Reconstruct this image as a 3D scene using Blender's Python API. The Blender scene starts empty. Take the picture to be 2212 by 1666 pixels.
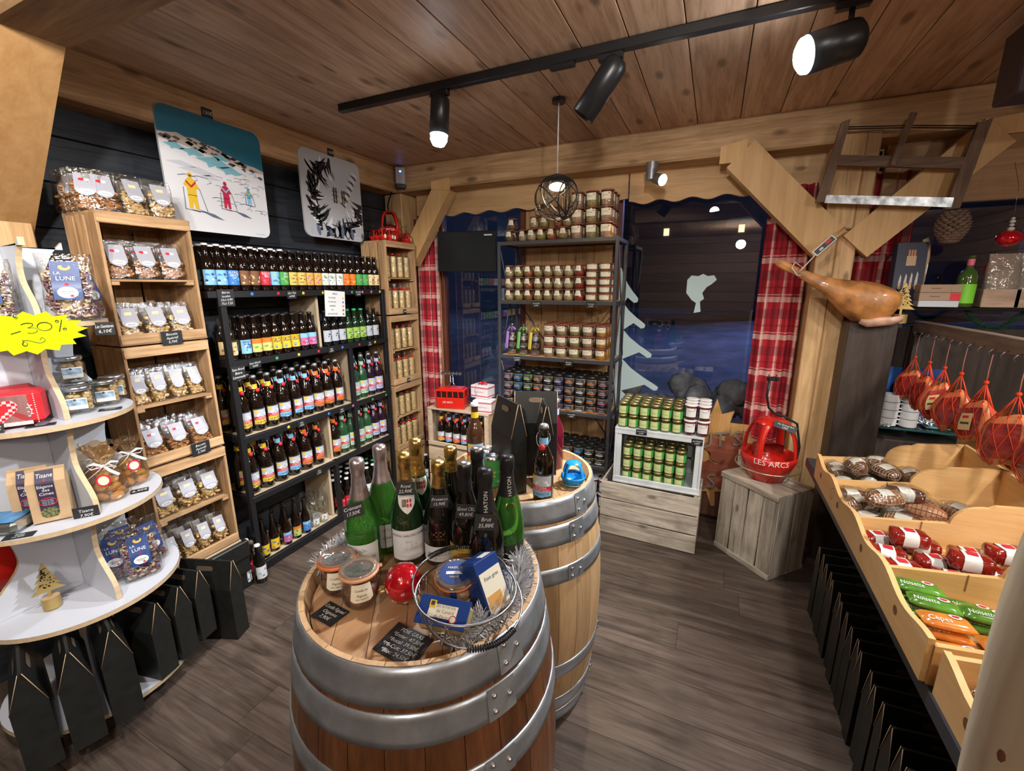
import bpy, math, random
from mathutils import Matrix, Vector
C = bpy.context
SC = C.scene
COL = SC.collection
PI = math.pi
rnd = random.Random(7)
R = math.radians

# ---------------------------------------------------------------- camera
cam_d = bpy.data.cameras.new('camera')
cam = bpy.data.objects.new('camera', cam_d)
COL.objects.link(cam)
cam_d.sensor_width = 36.0
cam_d.lens = 36.0 * 937.28 / 2212.0
cam_d.clip_start = 0.02
yaw, pit, rol = R(24.681), R(-12.896), R(-0.158)
fw = Vector((-math.sin(yaw) * math.cos(pit), math.cos(yaw) * math.cos(pit), math.sin(pit)))
rt = Vector((math.cos(yaw), math.sin(yaw), 0))
up = rt.cross(fw)
r2 = rt * math.cos(rol) + up * math.sin(rol)
u2 = -rt * math.sin(rol) + up * math.cos(rol)
mw = Matrix((r2, u2, -fw)).transposed().to_4x4()
mw.translation = (0, 0, 1.65)
cam.matrix_world = mw
SC.camera = cam

# ---------------------------------------------------------------- world, exposure
w = bpy.data.worlds.new('night')
SC.world = w
w.use_nodes = True
w.node_tree.nodes['Background'].inputs[0].default_value = (0.004, 0.007, 0.018, 1)
w.node_tree.nodes['Background'].inputs[1].default_value = 1.0
vs = SC.view_settings
vs.view_transform = 'Standard'
vs.look = 'None'
vs.exposure = 0.5
vs.gamma = 1.0
vs.use_curve_mapping = False
cy = SC.cycles
cy.max_bounces = 7
cy.diffuse_bounces = 3
cy.glossy_bounces = 3
cy.transmission_bounces = 5
cy.transparent_max_bounces = 10
cy.caustics_reflective = False
cy.caustics_refractive = False
cy.sample_clamp_indirect = 4.0
cy.sample_clamp_direct = 0.0

# ---------------------------------------------------------------- the shop's ceiling lamps (spots on tracks, most behind the camera) and added fill
def lamp(kind, loc, energy, color, target=None, size=0.05, spot=60, blend=0.6, name='lamp'):
    d = bpy.data.lights.new(name, kind)
    d.energy = energy
    d.color = color
    o = bpy.data.objects.new(name, d)
    COL.objects.link(o)
    o.location = loc
    if kind == 'SPOT':
        d.spot_size = R(spot)
        d.spot_blend = blend
        d.shadow_soft_size = size
    elif kind == 'AREA':
        d.shape = 'DISK'
        d.size = size
    else:
        d.shadow_soft_size = size
    if target is not None:
        o.rotation_euler = (Vector(target) - Vector(loc)).to_track_quat('-Z', 'Y').to_euler()
    return o

COOL = (0.93, 0.96, 1.0)
WHT = (1.0, 0.95, 0.88)
WARM = (1.0, 0.72, 0.42)
# visible track heads
lamp('SPOT', (-1.295, 1.985, 2.30), 60, COOL, (-1.32, 1.75, 0.6), .035, 110, .7, 'track_spot_light')
lamp('SPOT', (-0.60, 1.985, 2.30), 55, COOL, (-2.2, 2.2, 0.9), .035, 80, .7, 'track_spot_light')
lamp('SPOT', (0.14, 1.93, 2.39), 120, COOL, (-1.0, 0.6, 0.7), .035, 110, .7, 'track_spot_light')
# spots further back in the shop, behind and beside the camera, then fill
lamp('SPOT', (-0.9, 0.1, 2.5), 90, WHT, (-2.5, 1.5, 1.3), .05, 100, .7, 'ceiling_spot_light')
lamp('SPOT', (-0.1, 0.9, 2.5), 60, WHT, (-0.9, 3.3, 1.3), .05, 100, .7, 'ceiling_spot_light')
lamp('SPOT', (0.6, 0.5, 2.5), 60, WHT, (0.3, 3.2, 1.0), .05, 95, .7, 'ceiling_spot_light')
lamp('SPOT', (1.6, 1.5, 2.5), 65, WHT, (0.9, 1.9, 0.8), .05, 100, .7, 'ceiling_spot_light')
lamp('SPOT', (1.7, 0.4, 2.5), 60, WHT, (0.6, 3.2, 1.8), .05, 90, .7, 'ceiling_spot_light')
lamp('SPOT', (-0.6, -0.6, 2.5), 60, WHT, (-2.3, 0.7, 0.9), .05, 90, .7, 'ceiling_spot_light')
lamp('POINT', (0.3, -1.4, 2.3), 40, WHT, None, .07, name='ceiling_lamp_light')  # this and the next: point lights added as fill, not actual fixtures
lamp('POINT', (2.0, -0.4, 2.3), 30, WHT, None, .07, name='ceiling_lamp_light')
# the little warm lamps on the window beam and in the pendant
lamp('SPOT', (0.02 - .53, 3.02, 2.26), 9, WARM, (-0.3, 2.6, 1.2), .03, 120, .8, 'beam_spot_light')
lamp('POINT', (-0.831, 2.4, 2.16), 5, WARM, None, .03, name='pendant_light')

# ---------------------------------------------------------------- materials
MATS = {}
def mk(name):
    m = bpy.data.materials.new(name)
    m.use_nodes = True
    return m, m.node_tree, m.node_tree.nodes['Principled BSDF']

def mat(name, col=(.5, .5, .5), rough=.5, metal=0.0, coat=0.0, emit=0.0, spec=.5, noise=0.0, nscale=8.0, bump=0.0, sss=0.0, alpha=1.0, trans=0.0, ior=1.45):
    if name in MATS: return MATS[name]
    m, nt, b = mk(name)
    b.inputs['Base Color'].default_value = (*col, 1)
    b.inputs['Roughness'].default_value = rough
    b.inputs['Metallic'].default_value = metal
    b.inputs['Coat Weight'].default_value = coat
    b.inputs['Coat Roughness'].default_value = .05
    b.inputs['Specular IOR Level'].default_value = spec
    b.inputs['Transmission Weight'].default_value = trans
    b.inputs['IOR'].default_value = ior
    if emit:
        b.inputs['Emission Color'].default_value = (*col, 1)
        b.inputs['Emission Strength'].default_value = emit
    if noise or bump:
        tc = nt.nodes.new('ShaderNodeTexCoord')
        n = nt.nodes.new('ShaderNodeTexNoise')
        n.inputs['Scale'].default_value = nscale
        n.inputs['Detail'].default_value = 5
        nt.links.new(tc.outputs['Object'], n.inputs['Vector'])
        if noise:
            mx = nt.nodes.new('ShaderNodeMix'); mx.data_type = 'RGBA'; mx.blend_type = 'MULTIPLY'
            mx.inputs['Factor'].default_value = 1
            mr = nt.nodes.new('ShaderNodeMapRange')
            mr.inputs['From Min'].default_value = .3; mr.inputs['From Max'].default_value = .7
            mr.inputs['To Min'].default_value = 1 - noise; mr.inputs['To Max'].default_value = 1 + noise
            nt.links.new(n.outputs['Fac'], mr.inputs['Value'])
            mx.inputs[6].default_value = (*col, 1)
            nt.links.new(mr.outputs['Result'], mx.inputs[7])
            nt.links.new(mx.outputs[2], b.inputs['Base Color'])
        if bump:
            bp = nt.nodes.new('ShaderNodeBump'); bp.inputs['Strength'].default_value = bump
            bp.inputs['Distance'].default_value = .01
            nt.links.new(n.outputs['Fac'], bp.inputs['Height'])
            nt.links.new(bp.outputs['Normal'], b.inputs['Normal'])
    MATS[name] = m
    return m

def wood(name, c1, c2, axis=1, rough=.6, knots=.0, fine=1.0, var=.16, bump=.25, knotcol=None, coat=0.0, kscale=1.0, stain=0.0):
    """procedural timber: grain along a local axis, knots, one tone per board"""
    if name in MATS: return MATS[name]
    m, nt, b = mk(name)
    N, L = nt.nodes.new, nt.links.new
    tc = N('ShaderNodeTexCoord'); oi = N('ShaderNodeObjectInfo'); geo = N('ShaderNodeNewGeometry')
    ad = N('ShaderNodeMath'); ad.operation = 'MULTIPLY_ADD'
    L(geo.outputs['Random Per Island'], ad.inputs[0]); ad.inputs[1].default_value = 17.0
    L(oi.outputs['Random'], ad.inputs[2])
    off = N('ShaderNodeVectorMath'); off.operation = 'ADD'
    L(tc.outputs['Object'], off.inputs[0]); L(ad.outputs[0], off.inputs[1])
    mp = N('ShaderNodeMapping')
    s = [14 * fine] * 3; s[axis] = 1.1 * fine
    mp.inputs['Scale'].default_value = s
    L(off.outputs[0], mp.inputs['Vector'])
    n = N('ShaderNodeTexNoise'); n.inputs['Scale'].default_value = 1.3; n.inputs['Detail'].default_value = 6
    n.inputs['Distortion'].default_value = 1.1; n.inputs['Roughness'].default_value = .62
    L(mp.outputs[0], n.inputs['Vector'])
    n2 = N('ShaderNodeTexNoise'); n2.inputs['Scale'].default_value = 9; n2.inputs['Detail'].default_value = 3
    L(mp.outputs[0], n2.inputs['Vector'])
    cr = N('ShaderNodeValToRGB')
    cr.color_ramp.elements[0].position = .32; cr.color_ramp.elements[0].color = (*c1, 1)
    cr.color_ramp.elements[1].position = .66; cr.color_ramp.elements[1].color = (*c2, 1)
    mixn = N('ShaderNodeMath'); mixn.operation = 'MULTIPLY_ADD'
    L(n2.outputs['Fac'], mixn.inputs[0]); mixn.inputs[1].default_value = .3
    sub = N('ShaderNodeMath'); sub.operation = 'SUBTRACT'; sub.inputs[1].default_value = .15
    L(n.outputs['Fac'], sub.inputs[0]); L(sub.outputs[0], mixn.inputs[2])
    L(mixn.outputs[0], cr.inputs['Fac'])
    mr = N('ShaderNodeMapRange'); mr.inputs['To Min'].default_value = 1 - var; mr.inputs['To Max'].default_value = 1 + var
    L(geo.outputs['Random Per Island'], mr.inputs['Value'])
    mx = N('ShaderNodeMix'); mx.data_type = 'RGBA'; mx.blend_type = 'MULTIPLY'; mx.inputs['Factor'].default_value = 1
    L(cr.outputs['Color'], mx.inputs[6]); L(mr.outputs['Result'], mx.inputs[7])
    col = mx.outputs[2]
    if knots:
        mk2 = N('ShaderNodeMapping'); s = [8 * kscale] * 3; s[axis] = 3.2 * kscale
        mk2.inputs['Scale'].default_value = s
        L(off.outputs[0], mk2.inputs['Vector'])
        v = N('ShaderNodeTexVoronoi'); v.inputs['Scale'].default_value = 1.0
        L(mk2.outputs[0], v.inputs['Vector'])
        k = N('ShaderNodeMapRange'); k.inputs['From Min'].default_value = knots * .45; k.inputs['From Max'].default_value = knots
        k.inputs['To Min'].default_value = 1; k.inputs['To Max'].default_value = 0
        L(v.outputs['Distance'], k.inputs['Value'])
        mz = N('ShaderNodeMix'); mz.data_type = 'RGBA'
        kk = N('ShaderNodeMath'); kk.operation = 'MULTIPLY'; kk.inputs[1].default_value = .75
        L(k.outputs['Result'], kk.inputs[0])
        L(kk.outputs[0], mz.inputs['Factor']); L(col, mz.inputs[6])
        mz.inputs[7].default_value = (*(knotcol or tuple(x * .35 for x in c1)), 1)
        col = mz.outputs[2]
    if stain:
        ns = N('ShaderNodeTexNoise'); ns.inputs['Scale'].default_value = 6; ns.inputs['Detail'].default_value = 4
        L(off.outputs[0], ns.inputs['Vector'])
        sr = N('ShaderNodeMapRange'); sr.inputs['From Min'].default_value = .55; sr.inputs['From Max'].default_value = .75
        L(ns.outputs['Fac'], sr.inputs['Value'])
        ms = N('ShaderNodeMix'); ms.data_type = 'RGBA'; sm = N('ShaderNodeMath'); sm.operation = 'MULTIPLY'; sm.inputs[1].default_value = stain
        L(sr.outputs['Result'], sm.inputs[0]); L(sm.outputs[0], ms.inputs['Factor']); L(col, ms.inputs[6])
        ms.inputs[7].default_value = (*tuple(x * .4 for x in c1), 1)
        col = ms.outputs[2]
    L(col, b.inputs['Base Color'])
    b.inputs['Roughness'].default_value = rough
    b.inputs['Coat Weight'].default_value = coat
    b.inputs['Specular IOR Level'].default_value = .35
    bp = N('ShaderNodeBump'); bp.inputs['Strength'].default_value = bump; bp.inputs['Distance'].default_value = .004
    L(mixn.outputs[0], bp.inputs['Height']); L(bp.outputs['Normal'], b.inputs['Normal'])
    MATS[name] = m
    return m

def film(name, tint=(1, 1, 1), gloss=.2, rough=.12, dens=.0, bump=.6, bscale=25, dcol=(.9, .9, .9)):
    """cellophane / clear plastic: see-through sheet with sharp crinkled highlights"""
    if name in MATS: return MATS[name]
    m = bpy.data.materials.new(name); m.use_nodes = True
    nt = m.node_tree; nt.nodes.clear(); N, L = nt.nodes.new, nt.links.new
    out = N('ShaderNodeOutputMaterial'); tr = N('ShaderNodeBsdfTransparent'); tr.inputs[0].default_value = (*tint, 1)
    gl = N('ShaderNodeBsdfGlossy'); gl.inputs['Roughness'].default_value = rough
    tc = N('ShaderNodeTexCoord'); n = N('ShaderNodeTexNoise'); n.inputs['Scale'].default_value = bscale; n.inputs['Detail'].default_value = 3
    L(tc.outputs['Object'], n.inputs['Vector'])
    bp = N('ShaderNodeBump'); bp.inputs['Strength'].default_value = bump; bp.inputs['Distance'].default_value = .02
    L(n.outputs['Fac'], bp.inputs['Height']); L(bp.outputs['Normal'], gl.inputs['Normal'])
    fr = N('ShaderNodeLayerWeight'); fr.inputs['Blend'].default_value = .3
    L(bp.outputs['Normal'], fr.inputs['Normal'])
    ma = N('ShaderNodeMath'); ma.operation = 'MULTIPLY_ADD'; ma.use_clamp = True
    L(fr.outputs['Facing'], ma.inputs[0]); ma.inputs[1].default_value = .35; ma.inputs[2].default_value = gloss
    mx = N('ShaderNodeMixShader'); L(ma.outputs[0], mx.inputs[0]); L(tr.outputs[0], mx.inputs[1]); L(gl.outputs[0], mx.inputs[2])
    sh = mx.outputs[0]
    if dens:
        df = N('ShaderNodeBsdfDiffuse'); df.inputs[0].default_value = (*dcol, 1)
        m2 = N('ShaderNodeMixShader'); m2.inputs[0].default_value = dens
        L(sh, m2.inputs[1]); L(df.outputs[0], m2.inputs[2]); sh = m2.outputs[0]
    L(sh, out.inputs[0])
    MATS[name] = m
    return m

# ---------------------------------------------------------------- mesh builder
ID = Matrix.Identity(4)
TXT = {}
def text2d(s):
    """outline letters as flat polygons, cap height 1"""
    if s in TXT: return TXT[s]
    cu = bpy.data.curves.new('t', 'FONT'); cu.body = s; cu.size = 1.0; cu.resolution_u = 2; cu.align_x = 'CENTER'
    ob = bpy.data.objects.new('t', cu)
    me = ob.to_mesh()
    v = [(p.co.x, p.co.y) for p in me.vertices]
    f = [tuple(p.vertices) for p in me.polygons]
    ob.to_mesh_clear()
    bpy.data.objects.remove(ob); bpy.data.curves.remove(cu)
    k = 1 / .69
    TXT[s] = ([(x * k, y * k) for x, y in v], f)
    return TXT[s]

class MB:
    def __init__(s): s.v = []; s.f = []; s.mi = []; s.sm = []; s.mats = []; s.M = ID
    def m(s, material):
        if material not in s.mats: s.mats.append(material)
        return s.mats.index(material)
    def add(s, vs, fs, material, smooth=False):
        o = len(s.v); M = s.M; k = s.m(material)
        if M is ID: s.v.extend(tuple(p) for p in vs)
        else: s.v.extend(tuple(M @ Vector(p)) for p in vs)
        for f in fs:
            s.f.append(tuple(i + o for i in f)); s.mi.append(k); s.sm.append(smooth)
        return s
    def box(s, c, d, material, b=0.0, rz=0.0, rot=None):
        """box centred at c with size d; b = chamfer"""
        hx, hy, hz = d[0] / 2, d[1] / 2, d[2] / 2
        if b <= 0:
            vs = [(x, y, z) for x in (-hx, hx) for y in (-hy, hy) for z in (-hz, hz)]
            fs = [(0, 1, 3, 2), (4, 6, 7, 5), (0, 4, 5, 1), (2, 3, 7, 6), (0, 2, 6, 4), (1, 5, 7, 3)]
        else:
            b = min(b, hx * .9, hy * .9, hz * .9)
            vs = []; ix = {}
            for sx in (-1, 1):
                for sy in (-1, 1):
                    for sz in (-1, 1):
                        for a in range(3):
                            p = [sx * (hx - b), sy * (hy - b), sz * (hz - b)]
                            p[a] = (sx * hx, sy * hy, sz * hz)[a]
                            ix[(sx, sy, sz, a)] = len(vs); vs.append(tuple(p))
            fs = []
            for sg in (-1, 1):
                q = [ix[(sg, *t, 0)] for t in ((-1, -1), (1, -1), (1, 1), (-1, 1))]; fs.append(tuple(q if sg > 0 else q[::-1]))
                q = [ix[(t[0], sg, t[1], 1)] for t in ((-1, -1), (-1, 1), (1, 1), (1, -1))]; fs.append(tuple(q if sg > 0 else q[::-1]))
                q = [ix[(*t, sg, 2)] for t in ((-1, -1), (1, -1), (1, 1), (-1, 1))]; fs.append(tuple(q if sg > 0 else q[::-1]))
            for s1 in (-1, 1):
                for s2 in (-1, 1):
                    fs.append((ix[(s1, s2, -1, 0)], ix[(s1, s2, 1, 0)], ix[(s1, s2, 1, 1)], ix[(s1, s2, -1, 1)]))
                    fs.append((ix[(s1, -1, s2, 0)], ix[(s1, 1, s2, 0)], ix[(s1, 1, s2, 2)], ix[(s1, -1, s2, 2)]))
                    fs.append((ix[(-1, s1, s2, 1)], ix[(1, s1, s2, 1)], ix[(1, s1, s2, 2)], ix[(-1, s1, s2, 2)]))
                    for s3 in (-1, 1):
                        fs.append((ix[(s1, s2, s3, 0)], ix[(s1, s2, s3, 1)], ix[(s1, s2, s3, 2)]))
        T = Matrix.Translation(c)
        if rot is not None: T = T @ rot
        elif rz: T = T @ Matrix.Rotation(rz, 4, 'Z')
        return s.add([T @ Vector(p) for p in vs], fs, material)
    def lathe(s, prof, material, n=16, c=(0, 0, 0), axis='Z', a0=0.0, a1=2 * PI, rot=None, smooth=True, sq=0):
        full = abs(a1 - a0 - 2 * PI) < 1e-6
        m = n if full else n + 1
        vs = []
        for r, z in prof:
            for i in range(m):
                a = a0 + (a1 - a0) * i / n
                k = 1.0
                if sq:
                    k = 1 / (abs(math.cos(a)) ** sq + abs(math.sin(a)) ** sq) ** (1 / sq)
                vs.append((r * k * math.cos(a), r * k * math.sin(a), z))
        fs = []
        for j in range(len(prof) - 1):
            for i in range(n):
                i2 = (i + 1) % m if full else i + 1
                fs.append((j * m + i, j * m + i2, (j + 1) * m + i2, (j + 1) * m + i))
        T = Matrix.Translation(c)
        if rot is not None: T = T @ rot
        elif axis == 'X': T = T @ Matrix.Rotation(PI / 2, 4, 'Y')
        elif axis == 'Y': T = T @ Matrix.Rotation(-PI / 2, 4, 'X')
        return s.add([T @ Vector(p) for p in vs], fs, material, smooth)
    def cyl(s, c, r, h, material, n=16, axis='Z', r2=None, rot=None):
        """closed cylinder standing on c"""
        r2 = r if r2 is None else r2
        s.lathe([(r, 0), (r2, h)], material, n, c, axis, rot=rot)
        s.lathe([(0, 0), (r, 0)], material, n, c, axis, rot=rot, smooth=False)
        return s.lathe([(r2, h), (0, h)], material, n, c, axis, rot=rot, smooth=False)
    def ball(s, c, r, material, n=12, sc=(1, 1, 1), rot=None):
        k = n // 2
        vs = []; fs = []
        for j in range(k + 1):
            t = PI * j / k
            for i in range(n):
                a = 2 * PI * i / n
                vs.append((r * sc[0] * math.sin(t) * math.cos(a), r * sc[1] * math.sin(t) * math.sin(a), r * sc[2] * math.cos(t)))
        for j in range(k):
            for i in range(n):
                fs.append((j * n + i, (j + 1) * n + i, (j + 1) * n + (i + 1) % n, j * n + (i + 1) % n))
        T = Matrix.Translation(c)
        if rot is not None: T = T @ rot
        return s.add([T @ Vector(p) for p in vs], fs, material, True)
    def tube(s, pts, r, material, n=8, closed=False, radii=None, flat=1.0):
        pts = [Vector(p) for p in pts]; N = len(pts); vs = []; fs = []
        prev = None
        for i, p in enumerate(pts):
            a = pts[(i - 1) % N] if (closed or i > 0) else pts[i]
            b = pts[(i + 1) % N] if (closed or i < N - 1) else pts[i]
            t = (b - a).normalized() if (b - a).length > 1e-9 else Vector((0, 0, 1))
            if prev is None:
                u = t.orthogonal().normalized()
            else:
                u = (prev - t * prev.dot(t))
                u = u.normalized() if u.length > 1e-6 else t.orthogonal().normalized()
            prev = u; w_ = t.cross(u)
            rr = radii[i] if radii else r
            for k in range(n):
                an = 2 * PI * k / n
                vs.append(p + u * rr * math.cos(an) + w_ * rr * flat * math.sin(an))
        M_ = N if closed else N - 1
        for i in range(M_):
            j = (i + 1) % N
            for k in range(n):
                fs.append((i * n + k, i * n + (k + 1) % n, j * n + (k + 1) % n, j * n + k))
        if not closed:
            fs.append(tuple(range(n))[::-1]); fs.append(tuple((N - 1) * n + k for k in range(n)))
        return s.add(vs, fs, material, True)
    def prism(s, poly, t, material, T=ID, side=None):
        """flat outline in local XZ (front faces -Y), thickness t behind it"""
        n = len(poly)
        vs = [T @ Vector((x, 0, z)) for x, z in poly] + [T @ Vector((x, t, z)) for x, z in poly]
        s.add(vs, [tuple(range(n)), tuple(range(n, 2 * n))[::-1]], material)
        return s.add(vs, [(i, (i + 1) % n, n + (i + 1) % n, n + i) for i in range(n)], side or material)
    def patch(s, pts, material, T=ID):
        return s.add([T @ Vector(p) for p in pts], [tuple(range(len(pts)))], material)
    def grid(s, fn, nu, nv, material, smooth=True):
        vs = [fn(i / nu, j / nv) for j in range(nv + 1) for i in range(nu + 1)]
        fs = [(j * (nu + 1) + i, j * (nu + 1) + i + 1, (j + 1) * (nu + 1) + i + 1, (j + 1) * (nu + 1) + i) for j in range(nv) for i in range(nu)]
        return s.add(vs, fs, material, smooth)
    def text(s, st, h, material, T=ID, wmax=None, fn=None, shear=0.0):
        """letters of height h centred on T's origin in its XZ plane, facing -Y"""
        v, f = text2d(st)
        if not v: return s
        xs = [p[0] for p in v]; wd = (max(xs) - min(xs)) * h; kx = 1.0
        if wmax and wd > wmax: kx = wmax / wd
        cx_ = (max(xs) + min(xs)) / 2
        q = [((x - cx_) * h * kx + shear * y * h, (y - .5) * h) for x, y in v]
        if fn: vs = [fn(x, z) for x, z in q]
        else: vs = [T @ Vector((x, -.0006, z)) for x, z in q]
        return s.add(vs, f, material)
    def mesh(s, name='mesh'):
        me = bpy.data.meshes.new(name)
        me.from_pydata(s.v, [], s.f)
        for m_ in s.mats: me.materials.append(m_)
        me.polygons.foreach_set('material_index', s.mi)
        me.polygons.foreach_set('use_smooth', s.sm)
        me.update()
        return me

def mesh_of(name, *ops):
    b = MB()
    for o in ops: o(b)
    return b.mesh(name)

def newobj(name, data, parent=None):
    o = bpy.data.objects.new(name, data); COL.objects.link(o)
    if parent is not None: o.parent = parent
    return o

def addparts(root, parts):
    for p in parts:
        nm, me = p[0], p[1]
        o = newobj(nm, me, root)
        for q in p[2:]:
            if isinstance(q, str): o['label'] = q
            elif isinstance(q, Matrix): o.matrix_local = q
            elif isinstance(q, (list, tuple)): addparts(o, q)
            elif isinstance(q, dict):
                for k_, v_ in q.items(): o[k_] = v_

def thing(name, label, cat, loc=(0, 0, 0), rz=0.0, parts=None, group=None, mtx=None, kind=None):
    """parts: a mesh (single-mesh thing) or a list of (part name, mesh, [sub-parts] / label / matrix)"""
    if isinstance(parts, bpy.types.Mesh): o = newobj(name, parts)
    else:
        o = newobj(name, None); o.empty_display_size = .05
        addparts(o, parts or [])
    if mtx is not None: o.matrix_world = mtx
    else:
        o.location = loc; o.rotation_euler = (0, 0, rz)
    o['label'] = label; o['category'] = cat
    if group: o['group'] = group
    if kind: o['kind'] = kind
    return o

def struct(name, label, cat, me, parts=None):
    o = newobj(name, me); o['kind'] = 'structure'; o['label'] = label; o['category'] = cat
    if parts: addparts(o, parts)
    return o

ORD = ['', 'first', 'second', 'third', 'fourth', 'fifth', 'sixth', 'seventh', 'eighth', 'ninth', 'tenth', 'eleventh', 'twelfth', 'thirteenth', 'fourteenth', 'fifteenth', 'sixteenth', 'seventeenth', 'eighteenth', 'nineteenth', 'twentieth', 'twenty-first', 'twenty-second', 'twenty-third', 'twenty-fourth', 'twenty-fifth', 'twenty-sixth', 'twenty-seventh', 'twenty-eighth', 'twenty-ninth', 'thirtieth', 'thirty-first', 'thirty-second']
# ---------------------------------------------------------------- common materials
PINE = wood('pine', (.50, .30, .15), (.66, .43, .24), 1, .6, .10, 1.0, .07)
CEIL = wood('ceiling_pine', (.36, .215, .13), (.63, .42, .285), 1, .5, .20, 1.0, .10, .4)
BEAMX = wood('beam_pine_x', (.34, .20, .09), (.60, .385, .205), 0, .6, .19, 1.0, .05, stain=.35)
BEAMY = wood('beam_pine_y', (.34, .20, .09), (.62, .385, .205), 1, .6, .19, 1.0, .05, stain=.35)
POSTZ = wood('post_pine_z', (.46, .28, .12), (.70, .455, .235), 2, .55, .15, 1.0, .08)
BOARDX = wood('board_pine_x', (.54, .33, .15), (.70, .46, .24), 0, .6, .14, 1.0, .06)
CRATEZ = wood('crate_wood_z', (.28, .155, .07), (.56, .35, .18), 2, .75, .07, 1.3, .18, stain=.35)
CRATEY = wood('crate_wood_y', (.30, .17, .08), (.60, .39, .21), 1, .75, .07, 1.3, .16, stain=.35)
GREYX = wood('weathered_wood_x', (.27, .22, .17), (.64, .57, .47), 0, .8, .14, 1.2, .13, stain=.5)
GREYZ = wood('weathered_wood_z', (.27, .22, .17), (.62, .55, .45), 2, .8, .12, 1.2, .15, stain=.5)
SHELFW = wood('shelf_board_y', (.52, .40, .26), (.66, .53, .37), 1, .6, 0, 1.2, .04)
SHELFZ = wood('shelf_board_z', (.52, .40, .26), (.66, .53, .37), 2, .6, 0, 1.2, .04)
BINW = wood('bin_beech_x', (.72, .42, .16), (.84, .54, .25), 0, .4, .05, 1.0, .05, bump=.08)
BINY = wood('bin_beech_y', (.72, .42, .16), (.84, .54, .25), 1, .4, .08, 1.0, .05, bump=.08)
DARKW = wood('dark_painted_boards', (.018, .021, .028), (.04, .045, .055), 1, .45, .08, 1.0, .2, .5)
BLACKW = wood('black_stained_wood', (.02, .018, .017), (.045, .04, .036), 2, .5, 0, 1.0, .15)
BLK = mat('black_metal', (.012, .012, .014), .42, .0, spec=.5)
BLKM = mat('black_lamp_metal', (.015, .015, .017), .35)
STEELG = mat('dark_grey_steel', (.085, .09, .10), .45, .5)
CHALK = mat('chalk_board', (.018, .019, .021), .5)
CHW = mat('chalk_white', (.75, .75, .73), .9)
PAPER = mat('white_paper', (.82, .82, .80), .7)
CREAM = mat('cream_paper', (.80, .76, .60), .7)
WHITE = mat('white_laminate', (.58, .60, .66), .35)
PLYE = mat('plywood_edge', (.62, .46, .28), .6, noise=.1, nscale=60)
BLACKCARD = mat('black_cardboard', (.014, .015, .014), .38, noise=.2, nscale=30)
KRAFT = mat('kraft_paper', (.50, .34, .19), .7, noise=.08, nscale=20)
RED = mat('red_paint', (.62, .02, .012), .22, coat=.4)
REDF = mat('red_matte', (.60, .02, .03), .5)
CHROME = mat('chrome_wire', (.75, .75, .76), .2, 1.0)
WIRE = mat('grey_wire', (.35, .36, .38), .35, 1.0)
GALV = mat('galvanised_hoop', (.44, .49, .54), .34, .7, noise=.22, nscale=18, bump=.1)
BROWNG = mat('brown_bottle_glass', (.008, .0035, .002), .04, coat=.6, spec=.7)
GREENG = mat('green_bottle_glass', (.012, .035, .012), .04, coat=.5, spec=.7)
DARKG = mat('dark_bottle_glass', (.006, .006, .005), .04, coat=.5, spec=.7)
CLEARG = film('clear_glass', (.93, .95, .94), .10, .03, bump=.0)
GOLD = mat('gold_foil', (.80, .55, .18), .28, 1.0, bump=.25, nscale=90)
SILVER = mat('silver_foil', (.72, .70, .70), .28, 1.0, bump=.15, nscale=90)
FILM = film('cellophane', (.97, .96, .93), .13, .10, bump=.8, bscale=30)
FILMB = film('brown_cellophane', (.86, .68, .42), .12, .10, dens=.10, bump=.8, bscale=35, dcol=(.5, .33, .16))
LIDB = mat('black_lid', (.012, .012, .013), .3)
LIDG = mat('gold_lid', (.62, .52, .22), .3, .9)
LIDW = mat('white_lid', (.85, .85, .85), .3)
LIDO = mat('orange_seal', (.75, .20, .07), .4)
LIDS = mat('silver_lid', (.66, .67, .68), .25, .95)
def flat(name, col, rough=.55): return mat(name, col, rough)
YEL = flat('label_yellow', (.85, .55, .03)); BLU = flat('label_blue', (.05, .22, .62)); LBL = flat('label_light_blue', (.25, .55, .82))
ORG = flat('label_orange', (.85, .20, .02)); REDL = flat('label_red', (.62, .02, .03)); GRN = flat('label_green', (.06, .36, .08))
LGR = flat('label_pale_green', (.42, .62, .45)); LIL = flat('label_lilac', (.50, .52, .78)); GREYL = flat('label_grey', (.50, .53, .58)); NAVY = flat('label_navy', (.02, .05, .16))
TAN = flat('label_tan', (.70, .52, .24)); BRN = flat('label_brown', (.20, .09, .04)); PINK = flat('label_pink', (.60, .14, .32)); DKG = flat('label_dark_grey', (.05, .05, .055)); LIME = flat('label_lime', (.35, .55, .10))

# ---------------------------------------------------------------- room shell
def slats(b, n, fn):
    for i in range(n): fn(b, i)
CZ = 2.60
b = MB()   # floor boards along x
y = -3.0; k = 0
while y < 3.45:
    x = -2.7 - rnd.uniform(0, 1.2)
    while x < 3.4:
        ln = 1.22
        x0, x1 = max(x, -2.7), min(x + ln, 3.4)
        if x1 - x0 > .02:
            b.box(((x0 + x1) / 2, y + .09, -.01), (x1 - x0 - .0015, .1785, .02), None or wood('floor_boards', (.050, .036, .028), (.155, .115, .092), 0, .32, .0, .8, .20, .12, stain=.4))
        x += ln
    y += .18
struct('floor', 'grey-brown wood plank floor of the shop', 'floor', b.mesh())
b = MB()   # ceiling boards along y
x = -2.7
i = 0
wd = [.215, .20, .225, .19, .21, .23, .20]
while x < 3.4:
    w_ = wd[i % 7]; i += 1
    b.box((x + w_ / 2, .25, CZ + .012), (w_ - .004, 6.5, .024), CEIL, .002)
    x += w_
b.box((.35, .25, CZ + .05), (6.2, 6.5, .02), BLACKW)
struct('ceiling', 'pine board ceiling with long planks and knots', 'ceiling', b.mesh())
b = MB()
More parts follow.
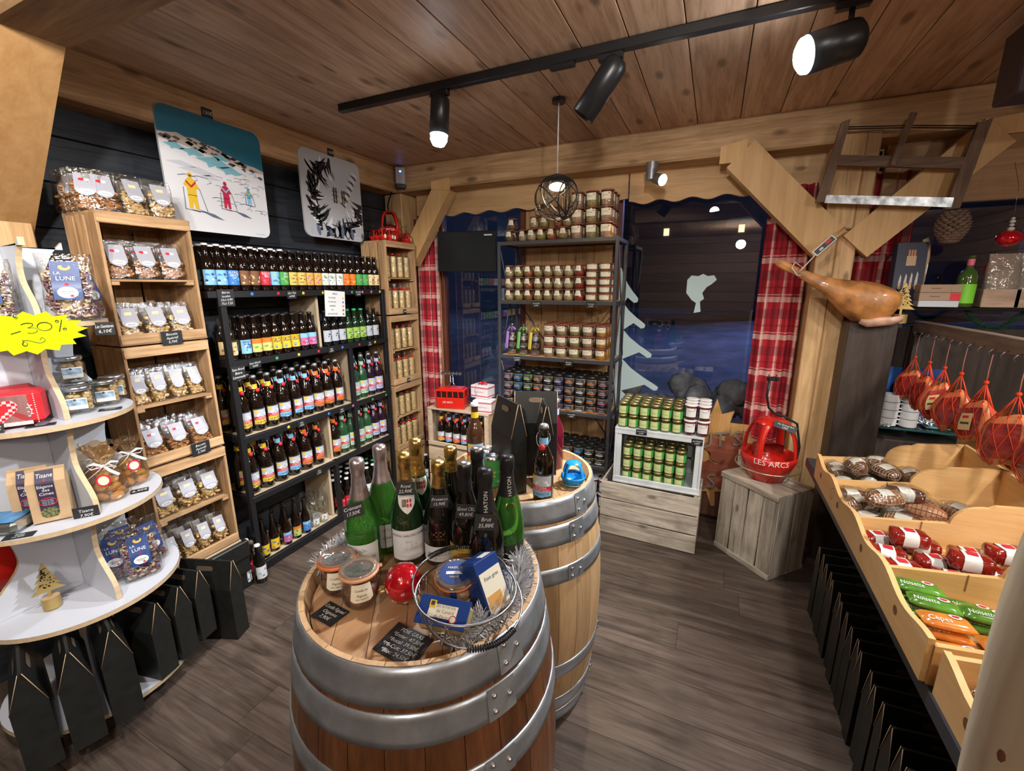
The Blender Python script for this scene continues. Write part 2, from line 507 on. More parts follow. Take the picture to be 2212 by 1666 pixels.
for i in range(14):
    b.box((-2.64, .25, .095 + i * .19), (.03, 6.6, .186), DARKW, .003)
b.box((-2.68, .25, 1.3), (.04, 6.6, 2.7), BLACKW)
struct('wall_left', 'dark painted plank wall behind the shelves and posters', 'wall', b.mesh())
# back wall: boards around three windows
WY = 3.36
b = MB()
def vboards(x0, x1, z0, z1, w_=.14, mt=None, y=WY):
    n = max(1, round((x1 - x0) / w_)); q = (x1 - x0) / n
    for i in range(n): b.box((x0 + q * (i + .5), y + .02, (z0 + z1) / 2), (q - .003, .04, z1 - z0), mt or POSTZ, .002)
vboards(-2.66, -2.25, 0, 2.62)
vboards(-1.42, -.72, 0, 2.62)
b.box((.35, WY + .02, 2.50), (6.1, .04, .26), BOARDX, .002)
vboards(-2.25, -1.42, 0, .28); vboards(-.72, .36, 0, .22)
vboards(.36, .80, 0, 2.40)
vboards(.80, 3.4, 0, .95)
vboards(2.7, 3.4, .95, 2.40)
b.box((.35, WY + .06, 1.3), (.01, .01, .01), POSTZ)
struct('wall_back', 'pine board wall with the shop windows', 'wall', b.mesh())
b = MB()   # scalloped valance boards over the windows
def scallop(x0, x1, z0, z1, y, n):
    top = [(x0, z1), (x1, z1)]
    N_ = n * 8
    low = []
    for i in range(N_ + 1):
        t = i / N_
        low.append((x1 + (x0 - x1) * t, z0 + .012 * math.cos(2 * PI * n * t) * (1 if True else 0)))
    b.prism((top + low)[::-1], .03, BOARDX, Matrix.Translation((0, y, 0)))
scallop(-2.42, -1.25, 2.235, 2.46, 3.30, 5)
scallop(-1.24, -.62, 2.235, 2.46, 3.30, 2)
scallop(-.61, .62, 2.215, 2.46, 3.30, 6)
struct('trim_1', 'pale pine valance with a wavy lower edge over the windows', 'valance', b.mesh())
bm_ = MB(); bm_.box((-2.575, .1, 2.50), (.23, 6.0, .20), BEAMY, .012)
struct('trim_2', 'thick pine beam along the left wall above the posters', 'beam', bm_.mesh())
bm_ = MB(); bm_.box((.30, 3.225, 2.505), (5.62, .25, .195), BEAMX, .012)
struct('trim_3', 'thick pine beam across the window wall under the ceiling', 'beam', bm_.mesh())
# other walls of the shop behind the camera
b = MB()
for i in range(14): b.box((.35, -3.02, .095 + i * .19), (6.2, .03, .186), wood('rear_wall_boards', (.30, .19, .11), (.44, .29, .18), 0), .003)
struct('wall_rear', 'brown board wall at the back of the shop', 'wall', b.mesh())
b = MB()
for i in range(14): b.box((3.42, .25, .095 + i * .19), (.03, 6.6, .186), wood('right_wall_boards', (.30, .19, .11), (.44, .29, .18), 1), .003)
struct('wall_right', 'brown board wall on the far right of the shop', 'wall', b.mesh())
# windows: frames and panes
FRM = wood('window_frame_red_brown', (.10, .028, .015), (.19, .06, .035), 2, .4)
GLASS = bpy.data.materials.new('window_pane'); GLASS.use_nodes = True
nt = GLASS.node_tree; nt.nodes.clear()
o_ = nt.nodes.new('ShaderNodeOutputMaterial'); t_ = nt.nodes.new('ShaderNodeBsdfTransparent'); g_ = nt.nodes.new('ShaderNodeBsdfGlossy')
g_.inputs['Roughness'].default_value = 0.0; t_.inputs[0].default_value = (.9, .93, .95, 1)
lw = nt.nodes.new('ShaderNodeFresnel'); lw.inputs[0].default_value = 1.5
ml = nt.nodes.new('ShaderNodeMath'); ml.operation = 'MULTIPLY_ADD'; ml.inputs[1].default_value = 1.6; ml.inputs[2].default_value = .06; ml.use_clamp = True
mx_ = nt.nodes.new('ShaderNodeMixShader')
nt.links.new(lw.outputs[0], ml.inputs[0]); nt.links.new(ml.outputs[0], mx_.inputs[0]); nt.links.new(t_.outputs[0], mx_.inputs[1]); nt.links.new(g_.outputs[0], mx_.inputs[2]); nt.links.new(mx_.outputs[0], o_.inputs[0])
def window(n, x0, x1, z0, z1, label, mull=()):
    f = MB(); t = .055
    f.box(((x0 + x1) / 2, WY + .05, z0 + t / 2), (x1 - x0, .07, t), FRM, .004)
    f.box(((x0 + x1) / 2, WY + .05, z1 - t / 2), (x1 - x0, .07, t), FRM, .004)
    for x in (x0 + t / 2, x1 - t / 2) + tuple(mull): f.box((x, WY + .05, (z0 + z1) / 2), (t, .07, z1 - z0), FRM, .004)
    p = MB(); p.patch([(x0, WY + .05, z0), (x1, WY + .05, z0), (x1, WY + .05, z1), (x0, WY + .05, z1)], GLASS)
    struct('window_%d' % n, label, 'window', f.mesh(), [('pane', p.mesh(), 'dark window glass')])
window(1, -2.27, -1.42, .28, 2.40, 'narrow window behind the black screen at the left')
window(2, -.72, .40, .22, 2.40, 'large window with the white fir sticker')
window(3, .78, 2.72, .95, 2.40, 'dark window behind the bottles on the right', (1.9,))
# night outside: snow slope, rocks, dark hut
b = MB()
SNOW = mat('night_snow', (.55, .62, .75), .8, noise=.25, nscale=3, bump=.5)
b.grid(lambda u, v: (-9 + 22 * u, 3.8 + 12 * v, -.15 + .95 * min(1, v * 2.2) + .12 * math.sin(9 * u + 3 * v) + .06 * math.sin(31 * u)), 40, 24, SNOW)
o = thing('snow_slope', 'snowy ground outside the shop windows at night', 'snow', parts=b.mesh(), kind='stuff')
b = MB()
ROCK = mat('rock', (.42, .42, .44), .9, noise=.5, nscale=7, bump=1.0)
for i in range(110):
    b.ball((rnd.uniform(-1.2, 1.5), rnd.uniform(4.0, 4.4), rnd.uniform(0, .78)), rnd.uniform(.10, .17), ROCK, 8, (1.2, .8, .8), Matrix.Rotation(rnd.uniform(0, 3), 4, 'Z'))
thing('rock_wall', 'rough stone wall just outside the large window', 'wall', parts=b.mesh(), kind='stuff')
lamp('POINT', (1.2, 8.5, 3.2), 50, (.25, .38, 1.0), None, .3, name='street_light_blue')  # these two put blue light on the snow, from an unseen source
lamp('POINT', (-5.5, 9.0, 3.0), 8, (.45, .6, 1.0), None, .3, name='street_light_blue')
# dark chalet across the way
b = MB(); HUT = mat('night_hut', (.06, .05, .045), .8)
b.box((.5, 12.5, 2.5), (9, 2, 2.8), HUT)
b.prism([(-5.2, 3.8), (6.2, 3.8), (.5, 6.2)][::-1], 3.4, HUT, Matrix.Translation((0, 11, 0)))
q = MB(); LITW = mat('lit_window', (1, .75, .4), .5, emit=1.2)
hw = []
for x in (-2.6, -1.2, .4, 1.9, 3.2):
    q2 = MB(); q2.box((x, 11.48, 2.9), (.12, .04, .16), LITW); hw.append(('window', q2.mesh(), 'lit window'))
thing('chalet', 'dark chalet with small lit windows beyond the snow', 'building', parts=[('body', b.mesh(), hw)])
# ---------------------------------------------------------------- timber frame
def beam_between(b, p0, p1, w_, d, material_axis, y, material):
    """brace in the plane y..y+d between two points (x,z); w_ = width"""
    (x0, z0), (x1, z1) = p0, p1
    dx, dz = x1 - x0, z1 - z0; L = math.hypot(dx, dz); nx, nz = -dz / L * w_ / 2, dx / L * w_ / 2
    poly = [(x0 + nx, z0 + nz), (x0 - nx, z0 - nz), (x1 - nx, z1 - nz), (x1 + nx, z1 + nz)]
    b.prism(poly, d, material, Matrix.Translation((0, y, 0)))
BRACE = wood('brace_pine', (.58, .34, .135), (.72, .46, .21), 2, .5, .08, .7, .03, bump=.1)
b = MB(); b.box((-2.53, 3.23, 1.2), (.18, .22, 2.41), POSTZ, .01)
struct('trim_4', 'pale corner post behind the narrow crate shelf', 'post', b.mesh())
b = MB()
b.box((.555, 3.22, .98), (.09, .21, 1.96), POSTZ, .006); b.box((.648, 3.222, .98), (.092, .21, 1.96), POSTZ, .006)
b.box((.59, 3.21, 2.20), (.135, .25, .49), POSTZ, .006); b.box((.690, 3.21, 2.20), (.062, .25, .49), POSTZ, .006)
struct('trim_5', 'thick pine post between the large window and the right window', 'post', b.mesh())
b = MB(); beam_between(b, (-2.40, 1.86), (-2.02, 2.42), .15, .10, 2, 3.10, BRACE)
b.prism([(-2.12, 2.40), (-1.955, 2.38), (-1.955, 2.47), (-2.12, 2.455)][::1], .02, BRACE, Matrix.Translation((0, 3.09, 0)))
struct('trim_6', 'diagonal pine brace in the left corner of the window wall', 'brace', b.mesh())
b = MB(); beam_between(b, (.06, 2.40), (.56, 1.88), .19, .10, 2, 3.08, BRACE)
b.prism([(-.05, 2.455), (-.05, 2.36), (.09, 2.36), (.09, 2.48)], .02, BRACE, Matrix.Translation((0, 3.09, 0)))
struct('trim_7', 'broad diagonal pine brace left of the window post', 'brace', b.mesh())
b = MB(); beam_between(b, (.68, 1.86), (1.18, 2.38), .17, .10, 2, 3.08, BRACE)
b.prism([(1.09, 2.36), (1.30, 2.36), (1.30, 2.45), (1.09, 2.43)], .02, BRACE, Matrix.Translation((0, 3.09, 0)))
struct('trim_8', 'diagonal pine brace right of the window post', 'brace', b.mesh())
b = MB(); b.box((1.95, 3.30, 2.25), (2.3, .05, .33), wood('board_brown_x', (.36, .20, .10), (.50, .30, .16), 0, .6, .08), .004)
struct('trim_9', 'brown board above the right window', 'board', b.mesh())
# near timber at the left
b = MB(); b.box((.4, .80, 2.50), (6.1, .20, .16), wood('rough_beam', (.22, .12, .055), (.42, .26, .13), 0, .7, .10, .9, .1, .9, stain=.4), .012)
struct('trim_10', 'rough brown ceiling beam at the near left', 'beam', b.mesh())
b = MB(); beam_between(b, (-2.72, 1.80), (-2.06, 2.50), .17, .16, 2, .72, wood('near_brace_pine', (.36, .19, .07), (.46, .26, .11), 2, .5, .06, .7, .03, bump=.1))
struct('trim_11', 'smooth orange-brown brace under the near ceiling beam', 'brace', b.mesh())
b = MB(); b.box((-2.56, .80, 1.2), (.10, .14, 2.41), POSTZ, .005)
struct('trim_12', 'pine upright on the dark wall behind the cookie display', 'post', b.mesh())
# pale debarked log at the near right
b = MB()
LOG = wood('debarked_log', (.46, .36, .24), (.58, .48, .34), 2, .6, .0, .45, .0, .25, knotcol=(.16, .05, .02), kscale=.8, stain=.35)
prof = []
def logfn(u, v):
    a = 2 * PI * u; z = -0.0 + 1.35 * v
    cx = .50 + .03 * v; cy_ = .70 + .02 * math.sin(2.5 * v)
    r = .115 + .012 * math.sin(5 * v + a) + .010 * math.sin(3 * a + 7 * v)
    return (cx + r * math.cos(a), cy_ + r * math.sin(a), z)
b.grid(logfn, 28, 20, LOG)
b.grid(lambda u, v: tuple(Vector(logfn(u, 1)) * (1 - v) + Vector((.53, .712, 1.36)) * v), 28, 2, LOG)
thing('log_post', 'pale debarked log post with a dark knot at the near right', 'post', parts=[('log', b.mesh(), [('knot', mesh_of('k', lambda q: q.ball((.523 + .119 * math.cos(R(-170)), .712 + .119 * math.sin(R(-170)), 1.035), 1, mat('knot_brown', (.16, .055, .025), .5, noise=.4, nscale=60), 16, (.006, .012, .019), Matrix.Rotation(R(-170), 4, 'Z'))), 'dark brown knot')])])

# ---------------------------------------------------------------- apple crates
def crate_stand(wd, dp, ht, mz, my, nslat=3, shelf=True, gap=.010, shelfz=.5, closed_front=False):
    """crate stood on its end: opening towards -Y, width wd along x, depth dp along y, origin at bottom centre front"""
    t = .012; P = []
    for sx in (-1, 1):
        b = MB(); q = dp / nslat
        for i in range(nslat): b.box((sx * (wd / 2 - t / 2), q * (i + .5), ht / 2), (t, q - gap, ht - .02), mz, .0015)
        P.append(('side_panel', b.mesh()))
    b = MB(); q = wd / 3
    for i in range(3): b.box((-wd / 2 + q * (i + .5), dp - t / 2, ht / 2), (q - gap, t, ht - .02), mz, .0015)
    P.append(('back_panel', b.mesh()))
    for k, z in enumerate((.008, ht - .008)):
        b = MB()
        for i in range(2): b.box((0, dp * (.25 + .5 * i), z), (wd, dp / 2 - .006, .014), my, .0015)
        s_ = 1 if k == 0 else -1
        b.box((0, .009, z + s_ * .019), (wd - .006, .018, .042), my, .002)
        b.box((0, dp - .03, z + s_ * .019), (wd - 2 * t - .004, .018, .036), my, .002)
        P.append((('bottom_panel', 'top_panel')[k], b.mesh()))
    if shelf:
        b = MB(); z = ht * shelfz
        b.box((0, dp / 2 + .005, z), (wd - 2 * t - .003, dp - .02, .009), SHELFW if my is CRATEY else my, .001)
        for sx in (-1, 1): b.box((sx * (wd / 2 - t - .018), dp / 2, z - .012), (.03, dp - .03, .014), SHELFW if my is CRATEY else my, .001)
        P.append(('shelf_board', b.mesh(), 'pale shelf board'))
    return P
CRX = wood('crate_wood_x', (.30, .17, .08), (.60, .38, .20), 0, .75, .07, 1.3, .16, stain=.35)
LCW, LCD, LCH = .35, .26, .545
crate_z = [.30, .855, 1.405]
lc = crate_stand(LCW, LCD, LCH, CRATEZ, CRX)
for i, (z, nm) in enumerate(zip(crate_z, ('lowest', 'middle', 'top'))):
    thing('wooden_crate', 'brown wooden crate standing on end, %s of the left biscuit shelf' % nm, 'crate', (-2.24, 1.135, z), PI / 2, lc, 'biscuit crates at the left')
nc = crate_stand(.36, .25, .555, CRATEZ, CRX)
for i, (z, nm) in enumerate(zip((.31, .87, 1.435), ('lowest', 'middle', 'top'))):
    thing('wooden_crate', 'narrow wooden crate with cookie rolls, %s of the corner stack' % nm, 'crate', (-2.27, 2.87, z), PI / 2, nc, 'cookie crates in the corner')
thing('wooden_crate', 'brown crate at the foot of the corner cookie stack', 'crate', (-2.27, 2.87, 0), PI / 2, crate_stand(.36, .25, .305, CRATEZ, CRX, shelf=False), 'cookie crates in the corner')
# black drink cases under the left crates
def case(n):
    b = MB(); b.box((0, .14, .05), (.36, .27, .094), BLACKCARD, .004)
    q = MB(); q.box((-.03, .004, .06), (.10, .002, .03), KRAFT); q.text('I I I', .016, CHALK, Matrix.Translation((-.03, .003, .06)))
    return b.mesh(), q.mesh()
cb, cq = case(0)
for i, nm in enumerate(('lowest', 'middle', 'topmost')):
    thing('drinks_case', 'flat black cardboard case with tan label, %s under the biscuit crates' % nm, 'box', (-2.235 + .012 * i, 1.16, .002 + .096 * i), PI / 2, [('box_body', cb, [('label', cq, 'tan label')])], 'black cases under the crates')
thing('plank', 'pale plank carrying the biscuit crates over the black cases', 'plank', parts=mesh_of('p', lambda b: b.box((-2.37, 1.135, .295), (.26, .36, .008), SHELFW, .001)))

# ---------------------------------------------------------------- black metal rack on the left wall
RX, RY0, RY1 = -2.29, 1.37, 2.665
RD = .31
shelf_z = [1.63, 1.262, .835, .475, .055]
P = []
def bar(p0, p1, s_=.03):
    b = MB(); c = [(p0[i] + p1[i]) / 2 for i in range(3)]; d = [abs(p1[i] - p0[i]) + s_ for i in range(3)]
    b.box(c, d, BLK, .002); return b.mesh()
ft = .03
for y in (RY0 + .07, RY1 - .015):
    for x in (RX - .015, RX - RD):
        P.append(('upright', bar((x, y, .015), (x, y, 1.60), ft)))
P.append(('upright', bar((RX - .015, 2.06, .055), (RX - .015, 2.06, .46), ft)))
P.append(('upright', bar((RX - .015, 2.28, .50), (RX - .015, 2.28, 1.24), ft)))
for k, z in enumerate(shelf_z):
    y0 = RY0 if k == 0 else RY0 + .07
    b = MB(); hh = .035 if k < 4 else .05
    b.box((RX - .01, (y0 + RY1) / 2, z - hh / 2), (.025, RY1 - y0, hh), BLK, .002)
    b.box((RX - RD, (y0 + RY1) / 2, z - hh / 2), (.02, RY1 - y0, hh), BLK, .002)
    for y in (y0 + .012, RY1 - .012): b.box((RX - RD / 2, y, z - hh / 2), (RD - .03, .024, hh), BLK, .002)
    P.append(('shelf_frame', b.mesh()))
    b = MB(); m_ = BLK if k in (0, 1) else SHELFW
    b.box((RX - RD / 2 - .01, (y0 + RY1) / 2, z - .006), (RD - .035, RY1 - y0 - .05, .011), m_)
    P.append(('shelf_board', b.mesh(), 'black shelf board' if m_ is BLK else 'pale wood shelf board'))
for (y, z0, z1) in ((2.07, 1.262, 1.60), (2.30, .84, 1.23), (2.07, .475, .80), (2.03, .06, .44)):
    b = MB(); b.box((RX - RD / 2 - .02, y, (z0 + z1) / 2), (RD - .06, .018, z1 - z0), SHELFZ, .001)
    P.append(('divider', b.mesh(), 'pale wood divider'))
thing('bottle_rack', 'black metal and wood rack full of beer bottles along the dark wall', 'shelf', parts=P)

# ---------------------------------------------------------------- grey steel shelf in front of the pillar
SX0, SX1, SY0, SY1 = -1.445, -.60, 2.93, 3.24
sz = [1.96, 1.55, 1.147, .762, .375, .03]
P = []
def sbar(p0, p1, s_=.022):
    b = MB(); c = [(p0[i] + p1[i]) / 2 for i in range(3)]; d = [abs(p1[i] - p0[i]) + s_ for i in range(3)]
    b.box(c, d, STEELG, .002); return b.mesh()
for x in (SX0, SX1):
    for y in (SY0, SY1): P.append(('upright', sbar((x, y, .012), (x, y, 1.95))))
for k, z in enumerate(sz):
    b = MB()
    for y in (SY0, SY1): b.box(((SX0 + SX1) / 2, y, z - .014), (SX1 - SX0 - .02, .02, .026), STEELG, .002)
    for x in (SX0, SX1): b.box((x, (SY0 + SY1) / 2, z - .014), (.018, SY1 - SY0 - .022, .026), STEELG, .002)
    P.append(('shelf_frame', b.mesh()))
    b = MB(); b.box(((SX0 + SX1) / 2, (SY0 + SY1) / 2, z - .006), (SX1 - SX0 - .024, SY1 - SY0 - .024, .011), BOARDX if k != 4 else STEELG)
    P.append(('shelf_board', b.mesh(), 'wooden shelf board' if k != 4 else 'grey shelf board'))
for x in (SX0, SX1):
    for (z0, z1) in ((.40, 1.1), (1.15, 1.9)):
        for s_ in (0, 1):
            b = MB(); ya, yb = (SY0, SY1) if s_ else (SY1, SY0)
            b.tube([(x + .012, ya, z0), (x + .012, yb, z1)], .005, STEELG, 6); P.append(('cross_brace', b.mesh()))
for s_ in (0, 1):
    b = MB(); xa, xb = (SX0, SX1) if s_ else (SX1, SX0)
    b.tube([(xa, SY1 + .012, .4), (xb, SY1 + .012, 1.55)], .004, STEELG, 6); P.append(('cross_brace', b.mesh()))
thing('steel_shelf', 'grey steel shelf unit full of jars between the windows', 'shelf', parts=P)

# ---------------------------------------------------------------- white round display with crossed fins
DX, DY = -2.19, .67
TZ = [.10, .50, .855, 1.20, 1.535]; TR = [.30, .30, .29, .25, .225]
P = []
for k, (z, r) in enumerate(zip(TZ, TR)):
    b = MB(); t = .016
    b.lathe([(0, -.0), (r - .001, -.0)], WHITE, 64, (DX, DY, z), smooth=False)
    b.lathe([(r, -t), (r, 0)], PLYE, 64, (DX, DY, z))
    b.lathe([(r, -t), (0, -t)], WHITE, 64, (DX, DY, z), smooth=False)
    P.append(('shelf_disc', b.mesh(), 'white disc with plywood edge'))
def fin_poly(z0, z1, r0, r1):
    """ogee fin: wide at the foot, narrow higher up"""
    pts = [(0, z0), (r0 * .80, z0), (r0 * .80, z0 + .035)]
    for i in range(9):
        t = i / 8
        pts.append((r0 * .80 - (r0 * .80 - r0 * .50) * (1 - math.cos(PI * t)) / 2, z0 + .035 + t * (z1 - z0) * .45))
    for i in range(1, 7):
        t = i / 6
        pts.append((r0 * .50 + (r1 * .80 - r0 * .50) * t ** 2 * .6, z0 + .035 + (z1 - z0) * (.45 + (.90 - .45) * t) - .0))
    pts.append((pts[-1][0], z1 - .017)); pts.append((0, z1 - .017))
    return pts
for k in range(5):
    z0 = TZ[k]; z1 = TZ[k + 1] if k < 4 else 1.80
    for q in range(4):
        b = MB(); T = Matrix.Translation((DX, DY, 0)) @ Matrix.Rotation(q * PI / 2, 4, 'Z') @ Matrix.Translation((.0085, -.008, 0))
        r0 = (.08, TR[1], TR[2], .21, .17)[k]; r1 = TR[min(k + 1, 4)]
        b.prism(fin_poly(z0 + .001, z1, r0, r1)[::1], .016, WHITE, T, PLYE)
        P.append(('fin', b.mesh(), 'white fin with plywood edge'))
b = MB()
for a in (20, 110, 200, 290):
    b.cyl((DX + .2 * math.cos(R(a)), DY + .2 * math.sin(R(a)), .001), .032, .08, BLK, 14)
P.append(('caster', b.mesh()))
thing('display_stand', 'round white tiered display stand with crossed plywood fins', 'display stand', parts=P)

# ---------------------------------------------------------------- barrels
RIMW = wood('barrel_rim_oak', (.50, .30, .15), (.66, .43, .24), 2, .5, 0, .9, .06)
def barrel(nm, cx, cy_, rh, rb, wo, label, hoops, headm):
    H = .95; T = Matrix.Translation((cx, cy_, 0)); n = 26
    def rad(z): return rb - (rb - rh) * (abs(z - H / 2) / (H / 2)) ** 2.0
    P = []
    b = MB(); b.M = T
    for i in range(n):     # separate staves
        a0, a1 = 2 * PI * i / n + .002, 2 * PI * (i + 1) / n - .002
        zs = [H * k / 16 for k in range(17)]; vs = []; fs = []
        for z in zs:
            r = rad(z)
            for a in (a0, (a0 + a1) / 2, a1): vs.append((r * math.cos(a), r * math.sin(a), z))
        for j in range(16):
            for k in range(2): fs.append((j * 3 + k, j * 3 + k + 1, (j + 1) * 3 + k + 1, (j + 1) * 3 + k))
        o_ = len(vs)
        ri = rh - .011
        for a in (a0, (a0 + a1) / 2, a1): vs.append((ri * math.cos(a), ri * math.sin(a), H))
        for a in (a0, (a0 + a1) / 2, a1): vs.append(((ri - .014) * math.cos(a), (ri - .014) * math.sin(a), H - .06))
        for k in range(2):
            fs.append((48 + k, 48 + k + 1, o_ + k + 1, o_ + k)); fs.append((o_ + k, o_ + k + 1, o_ + k + 4, o_ + k + 3))
        ins = [q for q in fs if max(q) >= o_]; b.add(vs, [q for q in fs if max(q) < o_], wo, True); b.add(vs, ins, RIMW, False)
    P.append(('staves', b.mesh()))
    b = MB(); b.M = T
    k = 7; w_ = 2 * (rh - .02) / k
    for i in range(k):
        x = -(rh - .02) + w_ * (i + .5); ha = math.sqrt(max(0, (rh - .022) ** 2 - (abs(x) + w_ / 2) ** 2 * .0 - (x) ** 2))
        xl, xr = x - w_ / 2 + .0006, x + w_ / 2 - .0006
        rr = rh - .022; poly = []
        for s_ in range(9):
            xx = xl + (xr - xl) * s_ / 8; poly.append((xx, -math.sqrt(max(0, rr * rr - xx * xx))))
        for s_ in range(9):
            xx = xr - (xr - xl) * s_ / 8; poly.append((xx, math.sqrt(max(0, rr * rr - xx * xx))))
        vs = [(p[0], p[1], H - .035) for p in poly]
        b.add([Matrix.Rotation(R(35), 4, 'Z') @ Vector(v) for v in vs], [tuple(range(len(vs)))], headm)
    P.append(('head', b.mesh()))
    for (z0, z1, lap) in hoops:
        b = MB(); b.M = T
        pr_ = [(rad(z0 + (z1 - z0) * q / 4) + .003, z0 + (z1 - z0) * q / 4) for q in range(5)]
        pr_ = [(pr_[0][0] - .004, z0)] + pr_ + [(pr_[-1][0] - .004, z1)]
        b.lathe(pr_, GALV, 72)
        am = lap; zc = (z0 + z1) / 2
        b.lathe([(rad(z0) + .005, z0), (rad(zc) + .005, zc), (rad(z1) + .005, z1)], GALV, 6, a0=am, a1=am + .22)
        rv = MB(); rv.M = T
        for da, dz in ((.05, .25), (.05, .75), (.17, .5)):
            z = z0 + (z1 - z0) * dz; r = rad(z) + .006
            rv.ball((r * math.cos(am + da), r * math.sin(am + da), z), .006, CHROME, 8)
        P.append(('hoop', b.mesh(), 'grey metal hoop', [('rivets', rv.mesh())]))
    return thing(nm, label, 'barrel', parts=P)
OAKR = wood('barrel_oak_red', (.075, .028, .010), (.18, .070, .025), 2, .42, 0, .9, .10, .2, coat=.25)
OAKL = wood('barrel_oak_light', (.46, .29, .14), (.62, .42, .23), 2, .55, 0, .9, .10, .2, stain=.15)
HEAD1 = wood('barrel_head_oak', (.44, .24, .115), (.58, .35, .19), 1, .45, 0, .8, .06, .15)
HO = [(.872, .949, R(-25)), (.792, .860, R(-32)), (.655, .712, R(-35)), (.26, .315, R(10)), (.09, .15, R(0)), (.005, .075, R(20))]
barrel('barrel', -.608, .787, .289, .341, OAKR, 'red-brown oak barrel in front, carrying the champagne bottles', HO, HEAD1)
barrel('barrel', -.640, 1.462, .281, .331, OAKL, 'light oak barrel behind, carrying the black carriers', HO, wood('barrel_head_oak_light', (.46, .27, .13), (.62, .40, .21), 1, .5, 0, .8, .06, .15))
# ---------------------------------------------------------------- price tags
def tag_mesh(lines, w_=.062, h=.042, hand=True, board=None, ink=None):
    b = MB(); b.box((0, .001, 0), (w_, .002, h), board or CHALK)
    n = len(lines); hh = h / (n + .6)
    for i, s_ in enumerate(lines):
        z = h / 2 - hh * (i + .8)
        T = Matrix.Translation((0, -.0004, z)) @ Matrix.Rotation(R(-3), 4, 'Y')
        b.text(s_, hh * .62, ink or CHW, T, w_ * .9, shear=.18)
    return b.mesh()
def tag(lines, loc, rz, label, w_=.062, h=.042, tilt=0.0, board=None, ink=None, roll=0.0, group='price tags', name='price_tag'):
    M_ = Matrix.Translation(loc) @ Matrix.Rotation(rz, 4, 'Z') @ Matrix.Rotation(tilt, 4, 'X') @ Matrix.Rotation(roll, 4, 'Y')
    return thing(name, label, 'sign', mtx=M_, parts=tag_mesh(lines, w_, h, board=board, ink=ink), group=group)

# ---------------------------------------------------------------- counter at the right with beech bins
TX0 = .515
ty = [1.16, 1.475, 1.78, 2.11, 2.39]
def divider_poly():
    """x,z outline of a bin divider: low front, S-curve, high back"""
    pts = [(TX0 + .012, .745), (1.02, .745), (1.02, .985), (.87, .966)]
    for i in range(9):
        t = i / 8 * PI / 2; pts.append((.855 - .085 * math.sin(t), .955 - .072 * (1 - math.cos(t)) ))
    pts += [(.70, .872), (TX0 + .012, .850)]
    return pts
P = []
def side_board(x, y0, y1, z0, z1, scal, t=.014, n=None):
    pts = [(y0, z0), (y1, z0)]
    segs = []
    for k in range(len(scal) - 1, 0, -1):
        a, c = scal[k], scal[k - 1]
        for i in range(10):
            s_ = i / 10; segs.append((a + (c - a) * s_, z1 - .024 * (math.sin(PI * s_) ** 2)))
    segs.append((scal[0], z1))
    b = MB(); T = Matrix.Translation((x, 0, 0)) @ Matrix.Rotation(PI / 2, 4, 'Z')
    b.prism((pts + segs), t, BINY, T)
    return b
b = side_board(TX0 + .014, ty[0], ty[-1], .745, .862, ty)
for k in range(4):
    b.cyl((TX0 - .0005, (ty[k] + ty[k + 1]) / 2 + .02, .80), .013, .001, wood('bin_hole', (.16, .07, .02), (.25, .12, .04), 1), 14, axis='X')
P.append(('side_board', b.mesh(), 'scalloped front board with finger holes'))
b = MB(); b.box((1.027, (ty[0] + ty[-1]) / 2, .865), (.014, ty[-1] - ty[0], .245), BINY, .002); P.append(('back_board', b.mesh()))
for y in ty:
    b = MB(); b.prism(divider_poly(), .014, BINW, Matrix.Translation((0, y - .007, 0)))
    b.box((.70, y - .0085, .85), (.003, .002, .05), wood('bin_slot', (.25, .12, .04), (.3, .15, .06), 1))
    P.append(('divider', b.mesh()))
b = MB(); b.box((.77, (ty[0] + ty[-1]) / 2, .782), (.50, ty[-1] - ty[0] - .02, .012), BINY); P.append(('bottom_board', b.mesh()))
thing('wooden_bin', 'long beech bin with four compartments of cured meat and curved dividers', 'bin', parts=P)
P = []
yy = [.875, 1.13]
b = side_board(.544, yy[0], yy[-1], .745, .862, yy); b.cyl((.5295, 1.0, .80), .013, .001, MATS['bin_hole'], 14, axis='X')
P.append(('side_board', b.mesh()))
b = MB(); b.box((1.027, 1.0, .865), (.014, .26, .245), BINY, .002); P.append(('back_board', b.mesh()))
for y in yy:
    b = MB(); b.prism([(max(p[0], .545), p[1]) for p in divider_poly()], .014, BINW, Matrix.Translation((0, y - .007, 0))); P.append(('divider', b.mesh()))
b = MB(); b.box((.78, 1.0, .782), (.47, .24, .012), BINY); P.append(('bottom_board', b.mesh()))
thing('wooden_bin', 'beech bin nearest the log, its curved end facing the camera', 'bin', parts=P)
# second row of bins to the right
P = []
for y in (1.5, 1.9, 2.3, 2.62):
    b = MB(); b.box((1.355, y, .88), (.495, .014, .21), BINW, .002); P.append(('divider', b.mesh()))
for x in (1.10, 1.61):
    b = MB(); b.box((x, 2.06, .88), (.014, 1.13, .21), BINY, .002); P.append(('side_board', b.mesh()))
b = MB(); b.box((1.33, 2.06, .77), (.54, 1.10, .012), BINY); P.append(('bottom_board', b.mesh()))
thing('wooden_bin', 'shallow beech bin on the right beyond the long bin', 'bin', parts=P)
